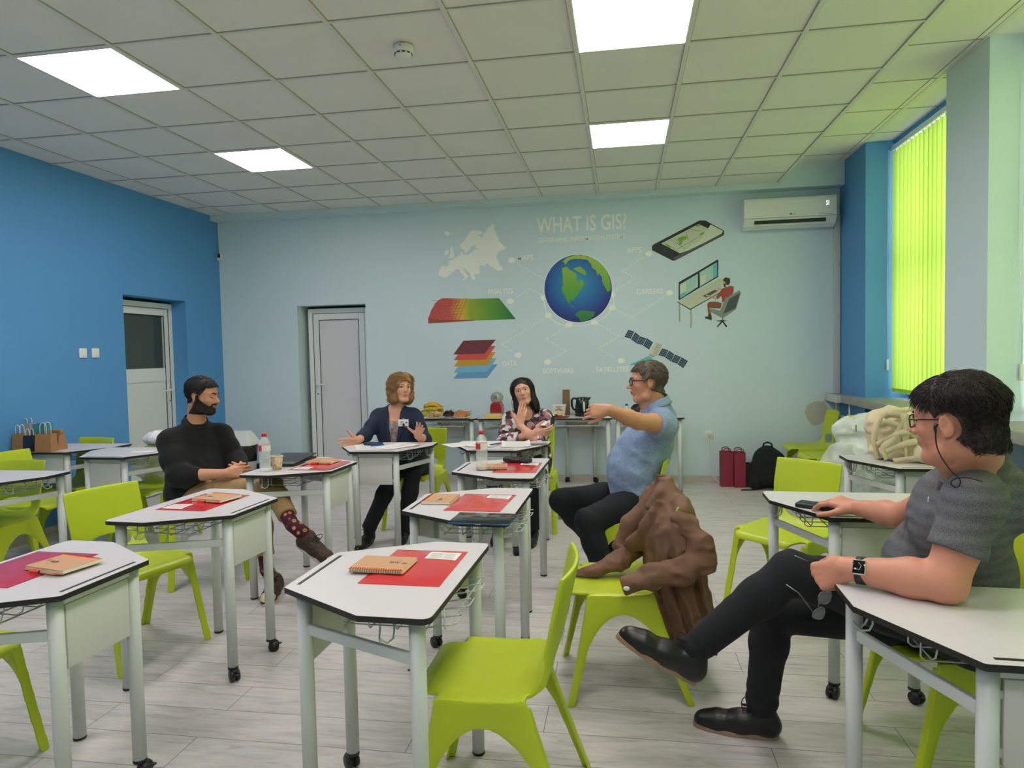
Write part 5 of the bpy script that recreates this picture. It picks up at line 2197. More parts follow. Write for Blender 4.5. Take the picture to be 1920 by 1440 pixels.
plate_of('pastry_plate', 'plate heaped with pale pastry pieces in front of the bananas', X_(815, 6.94), 6.94, .115, m_pastry, 34, .030, 'pastry')
plate_of('cookie_plate', 'plate of dark chocolate cookies between pastries and biscuits', X_(842, 7.0), 7.0, .085, m_choc, 20, .026, 'cookie')
plate_of('biscuit_plate', 'plate of golden round biscuits, rightmost of the three plates', X_(866, 6.93), 6.93, .095, m_bisc, 20, .028, 'biscuit')
# bananas and round fruit
m_ban = mat('banana_yellow', 'd8b23a', 0.5, var=(30, .35, 'b08c2c'))
bt = thing('banana_bunch', 'bunch of yellow bananas stacked behind the pastries', 'bananas', (X_(812, 7.14), 7.15, ZT_))
for k, (x, y, z, a, L) in enumerate(((-.01, 0, .135, .1, .17), (.0, -.03, .122, -.1, .16), (-.02, -.05, .082, .05, .16), (.07, -.04, .085, .55, .13), (.02, .03, .11, .2, .17), (.075, .0, .05, .8, .14), (.0, -.02, .045, 0.2, .16))):
    pts, rr = [], []
    for i in range(9):
        u = i / 8
        s = (u - .5) * L
        pts.append(Vector((x + s * math.cos(a), y - .012 * math.sin(u * PI), z + s * math.sin(a) * .3 + .022 * math.sin(u * PI) - .012)))
        rr.append(.018 * (math.sin(PI * min(1, .14 + u * .74)) ** .45) if 0 < i < 8 else .006)
    b = MB().tube(pts, rr, 10)
    o = b.obj('banana', m_ban, bt)
    MB().tube([pts[0] - (pts[1] - pts[0]) * .6, pts[0]], .0055, 6).obj('stem', m_dark, o)
m_apple = mat('fruit_green', '9db53a', 0.4, var=(20, .3, '7d9a2e'))
fr = None
for (px, y, z, s, lab) in ((800, 7.15, .105, .95, 'green apple lying high on the fruit pile'), (799, 7.12, .042, 1.05, 'green apple low at the left of the fruit pile')):
    if fr is None:
        fr = thing('green_apple', lab, 'apple', (X_(px, y), y, ZT_ + z - .037 * s), 0, 'green apples by the bananas')
        MB().lathe([(.0, .006), (.014, .001), (.028, .008), (.0365, .030), (.036, .046), (.026, .066), (.010, .070), (.0, .063)], n=20).obj('fruit', m_apple, fr)
        MB().tube([(0, 0, .064), (.003, 0, .078)], .0018, 6).obj('stem', m_dark, fr)
        fr.scale = (s, s, s)
    else:
        dup(fr, (X_(px, y), y, ZT_), 0, lab, scale=(s, s, s))
t = thing('orange', 'orange fruit half hidden behind the navy blazer', 'orange', (X_(793, 7.13), 7.16, ZT_), 0)
MB().ball((0, 0, .037), .037, n=20).obj('fruit', mat('orange_skin', 'd98a3c', 0.5, bump=(200, .2)), t)
MB().ball((0, 0, .074), .004, n=8).obj('stem', m_dark, t)
# clear lidded containers
m_clear = mat('clear_plastic', 'dfe6e4', 0.06, alpha=0.35)
t = thing('plastic_container', 'clear round container behind the chocolate cookies', 'container', (X_(849, 7.2), 7.2, ZT_), 0, 'clear containers with snacks')
MB().lathe([(.0, 0), (.060, 0), (.072, .055), (.074, .057), (.070, .060), (.058, .003), (0, .003)], n=28).obj('tub', m_clear, t)
MB().lathe([(.076, .058), (.076, .064), (.066, .072), (0, .073)], n=28).obj('container_lid', m_clear, t)
MB().lathe([(0, .004), (.056, .004), (.062, .032), (0, .040)], n=20).obj('snack_filling', m_pastry, t)
dup(t, (X_(872, 7.2), 7.18, ZT_), 0, 'clear round container behind the golden biscuits')
# napkins and coffee machine
b = MB()
for k in range(6):
    b.rbox((0, 0, .004 + .0062 * k), (.165, .165, .006), .002)
o = b.obj('napkin_stack', mat('napkin_yellow', 'e8c77c', 0.8))
o.location = (X_(925, 6.93), 6.93, ZT_)
tag(o, 'pale yellow stack of napkins in front of the coffee machine', 'napkins')
t = thing('coffee_machine', 'red and grey capsule coffee machine on the wall table', 'coffee machine', (X_(931.5, 7.12), 7.15, ZT_))
m_cred = mat('machine_red', '9c1a2c', 0.3, coat=.3)
m_cgrey = mat('machine_grey', 'a9aaa6', 0.35, metal=.3)
b = MB()
prof = [(-.058, 0), (.058, 0), (.062, .03), (.063, .10), (.054, .130), (.040, .150), (-.040, .150), (-.054, .130), (-.063, .10), (-.062, .03)]
b.prism(rounded(prof, .012, 4), -.09, .075, T=lambda p: Vector((p.x, p.z, p.y)))
bevel(b.obj('body', m_cred, t), .006, 3)
b = MB()
b.lathe([(0, .086), (.03, .084), (.052, .070), (.063, .035), (.064, -.04), (.050, -.066), (0, -.07)], (0, -.01, .200), 28, R=Matrix.Rotation(PI / 2, 3, 'X'))
b.obj('brew_head', m_cgrey, t)
MB().rbox((0, -.096, .222), (.044, .014, .058), .006).obj('lever', m_steel, t)
MB().rbox((0, -.104, .030), (.112, .06, .026), .010).obj('drip_tray', m_cgrey, t)
MB().tube([(.02, .06, .02), (.02, .20, .012), (.03, .237, -.03), (-.02, .235, -.26), (-.03, .2, -.40)], .004, 6).obj('power_cord', mat('cord_brown', '5a3a34', 0.6), t)
# white tub, brown roll, red tray
t = thing('snack_tray', 'red tray with wrapped snacks in front of the white tub', 'tray', (X_(1046, 6.95), 6.96, ZT_))
MB().lathe([(0, 0), (.105, 0), (.118, .010), (.114, .011), (.102, .004), (0, .004)], n=32, sy=.7).obj('tray', mat('tray_red', 'b8202a', 0.4), t)
m_wrap = mat('wrapped_snack', 'cdb48c', 0.25, var=(90, .8, 'e9e2d0'), bump=(60, .6))
for k in range(14):
    a, r_ = rnd.uniform(0, 2 * PI), .075 * math.sqrt(rnd.random())
    blob_obj('snack_packet', [('ell', (r_ * math.cos(a), r_ * math.sin(a) * .7, .02 + .04 * k / 14), (.030, .022, .014))], m_wrap, t, h=.006, noise=(.004, 60))
t = thing('plastic_tub', 'square white tub with a printed front on the wall table', 'tub', (X_(1049, 7.14), 7.15, ZT_))
b = MB()
P4 = lambda w, z: [(-w, -w, z), (w, -w, z), (w, w, z), (-w, w, z)]
b.add(P4(.056, 0) + P4(.070, .118) + P4(.067, .118) + P4(.054, .004), [(3, 2, 1, 0), (0, 1, 5, 4), (1, 2, 6, 5), (2, 3, 7, 6), (3, 0, 4, 7), (4, 5, 9, 8), (5, 6, 10, 9), (6, 7, 11, 10), (7, 4, 8, 11), (8, 9, 13, 12), (9, 10, 14, 13), (10, 11, 15, 14), (11, 8, 12, 15), (12, 13, 14, 15)])
b.obj('tub_body', m_plate, t)
b = MB()
for k in range(4):
    b.tube([(x, -.058 - z * .118 - .0015, z) for x, z in [(q[0], q[1]) for q in ((-.074, .112 + .002 * 0), (.074, .112))]], .003, 6) if k == 0 else None
b.obj('rim', m_plate, t)
b = MB()
fy = lambda z: -.0575 - .014 * z / .118 - .001
for (z, h_, w_, mi) in ((.092, .012, .030, 0), (.075, .009, .018, 1), (.058, .014, .038, 1), (.030, .008, .028, 0)):
    b.add([(-w_, fy(z), z), (w_, fy(z), z), (w_, fy(z + h_), z + h_), (-w_, fy(z + h_), z + h_)], [(0, 1, 2, 3)], mi)
b.obj('printed_front', [mat('print_grey', 'b6b0a0', .7), mat('print_red', 'c8685c', .7)], t)
t = thing('cardboard_tube', 'tall brown cardboard box standing behind the white tub', 'box', (X_(1062, 7.25), 7.26, ZT_))
MB().rbox((0, 0, .135), (.073, .06, .27), .004).obj('box_body', mat('cardboard', '8a6c4c', 0.85, var=(30, .2)), t)
MB().span((-.036, -.0306, .262), (.036, -.030, .264)).obj('flap_edge', m_dark, t)
# kettle
t = thing('electric_kettle', 'black electric kettle with a water gauge on the wall table', 'kettle', (X_(1092, 7.1), 7.13, ZT_))
m_kt = mat('kettle_black', '121316', 0.2, coat=.4)
MB().lathe([(0, 0), (.078, 0), (.080, .012), (.076, .022), (0, .022)], n=32).obj('kettle_base', m_black, t)
MB().lathe([(0, .024), (.078, .024), (.080, .04), (.072, .13), (.064, .188), (.055, .198), (0, .200)], n=36).obj('kettle_body', m_kt, t)
MB().tube([(-.055, 0, .182), (-.095, 0, .186), (-.112, 0, .165), (-.112, 0, .11), (-.098, 0, .075), (-.074, 0, .060)], [.011, .012, .012, .012, .011, .010], 10).obj('handle', m_kt, t)
b = MB()
b.add([(.055, -.022, .192), (.055, .022, .192), (.094, 0, .198), (.060, -.016, .150), (.060, .016, .150), (.090, 0, .190)], [(0, 2, 5, 3), (1, 4, 5, 2), (0, 1, 2), (3, 5, 4)])
b.obj('spout', m_kt, t)
MB().tube([(.022, -.0745, .05), (.020, -.070, .10), (.018, -.064, .155)], [.009, .0115, .009], 12).obj('water_gauge', mat('gauge_glow', 'b9c7b2', 0.1, emit=('9fb28a', .15)), t)  # opaque gauge; a faint glow is put into its colour, no lamp inside
# saucer under the outstretched hand, cordless things
t = thing('paper_plate', 'small plate with a snack in front of the kettle', 'plate', (X_(1112, 6.9), 6.9, ZT_))
MB().lathe([(0, 0), (.045, 0), (.065, .010), (.063, .012), (.043, .003), (0, .003)], n=28).obj('plate', m_plate, t)
blob_obj('snack', [('ell', (-.01, 0, .015), (.03, .02, .012)), ('ell', (.02, .01, .014), (.02, .016, .01))], m_bisc, t, h=.005)
t = thing('milk_bottle', 'small white bottle with blue cap left of the blue shirt man\'s face', 'bottle', (X_(1175, 7.1), 7.12, ZT_))
MB().lathe([(0, 0), (.026, 0), (.028, .01), (.028, .075), (.016, .098), (.012, .104), (0, .104)], n=20).obj('bottle_body', mat('milk_white', 'd9dcda', .4), t)
MB().lathe([(.0145, .103), (.0145, .123), (0, .124)], n=16).obj('cap', mat('cap_blue', '2458b8', .4), t)
o = blob_obj('handbag', [('ell', (0, 0, .06), (.10, .06, .06)), ('ell', (.03, 0, .10), (.06, .05, .04)), ('cap', (-.05, 0, .11), (.06, 0, .13), .014, .014)], m_black, None, .006, .02, (.006, 30))
o.location = (X_(1200, 7.1), 7.1, ZT_)
tag(o, 'black soft bag on the wall table behind the man in the blue shirt', 'bag')
t = thing('detergent_bottle', 'green and pink bottle standing behind the head of the man in the blue shirt', 'bottle', (X_(1240, 7.15), 7.15, ZT_))
MB().lathe([(0, 0), (.038, 0), (.040, .02), (.040, .13), (.028, .17), (.014, .20), (0, .20)], n=20, sy=.7).obj('bottle_body', mat('bottle_green', '8fb83c', .4), t)
MB().lathe([(.0155, .20), (.0155, .235), (0, .237)], n=14).obj('cap', mat('cap_pink', 'c8707c', .4), t)

# ================================================================ bags
m_brownbag = mat('kraft_bag', 'a87a52', 0.85, var=(25, .12), bump=(40, .2))


def paper_bag(name, label, loc, w, d, h, m, deg=0, handle=None, folded=False, group=None, open_top=True):
    t = thing(name, label, 'paper bag', loc, math.radians(deg), group)
    b = MB()
    z0, k = 0.0, .94 if not folded else .90
    lo_ = [(-w / 2, -d / 2), (w / 2, -d / 2), (w / 2, d / 2), (-w / 2, d / 2)]
    nz = 6
    ringp = []
    for i in range(nz + 1):
        u = i / nz
        s = 1 - .04 * u + .01 * math.sin(u * 7)
        pinch = 1 - (.75 if folded else .18) * u ** 2
        row = []
        for (x, y), (x2, y2) in zip(lo_, lo_[1:] + lo_[:1]):
            row.append(Vector((x * s, y * s * pinch, h * u)))
            mx_, my_ = (x + x2) / 2, (y + y2) / 2
            g = .82 if abs(mx_) > abs(my_) else 1.0
            row.append(Vector((mx_ * s * (g + (1 - g) * (1 - u)), my_ * s * pinch, h * u)))
        ringp += row
    fs = []
    for i in range(nz):
        for j in range(8):
            fs.append((i * 8 + j, i * 8 + (j + 1) % 8, (i + 1) * 8 + (j + 1) % 8, (i + 1) * 8 + j))
    fs.append(tuple(range(8))[::-1])
    b.add(ringp, fs)
    o = b.obj('bag_body', m, t)
    solidify(o, .0015, -1)
    if folded:
        f = MB()
        f.rbox((0, 0, h - .004), (w * .97, d * .36, .028), .004, R=Matrix.Rotation(.12, 3, 'X'))
        f.obj('folded_top', m, t)
    if handle:
        for sy in (-1, 1):
            hb = MB()
            y = sy * d * .38 * .82
            hb.tube([(-w * .2, y, h - .02), (-w * .2, y, h + handle * .6)] + [(-w * .2 * math.cos(a), y, h + handle * .6 + handle * .4 * math.sin(a)) for a in [PI * q / 8 for q in range(1, 8)]] + [(w * .2, y, h + handle * .6), (w * .2, y, h - .02)], .0028, 6)
            hb.obj('handle', m_paper, t)
    return t


m_navyb = mat('bag_navy', '1f2b40', 0.7)
m_greyb = mat('bag_grey', 'a9aaa2', 0.7, var=(12, .2))
m_tealb = mat('bag_teal', '3f8f96', 0.7, var=(12, .3))
gz = ZT_
for args in (('paper_bag', 'open kraft paper bag with tall white handles, in front of the gift bags', 87, 4.50, .125, .08, .138, m_brownbag, 8, .085, False),
             ('paper_bag', 'kraft paper bag with a rolled-down top, right of the gift bags', 108, 4.62, .115, .08, .145, m_brownbag, -10, None, True),
             ('paper_bag', 'small navy paper bag in the middle of the gift bags', 57, 4.50, .075, .06, .125, m_navyb, 0, .05, False),
             ('paper_bag', 'brown paper bag at the left end of the gift bags', 39, 4.56, .085, .07, .130, m_brownbag, 5, .07, False),
             ('paper_bag', 'pale grey paper bag at the back of the gift bags', 54, 4.68, .10, .07, .200, m_greyb, 0, .04, False),
             ('paper_bag', 'teal paper bag at the back of the gift bags, right of the grey one', 82, 4.68, .13, .07, .195, m_tealb, 5, .0, False)):
    n_, lab, px, Y, w_, d_, h_, mm_, dg, hd, fd = args
    x_ = aty(px, 840, Y).x
    paper_bag(n_, lab, (x_, Y, gz), w_, d_, h_, mm_, dg, hd, fd, 'gift bags on the desk by the blue wall')

# red bags and dark bag on the floor by the mural wall
m_redbag = mat('bag_burgundy', '8e2a42', 0.7, bump=(300, .2))
for (px, Y, w_, lab) in ((1362, 7.22, .115, 'tall burgundy bag by the mural wall, left of the pair'), (1386, 7.18, .105, 'tall burgundy bag by the mural wall, right of the pair')):
    t = thing('wine_bag', lab, 'bag', (aty(px, 900, Y).x, Y, .001), .05, 'burgundy bags on the floor')
    b = MB()
    b.add([Vector((x * w_ / 2, y * .05, z)) for z in (0, .36) for x, y in ((-1, -1), (-.0, -1.0), (1, -1), (1, 1), (0, 1), (-1, 1))], [(0, 1, 7, 6), (1, 2, 8, 7), (2, 3, 9, 8), (3, 4, 10, 9), (4, 5, 11, 10), (5, 0, 6, 11), (5, 4, 3, 2, 1, 0)])
    o = b.obj('bag_body', m_redbag, t)
    solidify(o, .003, 1)
    for sy in (-1, 1):
        MB().tube([(-.03, sy * .048, .34), (-.035, sy * .05, .385), (-.02, sy * .052, .395), (.02, sy * .052, .395), (.035, sy * .05, .385), (.03, sy * .048, .34)], .005, 6).obj('handle', m_redbag, t)
m_dkbag = mat('bag_charcoal', '2e2724', 0.8)
paper_bag('paper_bag', 'dark paper bag with thin handles between the burgundy bags and the backpack', (aty(1402, 905, 7.2).x, 7.2, .001), .15, .09, .245, m_dkbag, 0, .075, False)
# backpack
t = thing('backpack', 'black backpack standing on the floor against the mural wall', 'backpack', (aty(1440, 910, 7.1).x, 7.12, .0))
m_bp = mat('backpack_fabric', '0f1113', 0.85, bump=(260, .3))
blob_obj('pack_body', [('cap', (-.09, 0, .09), (-.07, 0, .30), .085, .075), ('cap', (.10, 0, .09), (.09, 0, .30), .085, .075), ('ell', (0, 0, .33), (.115, .08, .10)), ('ell', (0, -.02, .18), (.16, .09, .17)), ('ell', (-.12, -.05, .06), (.07, .06, .06))], m_bp, t, .009, .05, (.006, 14))
blob_obj('front_pocket', [('cap', (-.06, -.09, .10), (.07, -.09, .10), .05, .05), ('cap', (-.05, -.085, .17), (.06, -.085, .17), .04, .04)], m_bp, t, .008, .03, (.004, 20))
MB().tube([(-.045, 0, .415), (-.035, 0, .455), (0, 0, .468), (.035, 0, .455), (.05, 0, .41)], .009, 8).obj('top_handle', m_bp, t)
MB().tube([(-.10, -.10, .01), (-.18, -.13, .008), (-.28, -.14, .007)], .007, 6).obj('strap', m_bp, t)

# ---- canvas tote bags and plastic carrier bags on the right
m_canvas = mat('canvas_cream', 'e3d3b0', 0.85, var=(18, .12), bump=(300, .35))
m_poly = bpy.data.materials.new('carrier_plastic')
m_poly.use_nodes = True
nt = m_poly.node_tree
pb = nt.nodes['Principled BSDF']
pb.inputs['Base Color'].default_value = hexc('e4ebe4')
pb.inputs['Roughness'].default_value = 0.25
pb.inputs['Alpha'].default_value = 0.78
pb.inputs['Subsurface Weight'].default_value = 0.0


def crumple(name, c, r, m, seed, amp=.02, f=11, parent=None, h=.009, flat=None, extra=()):
    V = Vox(NPv(c) - max(r) * 1.35 - .03, NPv(c) + max(r) * 1.35 + .03, h)
    V.ell(c, r, None, .03)
    for e in extra:
        V.ell(e[0], e[1], None, .04)
    def f_(P):
        a = vnoise(P * f, seed)
        b2 = vnoise(P * f * 2.1 + 3, seed + 1)
        return amp * (np.abs(a) * 1.6 - .5) + amp * .5 * (np.abs(b2) * 1.6 - .5)
    V.warp(f_)
    if flat is not None:
        V.plane((0, 0, flat), (0, 0, -1), .004)
    return V.obj(name, m, parent, relax=1)


t = thing('tote_bags', 'heap of cream canvas tote bags with long straps on the desk by the sill', 'tote bags', (1.62, 4.27, ZT_))
t.name = 'tote_bag'
t['label'] = 'crumpled cream canvas tote bag with tangled straps on the desk by the sill'
t['category'] = 'tote bag'
crumple('bag_body', (.0, .06, .13), (.19, .12, .15), m_canvas, 3, .024, 10, t, flat=.001, extra=(((-.08, .05, .22), (.11, .08, .09)), ((.02, .02, .06), (.17, .13, .07))))
rnd = random.Random(21)


def strap(pts, w, m, parent, name='strap', up=(0, -1, .2)):
    ps = [Vector(p) for p in smooth_line3(pts, 6)]
    b = MB()
    vs = []
    upv = Vector(up)
    for i, p in enumerate(ps):
        tt = (ps[min(i + 1, len(ps) - 1)] - ps[max(i - 1, 0)]).normalized()
        s = tt.cross(upv).normalized() * w / 2
        s = Matrix.Rotation(.5 * math.sin(i * .5), 3, tt) @ s
        vs += [p - s, p + s]
    b.add(vs, [(2 * i, 2 * i + 1, 2 * i + 3, 2 * i + 2) for i in range(len(ps) - 1)], 0, True)
    o = b.obj(name, m, parent)
    solidify(o, .0022, 0)
    return o


def smooth_line3(pts, n=6):
    out = []
    P = [Vector(p) for p in pts]
    for i in range(len(P) - 1):
        p0, p1, p2, p3 = [P[max(0, min(len(P) - 1, i + k))] for k in (-1, 0, 1, 2)]
        for k in range(n):
            u = k / n
            out.append(0.5 * ((2 * p1) + (p2 - p0) * u + (2 * p0 - 5 * p1 + 4 * p2 - p3) * u * u + (3 * p1 - p0 - 3 * p2 + p3) * u ** 3))
    out.append(P[-1])
    return out


for pts in (((-.17, -.10, .02), (-.19, -.09, .14), (-.16, -.08, .24), (-.06, -.08, .29), (.06, -.06, .31)), ((-.18, -.10, .10), (-.06, -.12, .17), (.06, -.11, .20), (.16, -.06, .26)),
            ((-.16, -.11, .05), (-.04, -.13, .11), (.10, -.12, .15), (.20, -.05, .20)), ((-.13, -.12, .02), (-.15, -.12, .09), (-.09, -.12, .15), (-.02, -.11, .27)),
            ((-.02, -.12, .02), (-.03, -.12, .13), (-.04, -.11, .28)), ((-.15, -.10, .24), (-.04, -.11, .20), (.06, -.11, .12)), ((-.12, -.09, .28), (-.02, -.10, .27), (.05, -.09, .30)), ((-.10, -.13, .01), (.02, -.14, .03), (.10, -.14, .02))):
    strap(pts, .036, m_canvas, t)
t2 = thing('tote_bag', 'flattened cream canvas tote bag lying to the right of the tangled straps', 'tote bag', (1.78, 4.16, ZT_))
m_canvas2 = mat('canvas_pale', 'e2ddb4', 0.85, var=(18, .10), bump=(300, .3))
crumple('bag_body', (.03, .03, .06), (.17, .11, .10), m_canvas2, 8, .02, 9, t2, flat=.001, extra=(((.15, .0, .03), (.10, .10, .035)), ((-.06, -.02, .05), (.09, .08, .07))))
strap(((-.12, -.09, .01), (-.08, -.10, .04), (0, -.10, .05), (.07, -.09, .10)), .024, m_canvas2, t2)
# white carrier bags behind the desk
cb = thing('carrier_bag', 'white plastic carrier bag with green mark standing behind the desk by the sill', 'plastic bag', (1.69, 5.02, .0))
crumple('bag_body', (0, 0, .52), (.24, .16, .42), m_poly, 15, .022, 9, cb, h=.011, extra=(((-.02, 0, .84), (.23, .07, .10)), ((.1, 0, .3), (.20, .16, .25))), flat=.002)
MB().box((-.13, -.125, .86), (.006, .004, .05)).obj('green_mark', mat('mark_green', '1d6a5a', .6), cb)
cb2 = thing('carrier_bag', 'clear crumpled plastic bag under the desk by the sill', 'plastic bag', (1.45, 4.86, .0))
m_poly2 = mat('clear_film', 'e8ece8', 0.15, alpha=.40)
crumple('bag_body', (0, 0, .40), (.15, .12, .38), m_poly2, 18, .024, 10, cb2, h=.011, flat=.002)
b = MB()
for k in range(3):
    b.box((-.03 + .05 * k, -.125, .40 + .05 * (k % 2)), (.06, .002, .006))
b.obj('printed_marks', mat('print_blue', '5f7d92', .6), cb2)
o = blob_obj('black_bag', [('ell', (0, 0, 0), (.05, .12, .05)), ('cap', (0, -.02, .03), (0, 0, .10), .02, .012)], m_black, None, .008, .03, (.006, 20))
o.location = (2.133, 6.25, .80)
tag(o, 'black pouch lying on top of the radiator below the sill', 'pouch')

# white cloth bag on the left desk and the plastic bag hanging on the chair behind
o = crumple('cloth_bag', (0, 0, .045), (.17, .11, .055), mat('cloth_white', 'e4dfe6', .85, bump=(120, .2)), 31, .018, 10, None, flat=.001)
o.location = (-3.70, 4.97, .745)
tag(o, 'white cloth bag draped over the chair by the door', 'cloth bag')
o = crumple('plastic_bag', (0, 0, -.22), (.20, .06, .17), mat('bag_film_grey', 'c9ccbb', 0.3, alpha=.55), 33, .018, 9, None)
o.location = (-3.745, 4.90, .80)
tag(o, 'pale translucent plastic bag hanging in front of the chair by the door', 'plastic bag')
sheet('paper_scrap', 'small paper scrap on the desk near the door in the blue wall', 'paper', (-3.52, 4.50, ZT_), .16, .09, 20, lines=False)

# pedal bin
t = thing('waste_bin', 'grey waste bin with white domed lid and black liner by the mural wall', 'waste bin', (aty(456, 860, 6.85).x, 6.85, 0))
MB().lathe([(0, .0), (.13, .0), (.155, .46), (0, .46)], n=28, sy=.8).obj('bin_body', mat('bin_grey', 'a5a8a8', .5), t)
b = MB()
b.lathe([(.150, .30), (.163, .42), (.165, .475), (.158, .48)], n=28, sy=.8)
o = b.obj('bin_liner', mat('liner_black', '15171a', .25, bump=(30, .8)), t)
b = MB()
b.add([(-.165, -.135, .475), (.165, -.135, .475), (.165, .135, .475), (-.165, .135, .475), (-.15, -.12, .50), (.15, -.12, .50), (.15, .12, .50), (-.15, .12, .50), (-.13, -.05, .63), (.085, -.05, .63), (.085, .05, .63), (-.13, .05, .63)],
      [(0, 1, 5, 4), (1, 2, 6, 5), (2, 3, 7, 6), (3, 0, 4, 7), (4, 5, 9, 8), (5, 6, 10, 9), (6, 7, 11, 10), (7, 4, 8, 11), (8, 9, 10, 11), (3, 2, 1, 0)])
bevel(b.obj('bin_lid', m_white, t), .012, 3)
o = blob_obj('shoulder_bag', [('ell', (0, 0, .13), (.17, .09, .13)), ('ell', (.06, 0, .25), (.10, .07, .05)), ('cap', (-.1, 0, .2), (.12, 0, .28), .03, .03)], m_black, None, .009, .04, (.008, 14))
o.location = (aty(500, 880, 7.0).x, 7.0, .0)
tag(o, 'black bag on the floor by the mural wall, right of the waste bin', 'bag')

# ---------------------------------------------------------------- brown jacket over the back of the second middle chair
m_jkt = mat('jacket_brown', '75543f', 0.75, var=(8, .12), bump=(700, .12))
jc = thing('jacket', 'brown jacket hung over the back of a lime chair, one sleeve across the seat', 'jacket', (0, 0, 0))
CP = lambda x, y, z: NPv((-.050 + x * math.cos(math.radians(97.4)) - y * math.sin(math.radians(97.4)), 2.910 + x * math.sin(math.radians(97.4)) + y * math.cos(math.radians(97.4)), z))
RJ = np.array([[math.cos(math.radians(97.4)), -math.sin(math.radians(97.4)), 0], [math.sin(math.radians(97.4)), math.cos(math.radians(97.4)), 0], [0, 0, 1]])
V = Vox(CP(0, -.15, .48) - NPv((.42, .42, .44)), CP(0, -.15, .48) + NPv((.42, .42, .44)), .0066)
zs_ = np.array([.10, .30, .45, .60, .70, .77, .82, .86], np.float32)


def ridged(P, f, seed):
    return np.abs(vnoise(P * f, seed)) - .35


def drape(P):
    """cloth around the chair back: broad at the hem, narrowing to the collar"""
    q = (P - CP(0, 0, 0).astype(np.float32)) @ RJ.astype(np.float32)
    x, y, z = q[..., 0], q[..., 1], q[..., 2]
    I = lambda v: np.interp(z, zs_, np.array(v, np.float32)).astype(np.float32)
    rx, ry, yc, xc = I([.235, .238, .235, .228, .215, .17, .11, .06]), I([.100, .105, .115, .108, .098, .082, .055, .03]), I([-.315, -.300, -.262, -.243, -.243, -.243, -.235, -.23]), I([0, 0, 0, .0, .0, .015, .035, .05])
    ang = np.arctan2((y - yc) / ry, (x - xc) / rx)
    rr = np.hypot((x - xc) / rx, (y - yc) / ry)
    d = (rr - 1) * np.minimum(rx, ry) * .9
    w = np.clip((.80 - z) * 4, 0, 1)
    d = d + w * (.007 * np.sin(ang * 9 + 3 * z) + .005 * np.sin(ang * 17 + 1 + 6 * z))
    hem = .165 + .035 * np.sin(ang * 2 + .6)
    inner = -(rr - 1) * np.minimum(rx, ry) - .016
    d = np.maximum(d, np.where(z < hem + .04, -(-inner) * 0 + hem - z, -9))
    return np.maximum(d, np.maximum(hem - z, z - .87))


V.func(V.lo, V.lo + V.h * V.n, drape, .0)
V.chain([CP(-.09, -.185, .79), CP(-.06, -.145, .68), CP(.02, -.10, .585), CP(.08, -.06, .55)], [.022, .032, .036, .024], .012, flat=((0.1, .8, .6), .6))
V.chain([CP(.13, -.18, .74), CP(.13, -.10, .64), CP(.12, -.05, .55)], [.03, .045, .035], .02)
V.chain([CP(-.04, -.145, .76), CP(-.05, -.195, .815), CP(.05, -.245, .835), CP(.14, -.215, .82), CP(.16, -.15, .75)], [.014, .019, .021, .019, .014], .012)
V.cap(CP(.05, -.165, .80), CP(.05, -.20, .85), .034, .045, .010, 'cut')
V.cap(CP(-.17, -.262, .770), CP(-.12, -.265, .790), .036, .036, .02)
V.chain([CP(-.155, -.175, .80), CP(-.145, -.165, .70), CP(-.15, -.150, .60)], [.005, .009, .006], .006, 'cut')
V.warp(lambda P: .016 * ridged(P * np.array([1, 1, .6], np.float32), 12, 51) + .009 * ridged(P, 26, 52))
V.obj('jacket_body', m_jkt, jc, relax=1)
for nm, pts, rs in (('a', [CP(-.185, -.255, .745), CP(-.235, -.315, .66), CP(-.255, -.325, .595), CP(-.262, -.235, .555), CP(-.255, -.12, .530), CP(-.245, -.005, .490)], [.042, .045, .048, .048, .043, .030]),
                    ('b', [CP(.10, -.13, .56), CP(.05, -.03, .50), CP(.03, .08, .462), CP(.03, .17, .450)], [.05, .045, .028, .016])):
    V = Vox(np.min(pts, 0) - .1, np.max(pts, 0) + .1, .0055)
    V.chain(pts, rs, .02, flat=((-.12, -.99, .25) if nm == 'a' else (0, 0, 1), .8))
    V.warp(lambda P: .016 * ridged(P * np.array([1, 1, 1.6], np.float32), 15, 9) + .009 * ridged(P, 30, 10))
    if nm == 'b':
        V.plane((0, 0, .446), (0, 0, -1), .004)
    else:
        dq = nrm(pts[-1] - pts[-2]).astype(np.float32)
        e = pts[-1].astype(np.float32)
        V.func(e - .1, e + .1, lambda P, dq=dq, e=e: -((P - e) @ dq), .003, 'cut')
    s_ = V.obj('sleeve', m_jkt, jc, relax=1)
    if nm == 'a':
        MB().ball(CP(-.281, -.018, .495), (.013, .004, .009), n=12).obj('cuff_button', m_white, s_)
b = MB()
b.rbox(CP(-.240, -.345, .30), (.13, .006, .045), .002, R=Matrix.Rotation(math.radians(12), 3, 'Z') @ Matrix.Rotation(math.radians(-14), 3, 'Y'))
b.obj('pocket_flap', m_jkt, jc)

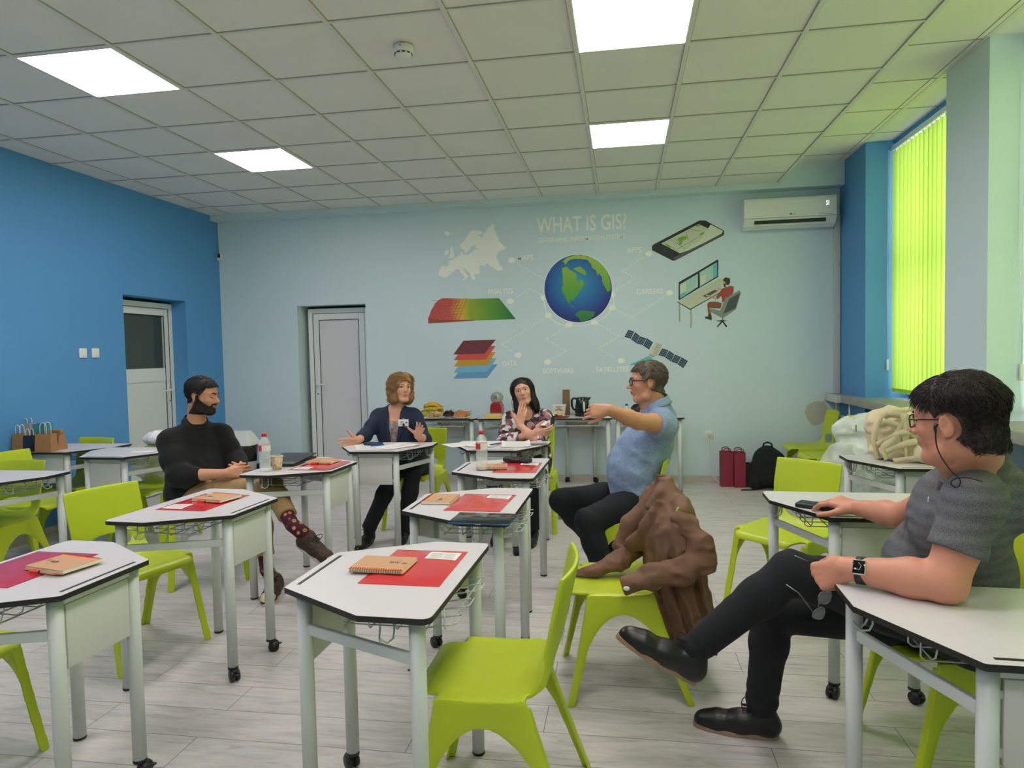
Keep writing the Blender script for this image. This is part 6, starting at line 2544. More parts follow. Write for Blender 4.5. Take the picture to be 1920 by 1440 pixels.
# ---------------------------------------------------------------- the man in grey, nearest the camera on the right
m_polo = bpy.data.materials.new('polo_grey')
m_polo.use_nodes = True
nt = m_polo.node_tree
pb = nt.nodes['Principled BSDF']
pb.inputs['Roughness'].default_value = 0.85
tc = nt.nodes.new('ShaderNodeTexCoord')
wv = nt.nodes.new('ShaderNodeTexWave')
wv.wave_type = 'BANDS'
wv.bands_direction = 'Z'
wv.inputs['Scale'].default_value = 9
wv.inputs['Distortion'].default_value = 1.2
nz = nt.nodes.new('ShaderNodeTexNoise')
nz.inputs['Scale'].default_value = 420
nz.inputs['Detail'].default_value = 2
nt.links.new(tc.outputs['Object'], wv.inputs['Vector'])
nt.links.new(tc.outputs['Object'], nz.inputs['Vector'])
mm = nt.nodes.new('ShaderNodeMath')
mm.operation = 'MULTIPLY_ADD'
mm.inputs[1].default_value = 0.12
nt.links.new(wv.outputs['Fac'], mm.inputs[0])
m2 = nt.nodes.new('ShaderNodeMath')
m2.operation = 'MULTIPLY'
m2.inputs[1].default_value = 1.05
nt.links.new(nz.outputs['Fac'], m2.inputs[0])
nt.links.new(m2.outputs[0], mm.inputs[2])
rr = nt.nodes.new('ShaderNodeValToRGB')
rr.color_ramp.elements[0].position = 0.3
rr.color_ramp.elements[0].color = hexc('35353a')
rr.color_ramp.elements[1].position = 0.85
rr.color_ramp.elements[1].color = hexc('77777a')
nt.links.new(mm.outputs[0], rr.inputs['Fac'])
nt.links.new(rr.outputs[0], pb.inputs['Base Color'])
bp = nt.nodes.new('ShaderNodeBump')
bp.inputs['Strength'].default_value = 0.4
bp.inputs['Distance'].default_value = 0.002
nt.links.new(nz.outputs['Fac'], bp.inputs['Height'])
nt.links.new(bp.outputs[0], pb.inputs['Normal'])

m_blacktr = mat('trousers_black', '121419', 0.9, bump=(300, 0.15))
m_leather = mat('shoe_leather', '101012', 0.38, bump=(60, 0.06))
m_solebr = mat('shoe_sole', '9b7d68', 0.6)
m_lace = mat('shoe_lace', '0b0b0d', 0.8)
m_hairdk = mat('hair_dark', '231a14', 0.5, bump=(160, 0.6))

Hc = A3(1788, 788, 1.97)
hs = .975
HR = tilt(frame((-.72, .69, 0), (0, 0, 1)), pitch=-4, roll=-4)
neck = A3(1842, 886, 2.10)
TR = frame((-.86, .51, 0), (-.02, .0, 1))
shl = neck - TR[:, 0] * .195 + NP((0, .0, -.045))
shr = neck + TR[:, 0] * .185 + NP((-.02, 0, -.05))
chest = A3(1795, 975, 2.17)
pel = A3(1835, 1135, 2.26)
pel[2] = .575
elL, wrL = A3(1772, 1092, 1.90), A3(1588, 1066, 2.02)
elR, wrR = A3(1690, 968, 2.60), A3(1606, 952, 2.80)
lo, hi = bbox([Hc, wrL, elL, wrR, pel, shl, shr, A3(1500, 1060, 2.1), A3(1500, 950, 2.9)], .17)
V = Vox(lo, hi, .0036)
torso(V, pel, chest, neck, shl, shr, TR, 1.0, .05)
V.cap(neck - NP((0, 0, .03)), Hc + HR @ NP((0, -.030, -.055)), .062, .058, .03)
V.cap(Hc + HR @ NP((0, .020, -.095)), neck + TR[:, 1] * .035 + NP((0, 0, -.01)), .045, .050, .03)
V.cap(neck + NP((.0, 0, .0)), Hc + HR @ NP((0, -.055, -.02)), .045, .050, .03)
H = head(V, Hc, HR, hs, jaw=.98, nose=1.1)
limb(V, shl, elL, wrL, [.058, .056, .050, .051, .032])
V.cap(elL + NP((.006, 0, -.006)), elL + NP((.0, 0, .01)), .036, .04, .02)
limb(V, shr, elR, wrR, [.056, .052, .045, .046, .030])
# left hand: loose fist over the thigh holding thin spectacles
FL = nrm(A3(1530, 1068, 2.08) - wrL)
hand(V, wrL, FL + NP((0, 0, -.25)), (-.1, .45, .9), (-.35, -.8, .25), curl=(52, 60, 66, 70), s=1.08, spread=3, thumb=(.80, .45, -.55), tcurl=28)
# right hand resting on the phone
PH = NP((.775, 2.985, ZTOP))
hand(V, wrR, NP((-.062, .075, .012)), (-.62, -.55, -.25), (-.1, .05, 1), curl=(22, 26, 30, 34), s=1.06, spread=6, thumb=(.70, .65, -.25), tcurl=8)
manF = skin_obj(V, Hc, HR, hs, 'seated man in grey polo shirt with glasses and smartwatch, legs crossed, nearest the camera', m_skin3, m_lipd)
face_parts(manF, lambda x, y, z: H(x, y, z), HR, hs, '1d1712', skin=m_skin3)
spectacles(manF, H, hs, mat('frame_black', '0d0d0f', 0.25), thick=.0020)

# hair
def hairfn(q):
    x, y, z = q[..., 0], q[..., 1], q[..., 2]
    ax = np.abs(x)
    line = .058 - .75 * np.clip(.062 - y, 0, .2) * 1.25               # hairline falls from forehead to nape
    line = np.where(y > .035, .058 + (y - .035) * -.2, line)
    side = np.where((y < .035) & (y > -.0), .010 + (y) * .9, -9)
    line = np.maximum(np.where(y < .0, -.02 + (y + .0) * .75, np.where(y < .04, -.018 + y * 1.75, .055)), -.088)
    ear = .034 - np.hypot(y + .012, (z + .006) * .9)
    return np.maximum(line - z, np.where(ax > .055, ear * .9, -9))


lo, hi = bbox([Hc], .165)
B = head_region(V, Hc, HR, hs, hairfn, lo, hi, .006,
                lambda q: -.012 * np.clip((q[..., 2] - .03) / .05, 0, 1) - .008 * np.clip(-q[..., 1] / .08, 0, 1) + .004 * vnoise(np.stack([q[..., 0] * 60, q[..., 1] * 26 + 8 * q[..., 2], q[..., 2] * 24], -1), 3))
hair = B.obj('hair', m_hairdk, manF, relax=1)
strands('hair_locks', hair, m_hairdk, Hc, HR, 6000, .030, .0010,
        lambda q: np.stack([q[:, 0] * 2.0 + .25 * np.sin(q[:, 2] * 60 + q[:, 1] * 30), np.where(q[:, 1] > .02, .9, -.55) + .25 * np.sin(q[:, 0] * 70), -.55 - 6 * np.clip(.05 - q[:, 2], 0, .12)], -1),
        hair, keep=lambda q, n: (n[:, 2] > -.35) & (n[:, 1] < .75) & ~((np.abs(q[:, 0]) > .05) & (np.hypot(q[:, 1] + .008, q[:, 2] + .0) < .050)), lift=.22, wave=.30)

nd = nrm(Hc + HR @ NP((0, -.035, -.06)) - neck)
# polo shirt
lo, hi = bbox([pel, neck, shl, shr, A3(1790, 1030, 1.93), A3(1715, 950, 2.5)], .22)
S = Vox(lo, hi, .0050)
torso(S, pel, chest, neck, shl, shr, TR, 1.06, .085, .012)
S.cap(chest + TR[:, 0] * -.10 - TR[:, 1] * .03, neck - TR[:, 0] * .10 + NP((0, 0, -.045)), .10, .050, .05)
S.cap(chest + TR[:, 0] * .10 - TR[:, 1] * .03, neck + TR[:, 0] * .10 + NP((0, 0, -.045)), .10, .050, .05)
hemL = shl * .38 + elL * .62
hemR = shr * .42 + elR * .58
S.cap(neck - TR[:, 1] * .045 + NP((0, 0, -.075)), neck - TR[:, 1] * .02 + NP((0, 0, -.055)), .095, .085, .03)
S.cap(shl + NP((0, .01, -.012)), hemL, .062, .072, .04)
S.cap(shr + NP((0, 0, -.008)), hemR, .064, .064, .04)
dL, dR = nrm(elL - shl), nrm(elR - shr)
S.func(hemL - .13, hemL + .13, lambda P: np.where((P - (hemL + 0).astype(np.float32)) @ dL.astype(np.float32) > 0, -np.minimum((P - hemL.astype(np.float32)) @ dL.astype(np.float32), .08), .5) if False else (-((P - hemL.astype(np.float32)) @ dL.astype(np.float32)) + np.maximum(0, np.sqrt(((P - hemL.astype(np.float32)) ** 2).sum(-1)) - .105)), .004, 'cut')
S.func(hemR - .13, hemR + .13, lambda P: (-((P - hemR.astype(np.float32)) @ dR.astype(np.float32)) + np.maximum(0, np.sqrt(((P - hemR.astype(np.float32)) ** 2).sum(-1)) - .10)), .004, 'cut')
S.cap(neck - NP((0, 0, .05)), neck + nd * .030 + TR[:, 1] * .02, .10, .072, .03)
folds(S, .0045, 13, 11, (1, 1, 1))
def ridges(V, c, d, r, amp, n, seed=0):
    """compression folds around a joint"""
    c32, d32 = c.astype(np.float32), nrm(d).astype(np.float32)
    def f(P):
        q = P - c32
        u = q @ d32
        w = np.clip(1 - np.sqrt((q * q).sum(-1)) / r, 0, 1)
        return amp * w * np.sin(u * n + 2.2 * vnoise(P * 16, seed))
    V.warp(f)
ridges(S, chest * .4 + pel * .6 - NP((.08, 0, .02)), NP((.35, .1, 1)), .22, .006, 75, 1)
ridges(S, shl * .55 + chest * .45 + NP((-.04, -.05, -.05)), NP((.8, 0, .6)), .16, .005, 70, 2)
S.cap(pel + NP((-.3, 0, -.28)), pel + NP((.4, 0, -.28)), .20, .20, .01, 'cut')
shirt = S.obj('polo_shirt', m_polo, manF, relax=1)
# collar
nd = nrm(Hc + HR @ NP((0, -.035, -.06)) - neck)
col = MB()
col.grid(collar_fn(neck + nd * .082 + TR[:, 1] * .026 - TR[:, 0] * .012, frame(TR[:, 1], nd), .079, .036, 2.35, .06, .034, nd), 28, 8)
solidify(col.obj('collar', m_polo, shirt), .003, 1)
b = MB()
Bx = Matrix([list(r) for r in TR])
bc = surf(S, 1741, 937)
for i in range(10):
    pass
o = MB().tube([bc + TR @ NP((.005 * math.cos(a), .0, .008 * math.sin(a))) + NP((-.001, -.003, 0)) for a in [2 * PI * k / 12 for k in range(12)]], .0014, 6, closed=True).obj('chest_emblem', mat('emblem_white', 'd8d8d4', 0.6), shirt)

# trousers: left leg crossed over the right
hL, hR = pel + TR[:, 0] * -.09 + NP((0, 0, -.03)), pel + TR[:, 0] * .09 + NP((0, 0, -.04))
kL, aL = A3(1484, 1072, 2.30), A3(1300, 1218, 2.26)
kR, aR = A3(1448, 1150, 2.48), A3(1428, 1318, 2.52)
lo, hi = bbox([hL, hR, kL, aL, kR, aR, pel], .16)
L_ = Vox(lo, hi, .0060)
L_.ell(pel - NP((0, 0, .03)), (.175, .135, .12), TR, .04)
limb(L_, hR, kR, aR, [.092, .084, .066, .064, .055], .03)
limb(L_, hL, kL, aL, [.092, .082, .066, .064, .050], .03)
L_.cap(kL + NP((.10, 0, -.02)), kL + NP((.25, 0, -.03)), .066, .08, .04)
folds(L_, .004, 12, 21)
ridges(L_, kL + NP((.07, 0, -.03)), NP((1, 0, .4)), .17, .008, 60, 5)
ridges(L_, aR + NP((0, 0, .02)), NP((0, 0, 1)), .10, .006, 90, 6)
ridges(L_, aL, nrm(kL - aL), .09, .005, 90, 7)
for a_, k_ in ((aL, kL), (aR, kR)):
    d = nrm(a_ - k_).astype(np.float32)
    e = (a_ + d * .035).astype(np.float32)
    L_.func(e - .12, e + .12, lambda P, d=d, e=e: -((P - e) @ d), .003, 'cut')
tr = L_.obj('trousers', m_blacktr, manF, relax=1)
# seam lines along the thigh
# ankles (dark socks) and shoes
for nm, k_, a_, heel, toe, up in (('l', kL, aL, A3(1303, 1284, 2.25), A3(1174, 1200, 2.25), nrm(NP((.50, 0, .86)))), ('r', kR, aR, A3(1460, 1388, 2.52), A3(1300, 1372, 2.58), (0, 0, 1))):
    heel, toe = NP(heel), NP(toe)
    if nm == 'r':
        heel[2] = toe[2] = 0.001
        f = nrm(toe - heel)
        toe = heel + f * .30
    else:
        toe = heel + nrm(toe - heel) * .295
    so = MB().tube([a_ + nrm(a_ - k_) * .01, heel + nrm(toe - heel) * .06 + NP(up) * .06], [.040, .042], 16).obj('sock', m_black, manF)
    shoe(manF, heel, toe, up, m_leather, m_solebr, w=.047, h=.003, laces=m_lace)

# smartwatch
wd = nrm(elL - wrL)
wc = wrL + wd * .040
Nn = nrm(NP((-.25, -.80, .45)))
Wr = frame(Nn, nrm(np.cross(Nn, wd)))
b = MB()
rr_ = []
e1, e2 = nrm(Nn - wd * (Nn @ wd)), None
e2 = np.cross(wd, e1)
b.grid(lambda u, v: Vector(wc + wd * (v - .5) * .028 + e1 * math.cos(2 * PI * u) * .0335 + e2 * math.sin(2 * PI * u) * .0355), 32, 2, closed_u=True)
band = b.obj('watch_strap', m_black, manF)
solidify(band, .003, 1)
Rw = Matrix([[wd[i], e2[i], e1[i]] for i in range(3)])
MB().rbox(wc + e1 * .0385, (.036, .042, .010), .007, R=Rw, n=3).obj('watch_case', mat('watch_silver', 'c9cbc4', 0.25, metal=0.7), band)
MB().rbox(wc + e1 * .0440, (.030, .036, .0016), .0006, R=Rw).obj('watch_screen', mat('watch_glass', '07080a', 0.08), band)
b = MB()
for (s0, s1) in (((-.002, -.012), (.006, -.004)), ((.006, -.004), (.002, .008)), ((.002, .008), (-.005, .006))):
    b.tube([wc + e1 * .0451 + wd * s0[0] + e2 * s0[1], wc + e1 * .0451 + wd * s1[0] + e2 * s1[1]], .0005, 4)
b.obj('watch_hands', m_paper, band)

# earphone cord hanging from the left ear
b = MB()
b.tube([H(-.088, .008, .004), H(-.091, .012, -.006), H(-.090, .012, -.020)], [.005, .0045, .003], 8)
b.tube([tuple(p) for p in smooth_line3([H(-.090, .012, -.018), H(-.088, .014, -.05), H(-.083, .008, -.085), H(-.079, -.012, -.125), H(-.075, -.030, -.150), H(-.074, -.020, -.170), H(-.078, -.008, -.160), H(-.078, -.018, -.146), H(-.080, -.05, -.140), H(-.084, -.085, -.148)], 5)], .0018, 6)
b.obj('earphone_cord', m_black, manF)

# rimless spectacles dangling from the left hand
t = thing('eyeglasses', 'thin-rimmed spectacles dangling from the hand of the man in grey', 'eyeglasses')
b = MB()
m_thin = mat('thin_metal', '8a8d90', 0.25, metal=0.8)
b.tube([A3(1490, 1042, 2.03), A3(1515, 1052, 2.04)], .0018, 6)
b.tube([A3(1474, 1096, 2.06), A3(1498, 1112, 2.05), A3(1525, 1148, 2.05)], .0018, 6)
b.obj('temple', m_thin, t)
f = MB()
le = MB()
for (pts) in (((1540, 1110), (1557, 1109), (1558, 1122), (1550, 1132), (1536, 1130), (1534, 1118)), ((1529, 1143), (1542, 1138), (1547, 1146), (1541, 1160), (1526, 1159), (1523, 1152))):
    P = [A3(x, y, 2.045) for x, y in pts]
    P = [P[0] + (0)] + P[1:]
    sm = [q for q in smooth_line3(P + [P[0]], 4)][:-1]
    f.tube(sm, .0009, 6, closed=True)
    le.add(sm, [tuple(range(len(sm)))])
f.tube([A3(1536, 1131, 2.045), A3(1534, 1136, 2.045), A3(1536, 1140, 2.045)], .0012, 6)
f.obj('rim', m_thin, t)
le.obj('lens', mat('spectacle_lens', 'f2f6f4', 0.03, alpha=0.16), t)

rbox_thing('mobile_phone', 'black phone in a thick case under the hand of the man in grey', 'phone', (.795, 2.975, ZT_), (.155, .078, .020), .006, mat('phone_case', '1c2a28', 0.45), -32)

# ---------------------------------------------------------------- the man in the blue shirt
m_denim = mat('shirt_chambray', '90a5c6', 0.85, var=(70, 0.25), bump=(420, 0.35))
m_navytr = mat('trousers_navy', '10161c', 0.9, bump=(300, 0.15))
m_hairgr = mat('hair_greying', '57493e', 0.6, var=(220, 0.5, '8d8276'), bump=(200, 0.8))
Hc = A3(1213, 716, 4.10)
HR = tilt(frame((-.985, -.05, 0)), pitch=-2, roll=0)
hs = 1.02
neck = A3(1232, 768, 4.12)
TR = frame((-.97, -.12, 0), (.10, 0, 1))
shl = neck - TR[:, 0] * .185 + NP((.01, 0, -.068))
shr = neck + TR[:, 0] * .185 + NP((0, 0, -.055))
chest = A3(1214, 834, 4.10)
pel = A3(1200, 925, 4.10)
pel[2] = .565
elL, wrL = A3(1192, 782, 3.72), A3(1143, 768, 3.66)
elL = A3(1196, 790, 3.74)
wrL = A3(1140, 768, 3.60)
elR, wrR = A3(1180, 880, 4.30), A3(1160, 935, 4.25)
lo, hi = bbox([Hc, wrL, elL, wrR, pel, shl, shr, A3(1095, 770, 3.58)], .17)
V = Vox(lo, hi, .0045)
torso(V, pel, chest, neck, shl, shr, TR, 1.0, .07)
V.cap(neck - NP((0, 0, .03)), Hc + HR @ NP((0, -.028, -.055)), .066, .060, .03)
V.cap(Hc + HR @ NP((0, .03, -.095)), neck + TR[:, 1] * .045, .035, .045, .03)
H = head(V, Hc, HR, hs, jaw=1.05, nose=1.15)
limb(V, shl, elL, wrL, [.056, .053, .044, .043, .028])
limb(V, shr, elR, wrR, [.056, .052, .045, .045, .030])
hand(V, wrL, A3(1106, 770, 3.58) - wrL, (-.25, -.35, -.9), (.2, -.7, .5), curl=(34, 50, 58, 60), s=.94, spread=5, thumb=(.75, .55, -.35), tcurl=12)
hand(V, wrR, (-.8, -.1, -.4), (-.3, -.6, .5), (.2, .5, .8), curl=(25, 28, 32, 34), s=1.0)
manB = skin_obj(V, Hc, HR, hs, 'seated man in light blue shirt and black glasses, left arm stretched out, facing left', m_skin2, m_lipd)
face_parts(manB, H, HR, hs, '3a2d24', skin=m_skin2)
spectacles(manB, H, hs, mat('frame_black', '0d0d0f', 0.25), w=.027, hgt=.018, thick=.0028)


def short_hair(q, fore=.058, nape=-.075):
    x, y, z = q[..., 0], q[..., 1], q[..., 2]
    line = np.where(y < -.02, nape + (y + .1) * .55, np.where(y < .045, -.015 + (y - .0) * 1.5, fore))
    line = np.where((y < -.02), np.maximum(line, nape), line)
    ear = .030 - np.hypot(y + .012, (z + .004) * .9)
    return np.maximum(line - z, np.where(np.abs(x) > .055, ear * .9, -9))


lo, hi = bbox([Hc], .15)
B = head_region(V, Hc, HR, hs, lambda q: short_hair(q, .071, -.080), lo, hi, .009, lambda q: -.004 * np.clip((q[..., 2] - .04) / .04, 0, 1) + .003 * vnoise(q * 70, 5))
hair = B.obj('hair', m_hairgr, manB, relax=1)
strands('hair_locks', hair, m_hairgr, Hc, HR, 2600, .020, .0013, lambda q: np.stack([q[:, 0], np.where(q[:, 1] > .0, .6, -.6), -.5 - 5 * np.clip(.05 - q[:, 2], 0, .1)], -1), hair, keep=lambda q, n: n[:, 1] < .6, lift=.3)

lo, hi = bbox([pel, neck, shl, shr, A3(1120, 870, 4.1), A3(1220, 800, 3.75)], .22)
S = Vox(lo, hi, .0058)
torso(S, pel, chest, neck, shl, shr, TR, 1.08, .06, .012)
S.ell(pel + TR[:, 1] * .060 + NP((0, 0, .13)), (.165, .125, .20), TR, .06)
S.ell(chest + TR[:, 1] * .045 + NP((0, 0, -.02)), (.15, .105, .15), TR, .07)
S.cap(chest - TR[:, 1] * .03, neck - TR[:, 1] * .03 + NP((0, 0, -.065)), .12, .08, .05)
S.cap(pel + NP((0, 0, .02)), pel + NP((0, 0, -.06)), .155, .16, .05)
hemL = shl * .60 + elL * .40
hemR = shr * .50 + elR * .50
for sh, he, el in ((shl, hemL, elL), (shr, hemR, elR)):
    S.cap(sh + NP((0, 0, -.012)), he + NP((0, 0, -.010)), .070, .078, .04)
    d = nrm(el - sh).astype(np.float32)
    S.func(he - .13, he + .13, lambda P, d=d, he=he: (-((P - he.astype(np.float32)) @ d) + np.maximum(0, np.sqrt(((P - he.astype(np.float32)) ** 2).sum(-1)) - .105)), .004, 'cut')
nd = nrm(Hc + HR @ NP((0, -.035, -.06)) - neck)
S.cap(neck - NP((0, 0, .05)), neck + nd * .030, .10, .068, .03)
folds(S, .009, 11, 31)
folds(S, .004, 26, 33, (1, 1, .5))
ridges(S, chest * .5 + pel * .5 - TR[:, 0] * .12, NP((.5, 0, 1)), .25, .007, 60, 3)
ridges(S, shl * .8 + chest * .2, NP((1, 0, -.5)), .14, .006, 70, 4)
ridges(S, pel - TR[:, 0] * .12 + NP((0, 0, .03)), NP((1, 0, .3)), .2, .007, 55, 9)
S.plane(pel + NP((0, 0, -.055)), (-.25, 0, -1), .004)
shirt = S.obj('shirt', m_denim, manB, relax=1)
col = MB()
cc = neck + NP((-.004, 0, .008))


col.grid(collar_fn(neck + nd * .040, frame(TR[:, 1], nd), .076, .042, 2.3, .06, .032, nd), 28, 8)
solidify(col.obj('collar', m_denim, shirt), .003, 1)
for x, y in ((1172, 797), (1161, 812), (1149, 831), (1139, 852), (1134, 877)):
    p = surf(S, x, y)
    MB().ball(p + NP((0, -.002, 0)), .0055, n=8).obj('button', m_white, shirt)
hL, hR = pel - TR[:, 0] * .10 + NP((0, 0, -.02)), pel + TR[:, 0] * .09 + NP((0, 0, -.03))
kL, aL = A3(1102, 978, 3.86), A3(1140, 1098, 3.84)
kR, aR = A3(1052, 938, 4.22), A3(1135, 1040, 4.26)
lo, hi = bbox([hL, hR, kL, aL, kR, aR, pel], .16)
L_ = Vox(lo, hi, .0065)
L_.ell(pel - NP((0, 0, .03)), (.19, .15, .11), TR, .04)
limb(L_, hR, kR, aR, [.098, .088, .070, .066, .055], .03)
limb(L_, hL, kL, aL, [.100, .092, .074, .070, .060], .03)
folds(L_, .004, 12, 22)
ridges(L_, kL, NP((1, 0, .3)), .14, .005, 60, 5)
for a_, k_ in ((aL, kL), (aR, kR)):
    d = nrm(a_ - k_).astype(np.float32)
    e = (a_ + d * .02).astype(np.float32)
    L_.func(e - .12, e + .12, lambda P, d=d, e=e: -((P - e) @ d), .003, 'cut')
L_.obj('trousers', m_navytr, manB, relax=1)
h1, t1 = NP((.00, 3.80, .001)), NP((-.16, 3.60, .001))
t1 = h1 + nrm(t1 - h1) * .29
MB().tube([aL, h1 + NP((-.03, -.035, .07))], [.04, .042], 12).obj('sock', m_black, manB)
shoe(manB, h1, t1, (0, 0, 1), m_leather, m_black, laces=m_lace)
h2 = A3(1168, 1028, 4.30)
t2 = A3(1120, 1060, 4.25)
t2[2] = .012
h2[2] = max(.10, h2[2])
t2 = h2 + nrm(t2 - h2) * .28
if t2[2] < .012:
    h2[2] += .012 - t2[2]
    t2[2] = .012
MB().tube([aR, h2 + NP((-.02, 0, .06))], [.04, .042], 12).obj('sock', m_black, manB)
shoe(manB, h2, t2, nrm(NP((.35, 0, .9))), m_leather, m_black, laces=m_lace)

# ---------------------------------------------------------------- the man in the black sweater
m_knit = mat('sweater_black', '0b0b0e', 0.95, bump=(900, 0.25), sheen=.06)
m_khaki = mat('trousers_khaki', 'a5845a', 0.85, var=(20, 0.10), bump=(320, 0.2))
m_hairbk = mat('hair_black', '15110f', 0.55, bump=(200, 0.7))
m_beard = mat('beard_dark', '3a2a20', 0.85, var=(300, 0.5), bump=(420, 1.0))
Hc = A3(380, 742, 4.00)
HR = tilt(frame((.93, .10, 0)), pitch=-8, roll=2)
hs = .99
neck = A3(366, 800, 4.03)
TR = frame((.78, -.62, 0), (-.04, 0, 1))
shl = neck - TR[:, 0] * .168 + NP((0, 0, -.072))
shr = neck + TR[:, 0] * .168 + NP((0, 0, -.075))
chest = neck + NP((-.01, -.01, -.20))
pel = NP((-2.76, 4.00, .565))
elR, wrR = A3(333, 893, 3.80), A3(424, 888, 3.84)
elL, wrL = A3(442, 862, 4.15), A3(452, 884, 4.02)
lo, hi = bbox([Hc, wrL, elL, wrR, elR, pel, shl, shr, A3(462, 882, 3.9)], .15)
V = Vox(lo, hi, .0042)
torso(V, pel, chest, neck, shl, shr, TR, .95, .02)
V.cap(neck - NP((0, 0, .03)), Hc + HR @ NP((0, -.028, -.055)), .060, .056, .03)
H = head(V, Hc, HR, hs, jaw=1.05, nose=1.1)
limb(V, shr, elR, wrR, [.052, .048, .042, .042, .028])
limb(V, shl, elL, wrL, [.052, .048, .042, .042, .028])
hand(V, wrR, A3(460, 884, 3.90) - wrR, (.1, .35, .9), (.3, -.9, .35), curl=(30, 34, 38, 40), s=1.0, spread=3, thumb=(.8, .5, -.3))
hand(V, wrL, A3(452, 886, 3.86) - wrL, (.5, .1, .85), (.8, .2, .35), curl=(38, 42, 46, 48), s=1.0, spread=3, thumb=(.8, .5, -.3))
manA = skin_obj(V, Hc, HR, hs, 'seated man in black sweater and khaki trousers, dark beard, hands clasped on his lap', m_skin2, m_lip)
face_parts(manA, H, HR, hs, '15110f', closed=True, skin=m_skin2, browt=.0036)
lo, hi = bbox([Hc], .14)
B = head_region(V, Hc, HR, hs, lambda q: short_hair(q, .070, -.066), lo, hi, .006, lambda q: -.008 * np.clip((q[..., 2] - .045) / .03, 0, 1) + .0025 * vnoise(q * 90, 5))
hair = B.obj('hair', m_hairbk, manA, relax=1)
strands('hair_locks', hair, m_hairbk, Hc, HR, 2200, .016, .0012, lambda q: np.stack([q[:, 0], np.where(q[:, 2] > .06, .9, -.2), -.6 + 0 * q[:, 0]], -1), hair, keep=lambda q, n: n[:, 1] < .7, lift=.4)


def beardfn(q):
    x, y, z = q[..., 0], q[..., 1], q[..., 2]
    ax = np.abs(x)
    top = np.where(y > .060, -.047, -.014 - (y - .010) * .66)
    top = np.where(y < .010, .012, top)
    must = np.maximum(np.abs(z + .0465) - .0055, ax - .032) * 1.0
    low = np.maximum(np.maximum(z - top, np.where(z > -.03, -.006 - y, -.012 - y + (z + .03) * .6)), -(z + .122))
    mouth = .9 * (.0085 - np.hypot(x / 2.6, (z + .0600)))
    low = np.maximum(low, np.where(y > .05, mouth, -9))
    low = np.maximum(low, np.where((y > .062) & (z > -.055), np.maximum(-.0 + 0 * z, .001), -9))
    return np.minimum(low, np.where(y > .055, must, 9))


B = head_region(V, Hc, HR, hs, beardfn, lo, hi, .0022, lambda q: .0016 * vnoise(q * 260, 8))
B.obj('beard', m_beard, manA)
lo, hi = bbox([pel, neck, shl, shr, elR, elL, A3(380, 888, 3.8)], .16)
S = Vox(lo, hi, .0058)
torso(S, pel, chest, neck, shl, shr, TR, 1.02, .04, .014)
S.cap(pel + NP((0, 0, .02)), pel + NP((-.02, 0, -.05)), .165, .165, .05)
cuR = elR * .52 + wrR * .48
cuL = elL * .3 + wrL * .7
limb(S, shr + NP((0, 0, -.015)), elR, cuR, [.060, .066, .060, .058, .050], .04)
limb(S, shl + NP((0, 0, -.015)), elL, cuL, [.060, .066, .060, .056, .048], .04)
for el, cu in ((elR, cuR), (elL, cuL)):
    d = nrm(cu - el).astype(np.float32)
    S.func(cu - .1, cu + .1, lambda P, d=d, cu=cu: (-((P - cu.astype(np.float32)) @ d) + np.maximum(0, np.sqrt(((P - cu.astype(np.float32)) ** 2).sum(-1)) - .085)), .004, 'cut')
nd = nrm(Hc + HR @ NP((0, -.035, -.06)) - neck)
S.cap(neck - NP((0, 0, .06)), neck + nd * .030, .10, .062, .04)
folds(S, .005, 12, 41)
ridges(S, elR, nrm(cuR - shr), .14, .006, 70, 3)
ridges(S, pel + TR[:, 1] * .12 + NP((0, 0, .06)), NP((0, 0, 1)), .2, .006, 70, 4)
sw_ = S.obj('sweater', m_knit, manA, relax=1)
col = MB()
col.grid(collar_fn(neck + nd * .040, frame(TR[:, 1], nd), .066, .032, 2.4, .07, .034, nd), 28, 8)
solidify(col.obj('shirt_collar', mat('collar_charcoal', '202024', 0.8), manA), .003, 1)
hR, hL = pel + TR[:, 0] * .10 + NP((0, 0, -.02)), pel - TR[:, 0] * .09 + NP((0, 0, -.03))
kT, aT = A3(510, 912, 3.84), A3(548, 984, 3.62)
kB, aB = A3(487, 948, 3.82), A3(500, 1068, 3.76)
lo, hi = bbox([hL, hR, kT, aT, kB, aB, pel], .16)
L_ = Vox(lo, hi, .0062)
L_.ell(pel - NP((0, 0, .03)), (.165, .13, .105), TR, .04)
limb(L_, hL, kB, aB, [.088, .078, .062, .060, .050], .03)
limb(L_, hR, kT, aT, [.090, .078, .062, .062, .054], .03)
folds(L_, .005, 13, 23)
ridges(L_, hR * .6 + kT * .4, NP((1, 0, .3)), .2, .006, 60, 5)
for a_, k_, e_ in ((aT, kT, .0), (aB, kB, .0)):
    d = nrm(a_ - k_).astype(np.float32)
    e = (a_ * .78 + k_ * .22).astype(np.float32)
    L_.func(e - .16, e + .16, lambda P, d=d, e=e: -((P - e) @ d) + np.maximum(0, np.sqrt(((P - e) ** 2).sum(-1)) - .14), .003, 'cut')
L_.obj('trousers', m_khaki, manA, relax=1)
m_sock = mat('sock_maroon', '4a1626', 0.85)
nt = m_sock.node_tree
tc = nt.nodes.new('ShaderNodeTexCoord')
vo = nt.nodes.new('ShaderNodeTexVoronoi')
vo.inputs['Scale'].default_value = 26
nt.links.new(tc.outputs['Object'], vo.inputs['Vector'])
r = nt.nodes.new('ShaderNodeValToRGB')
r.color_ramp.interpolation = 'CONSTANT'
while len(r.color_ramp.elements) < 4:
    r.color_ramp.elements.new(0.5)
for e, (p, c) in zip(r.color_ramp.elements, ((0, '3a1420'), (.12, 'd7a05c'), (.24, 'a84a58'), (.34, '431525'))):
    e.position = p
    e.color = hexc(c)
nt.links.new(vo.outputs['Distance'], r.inputs['Fac'])
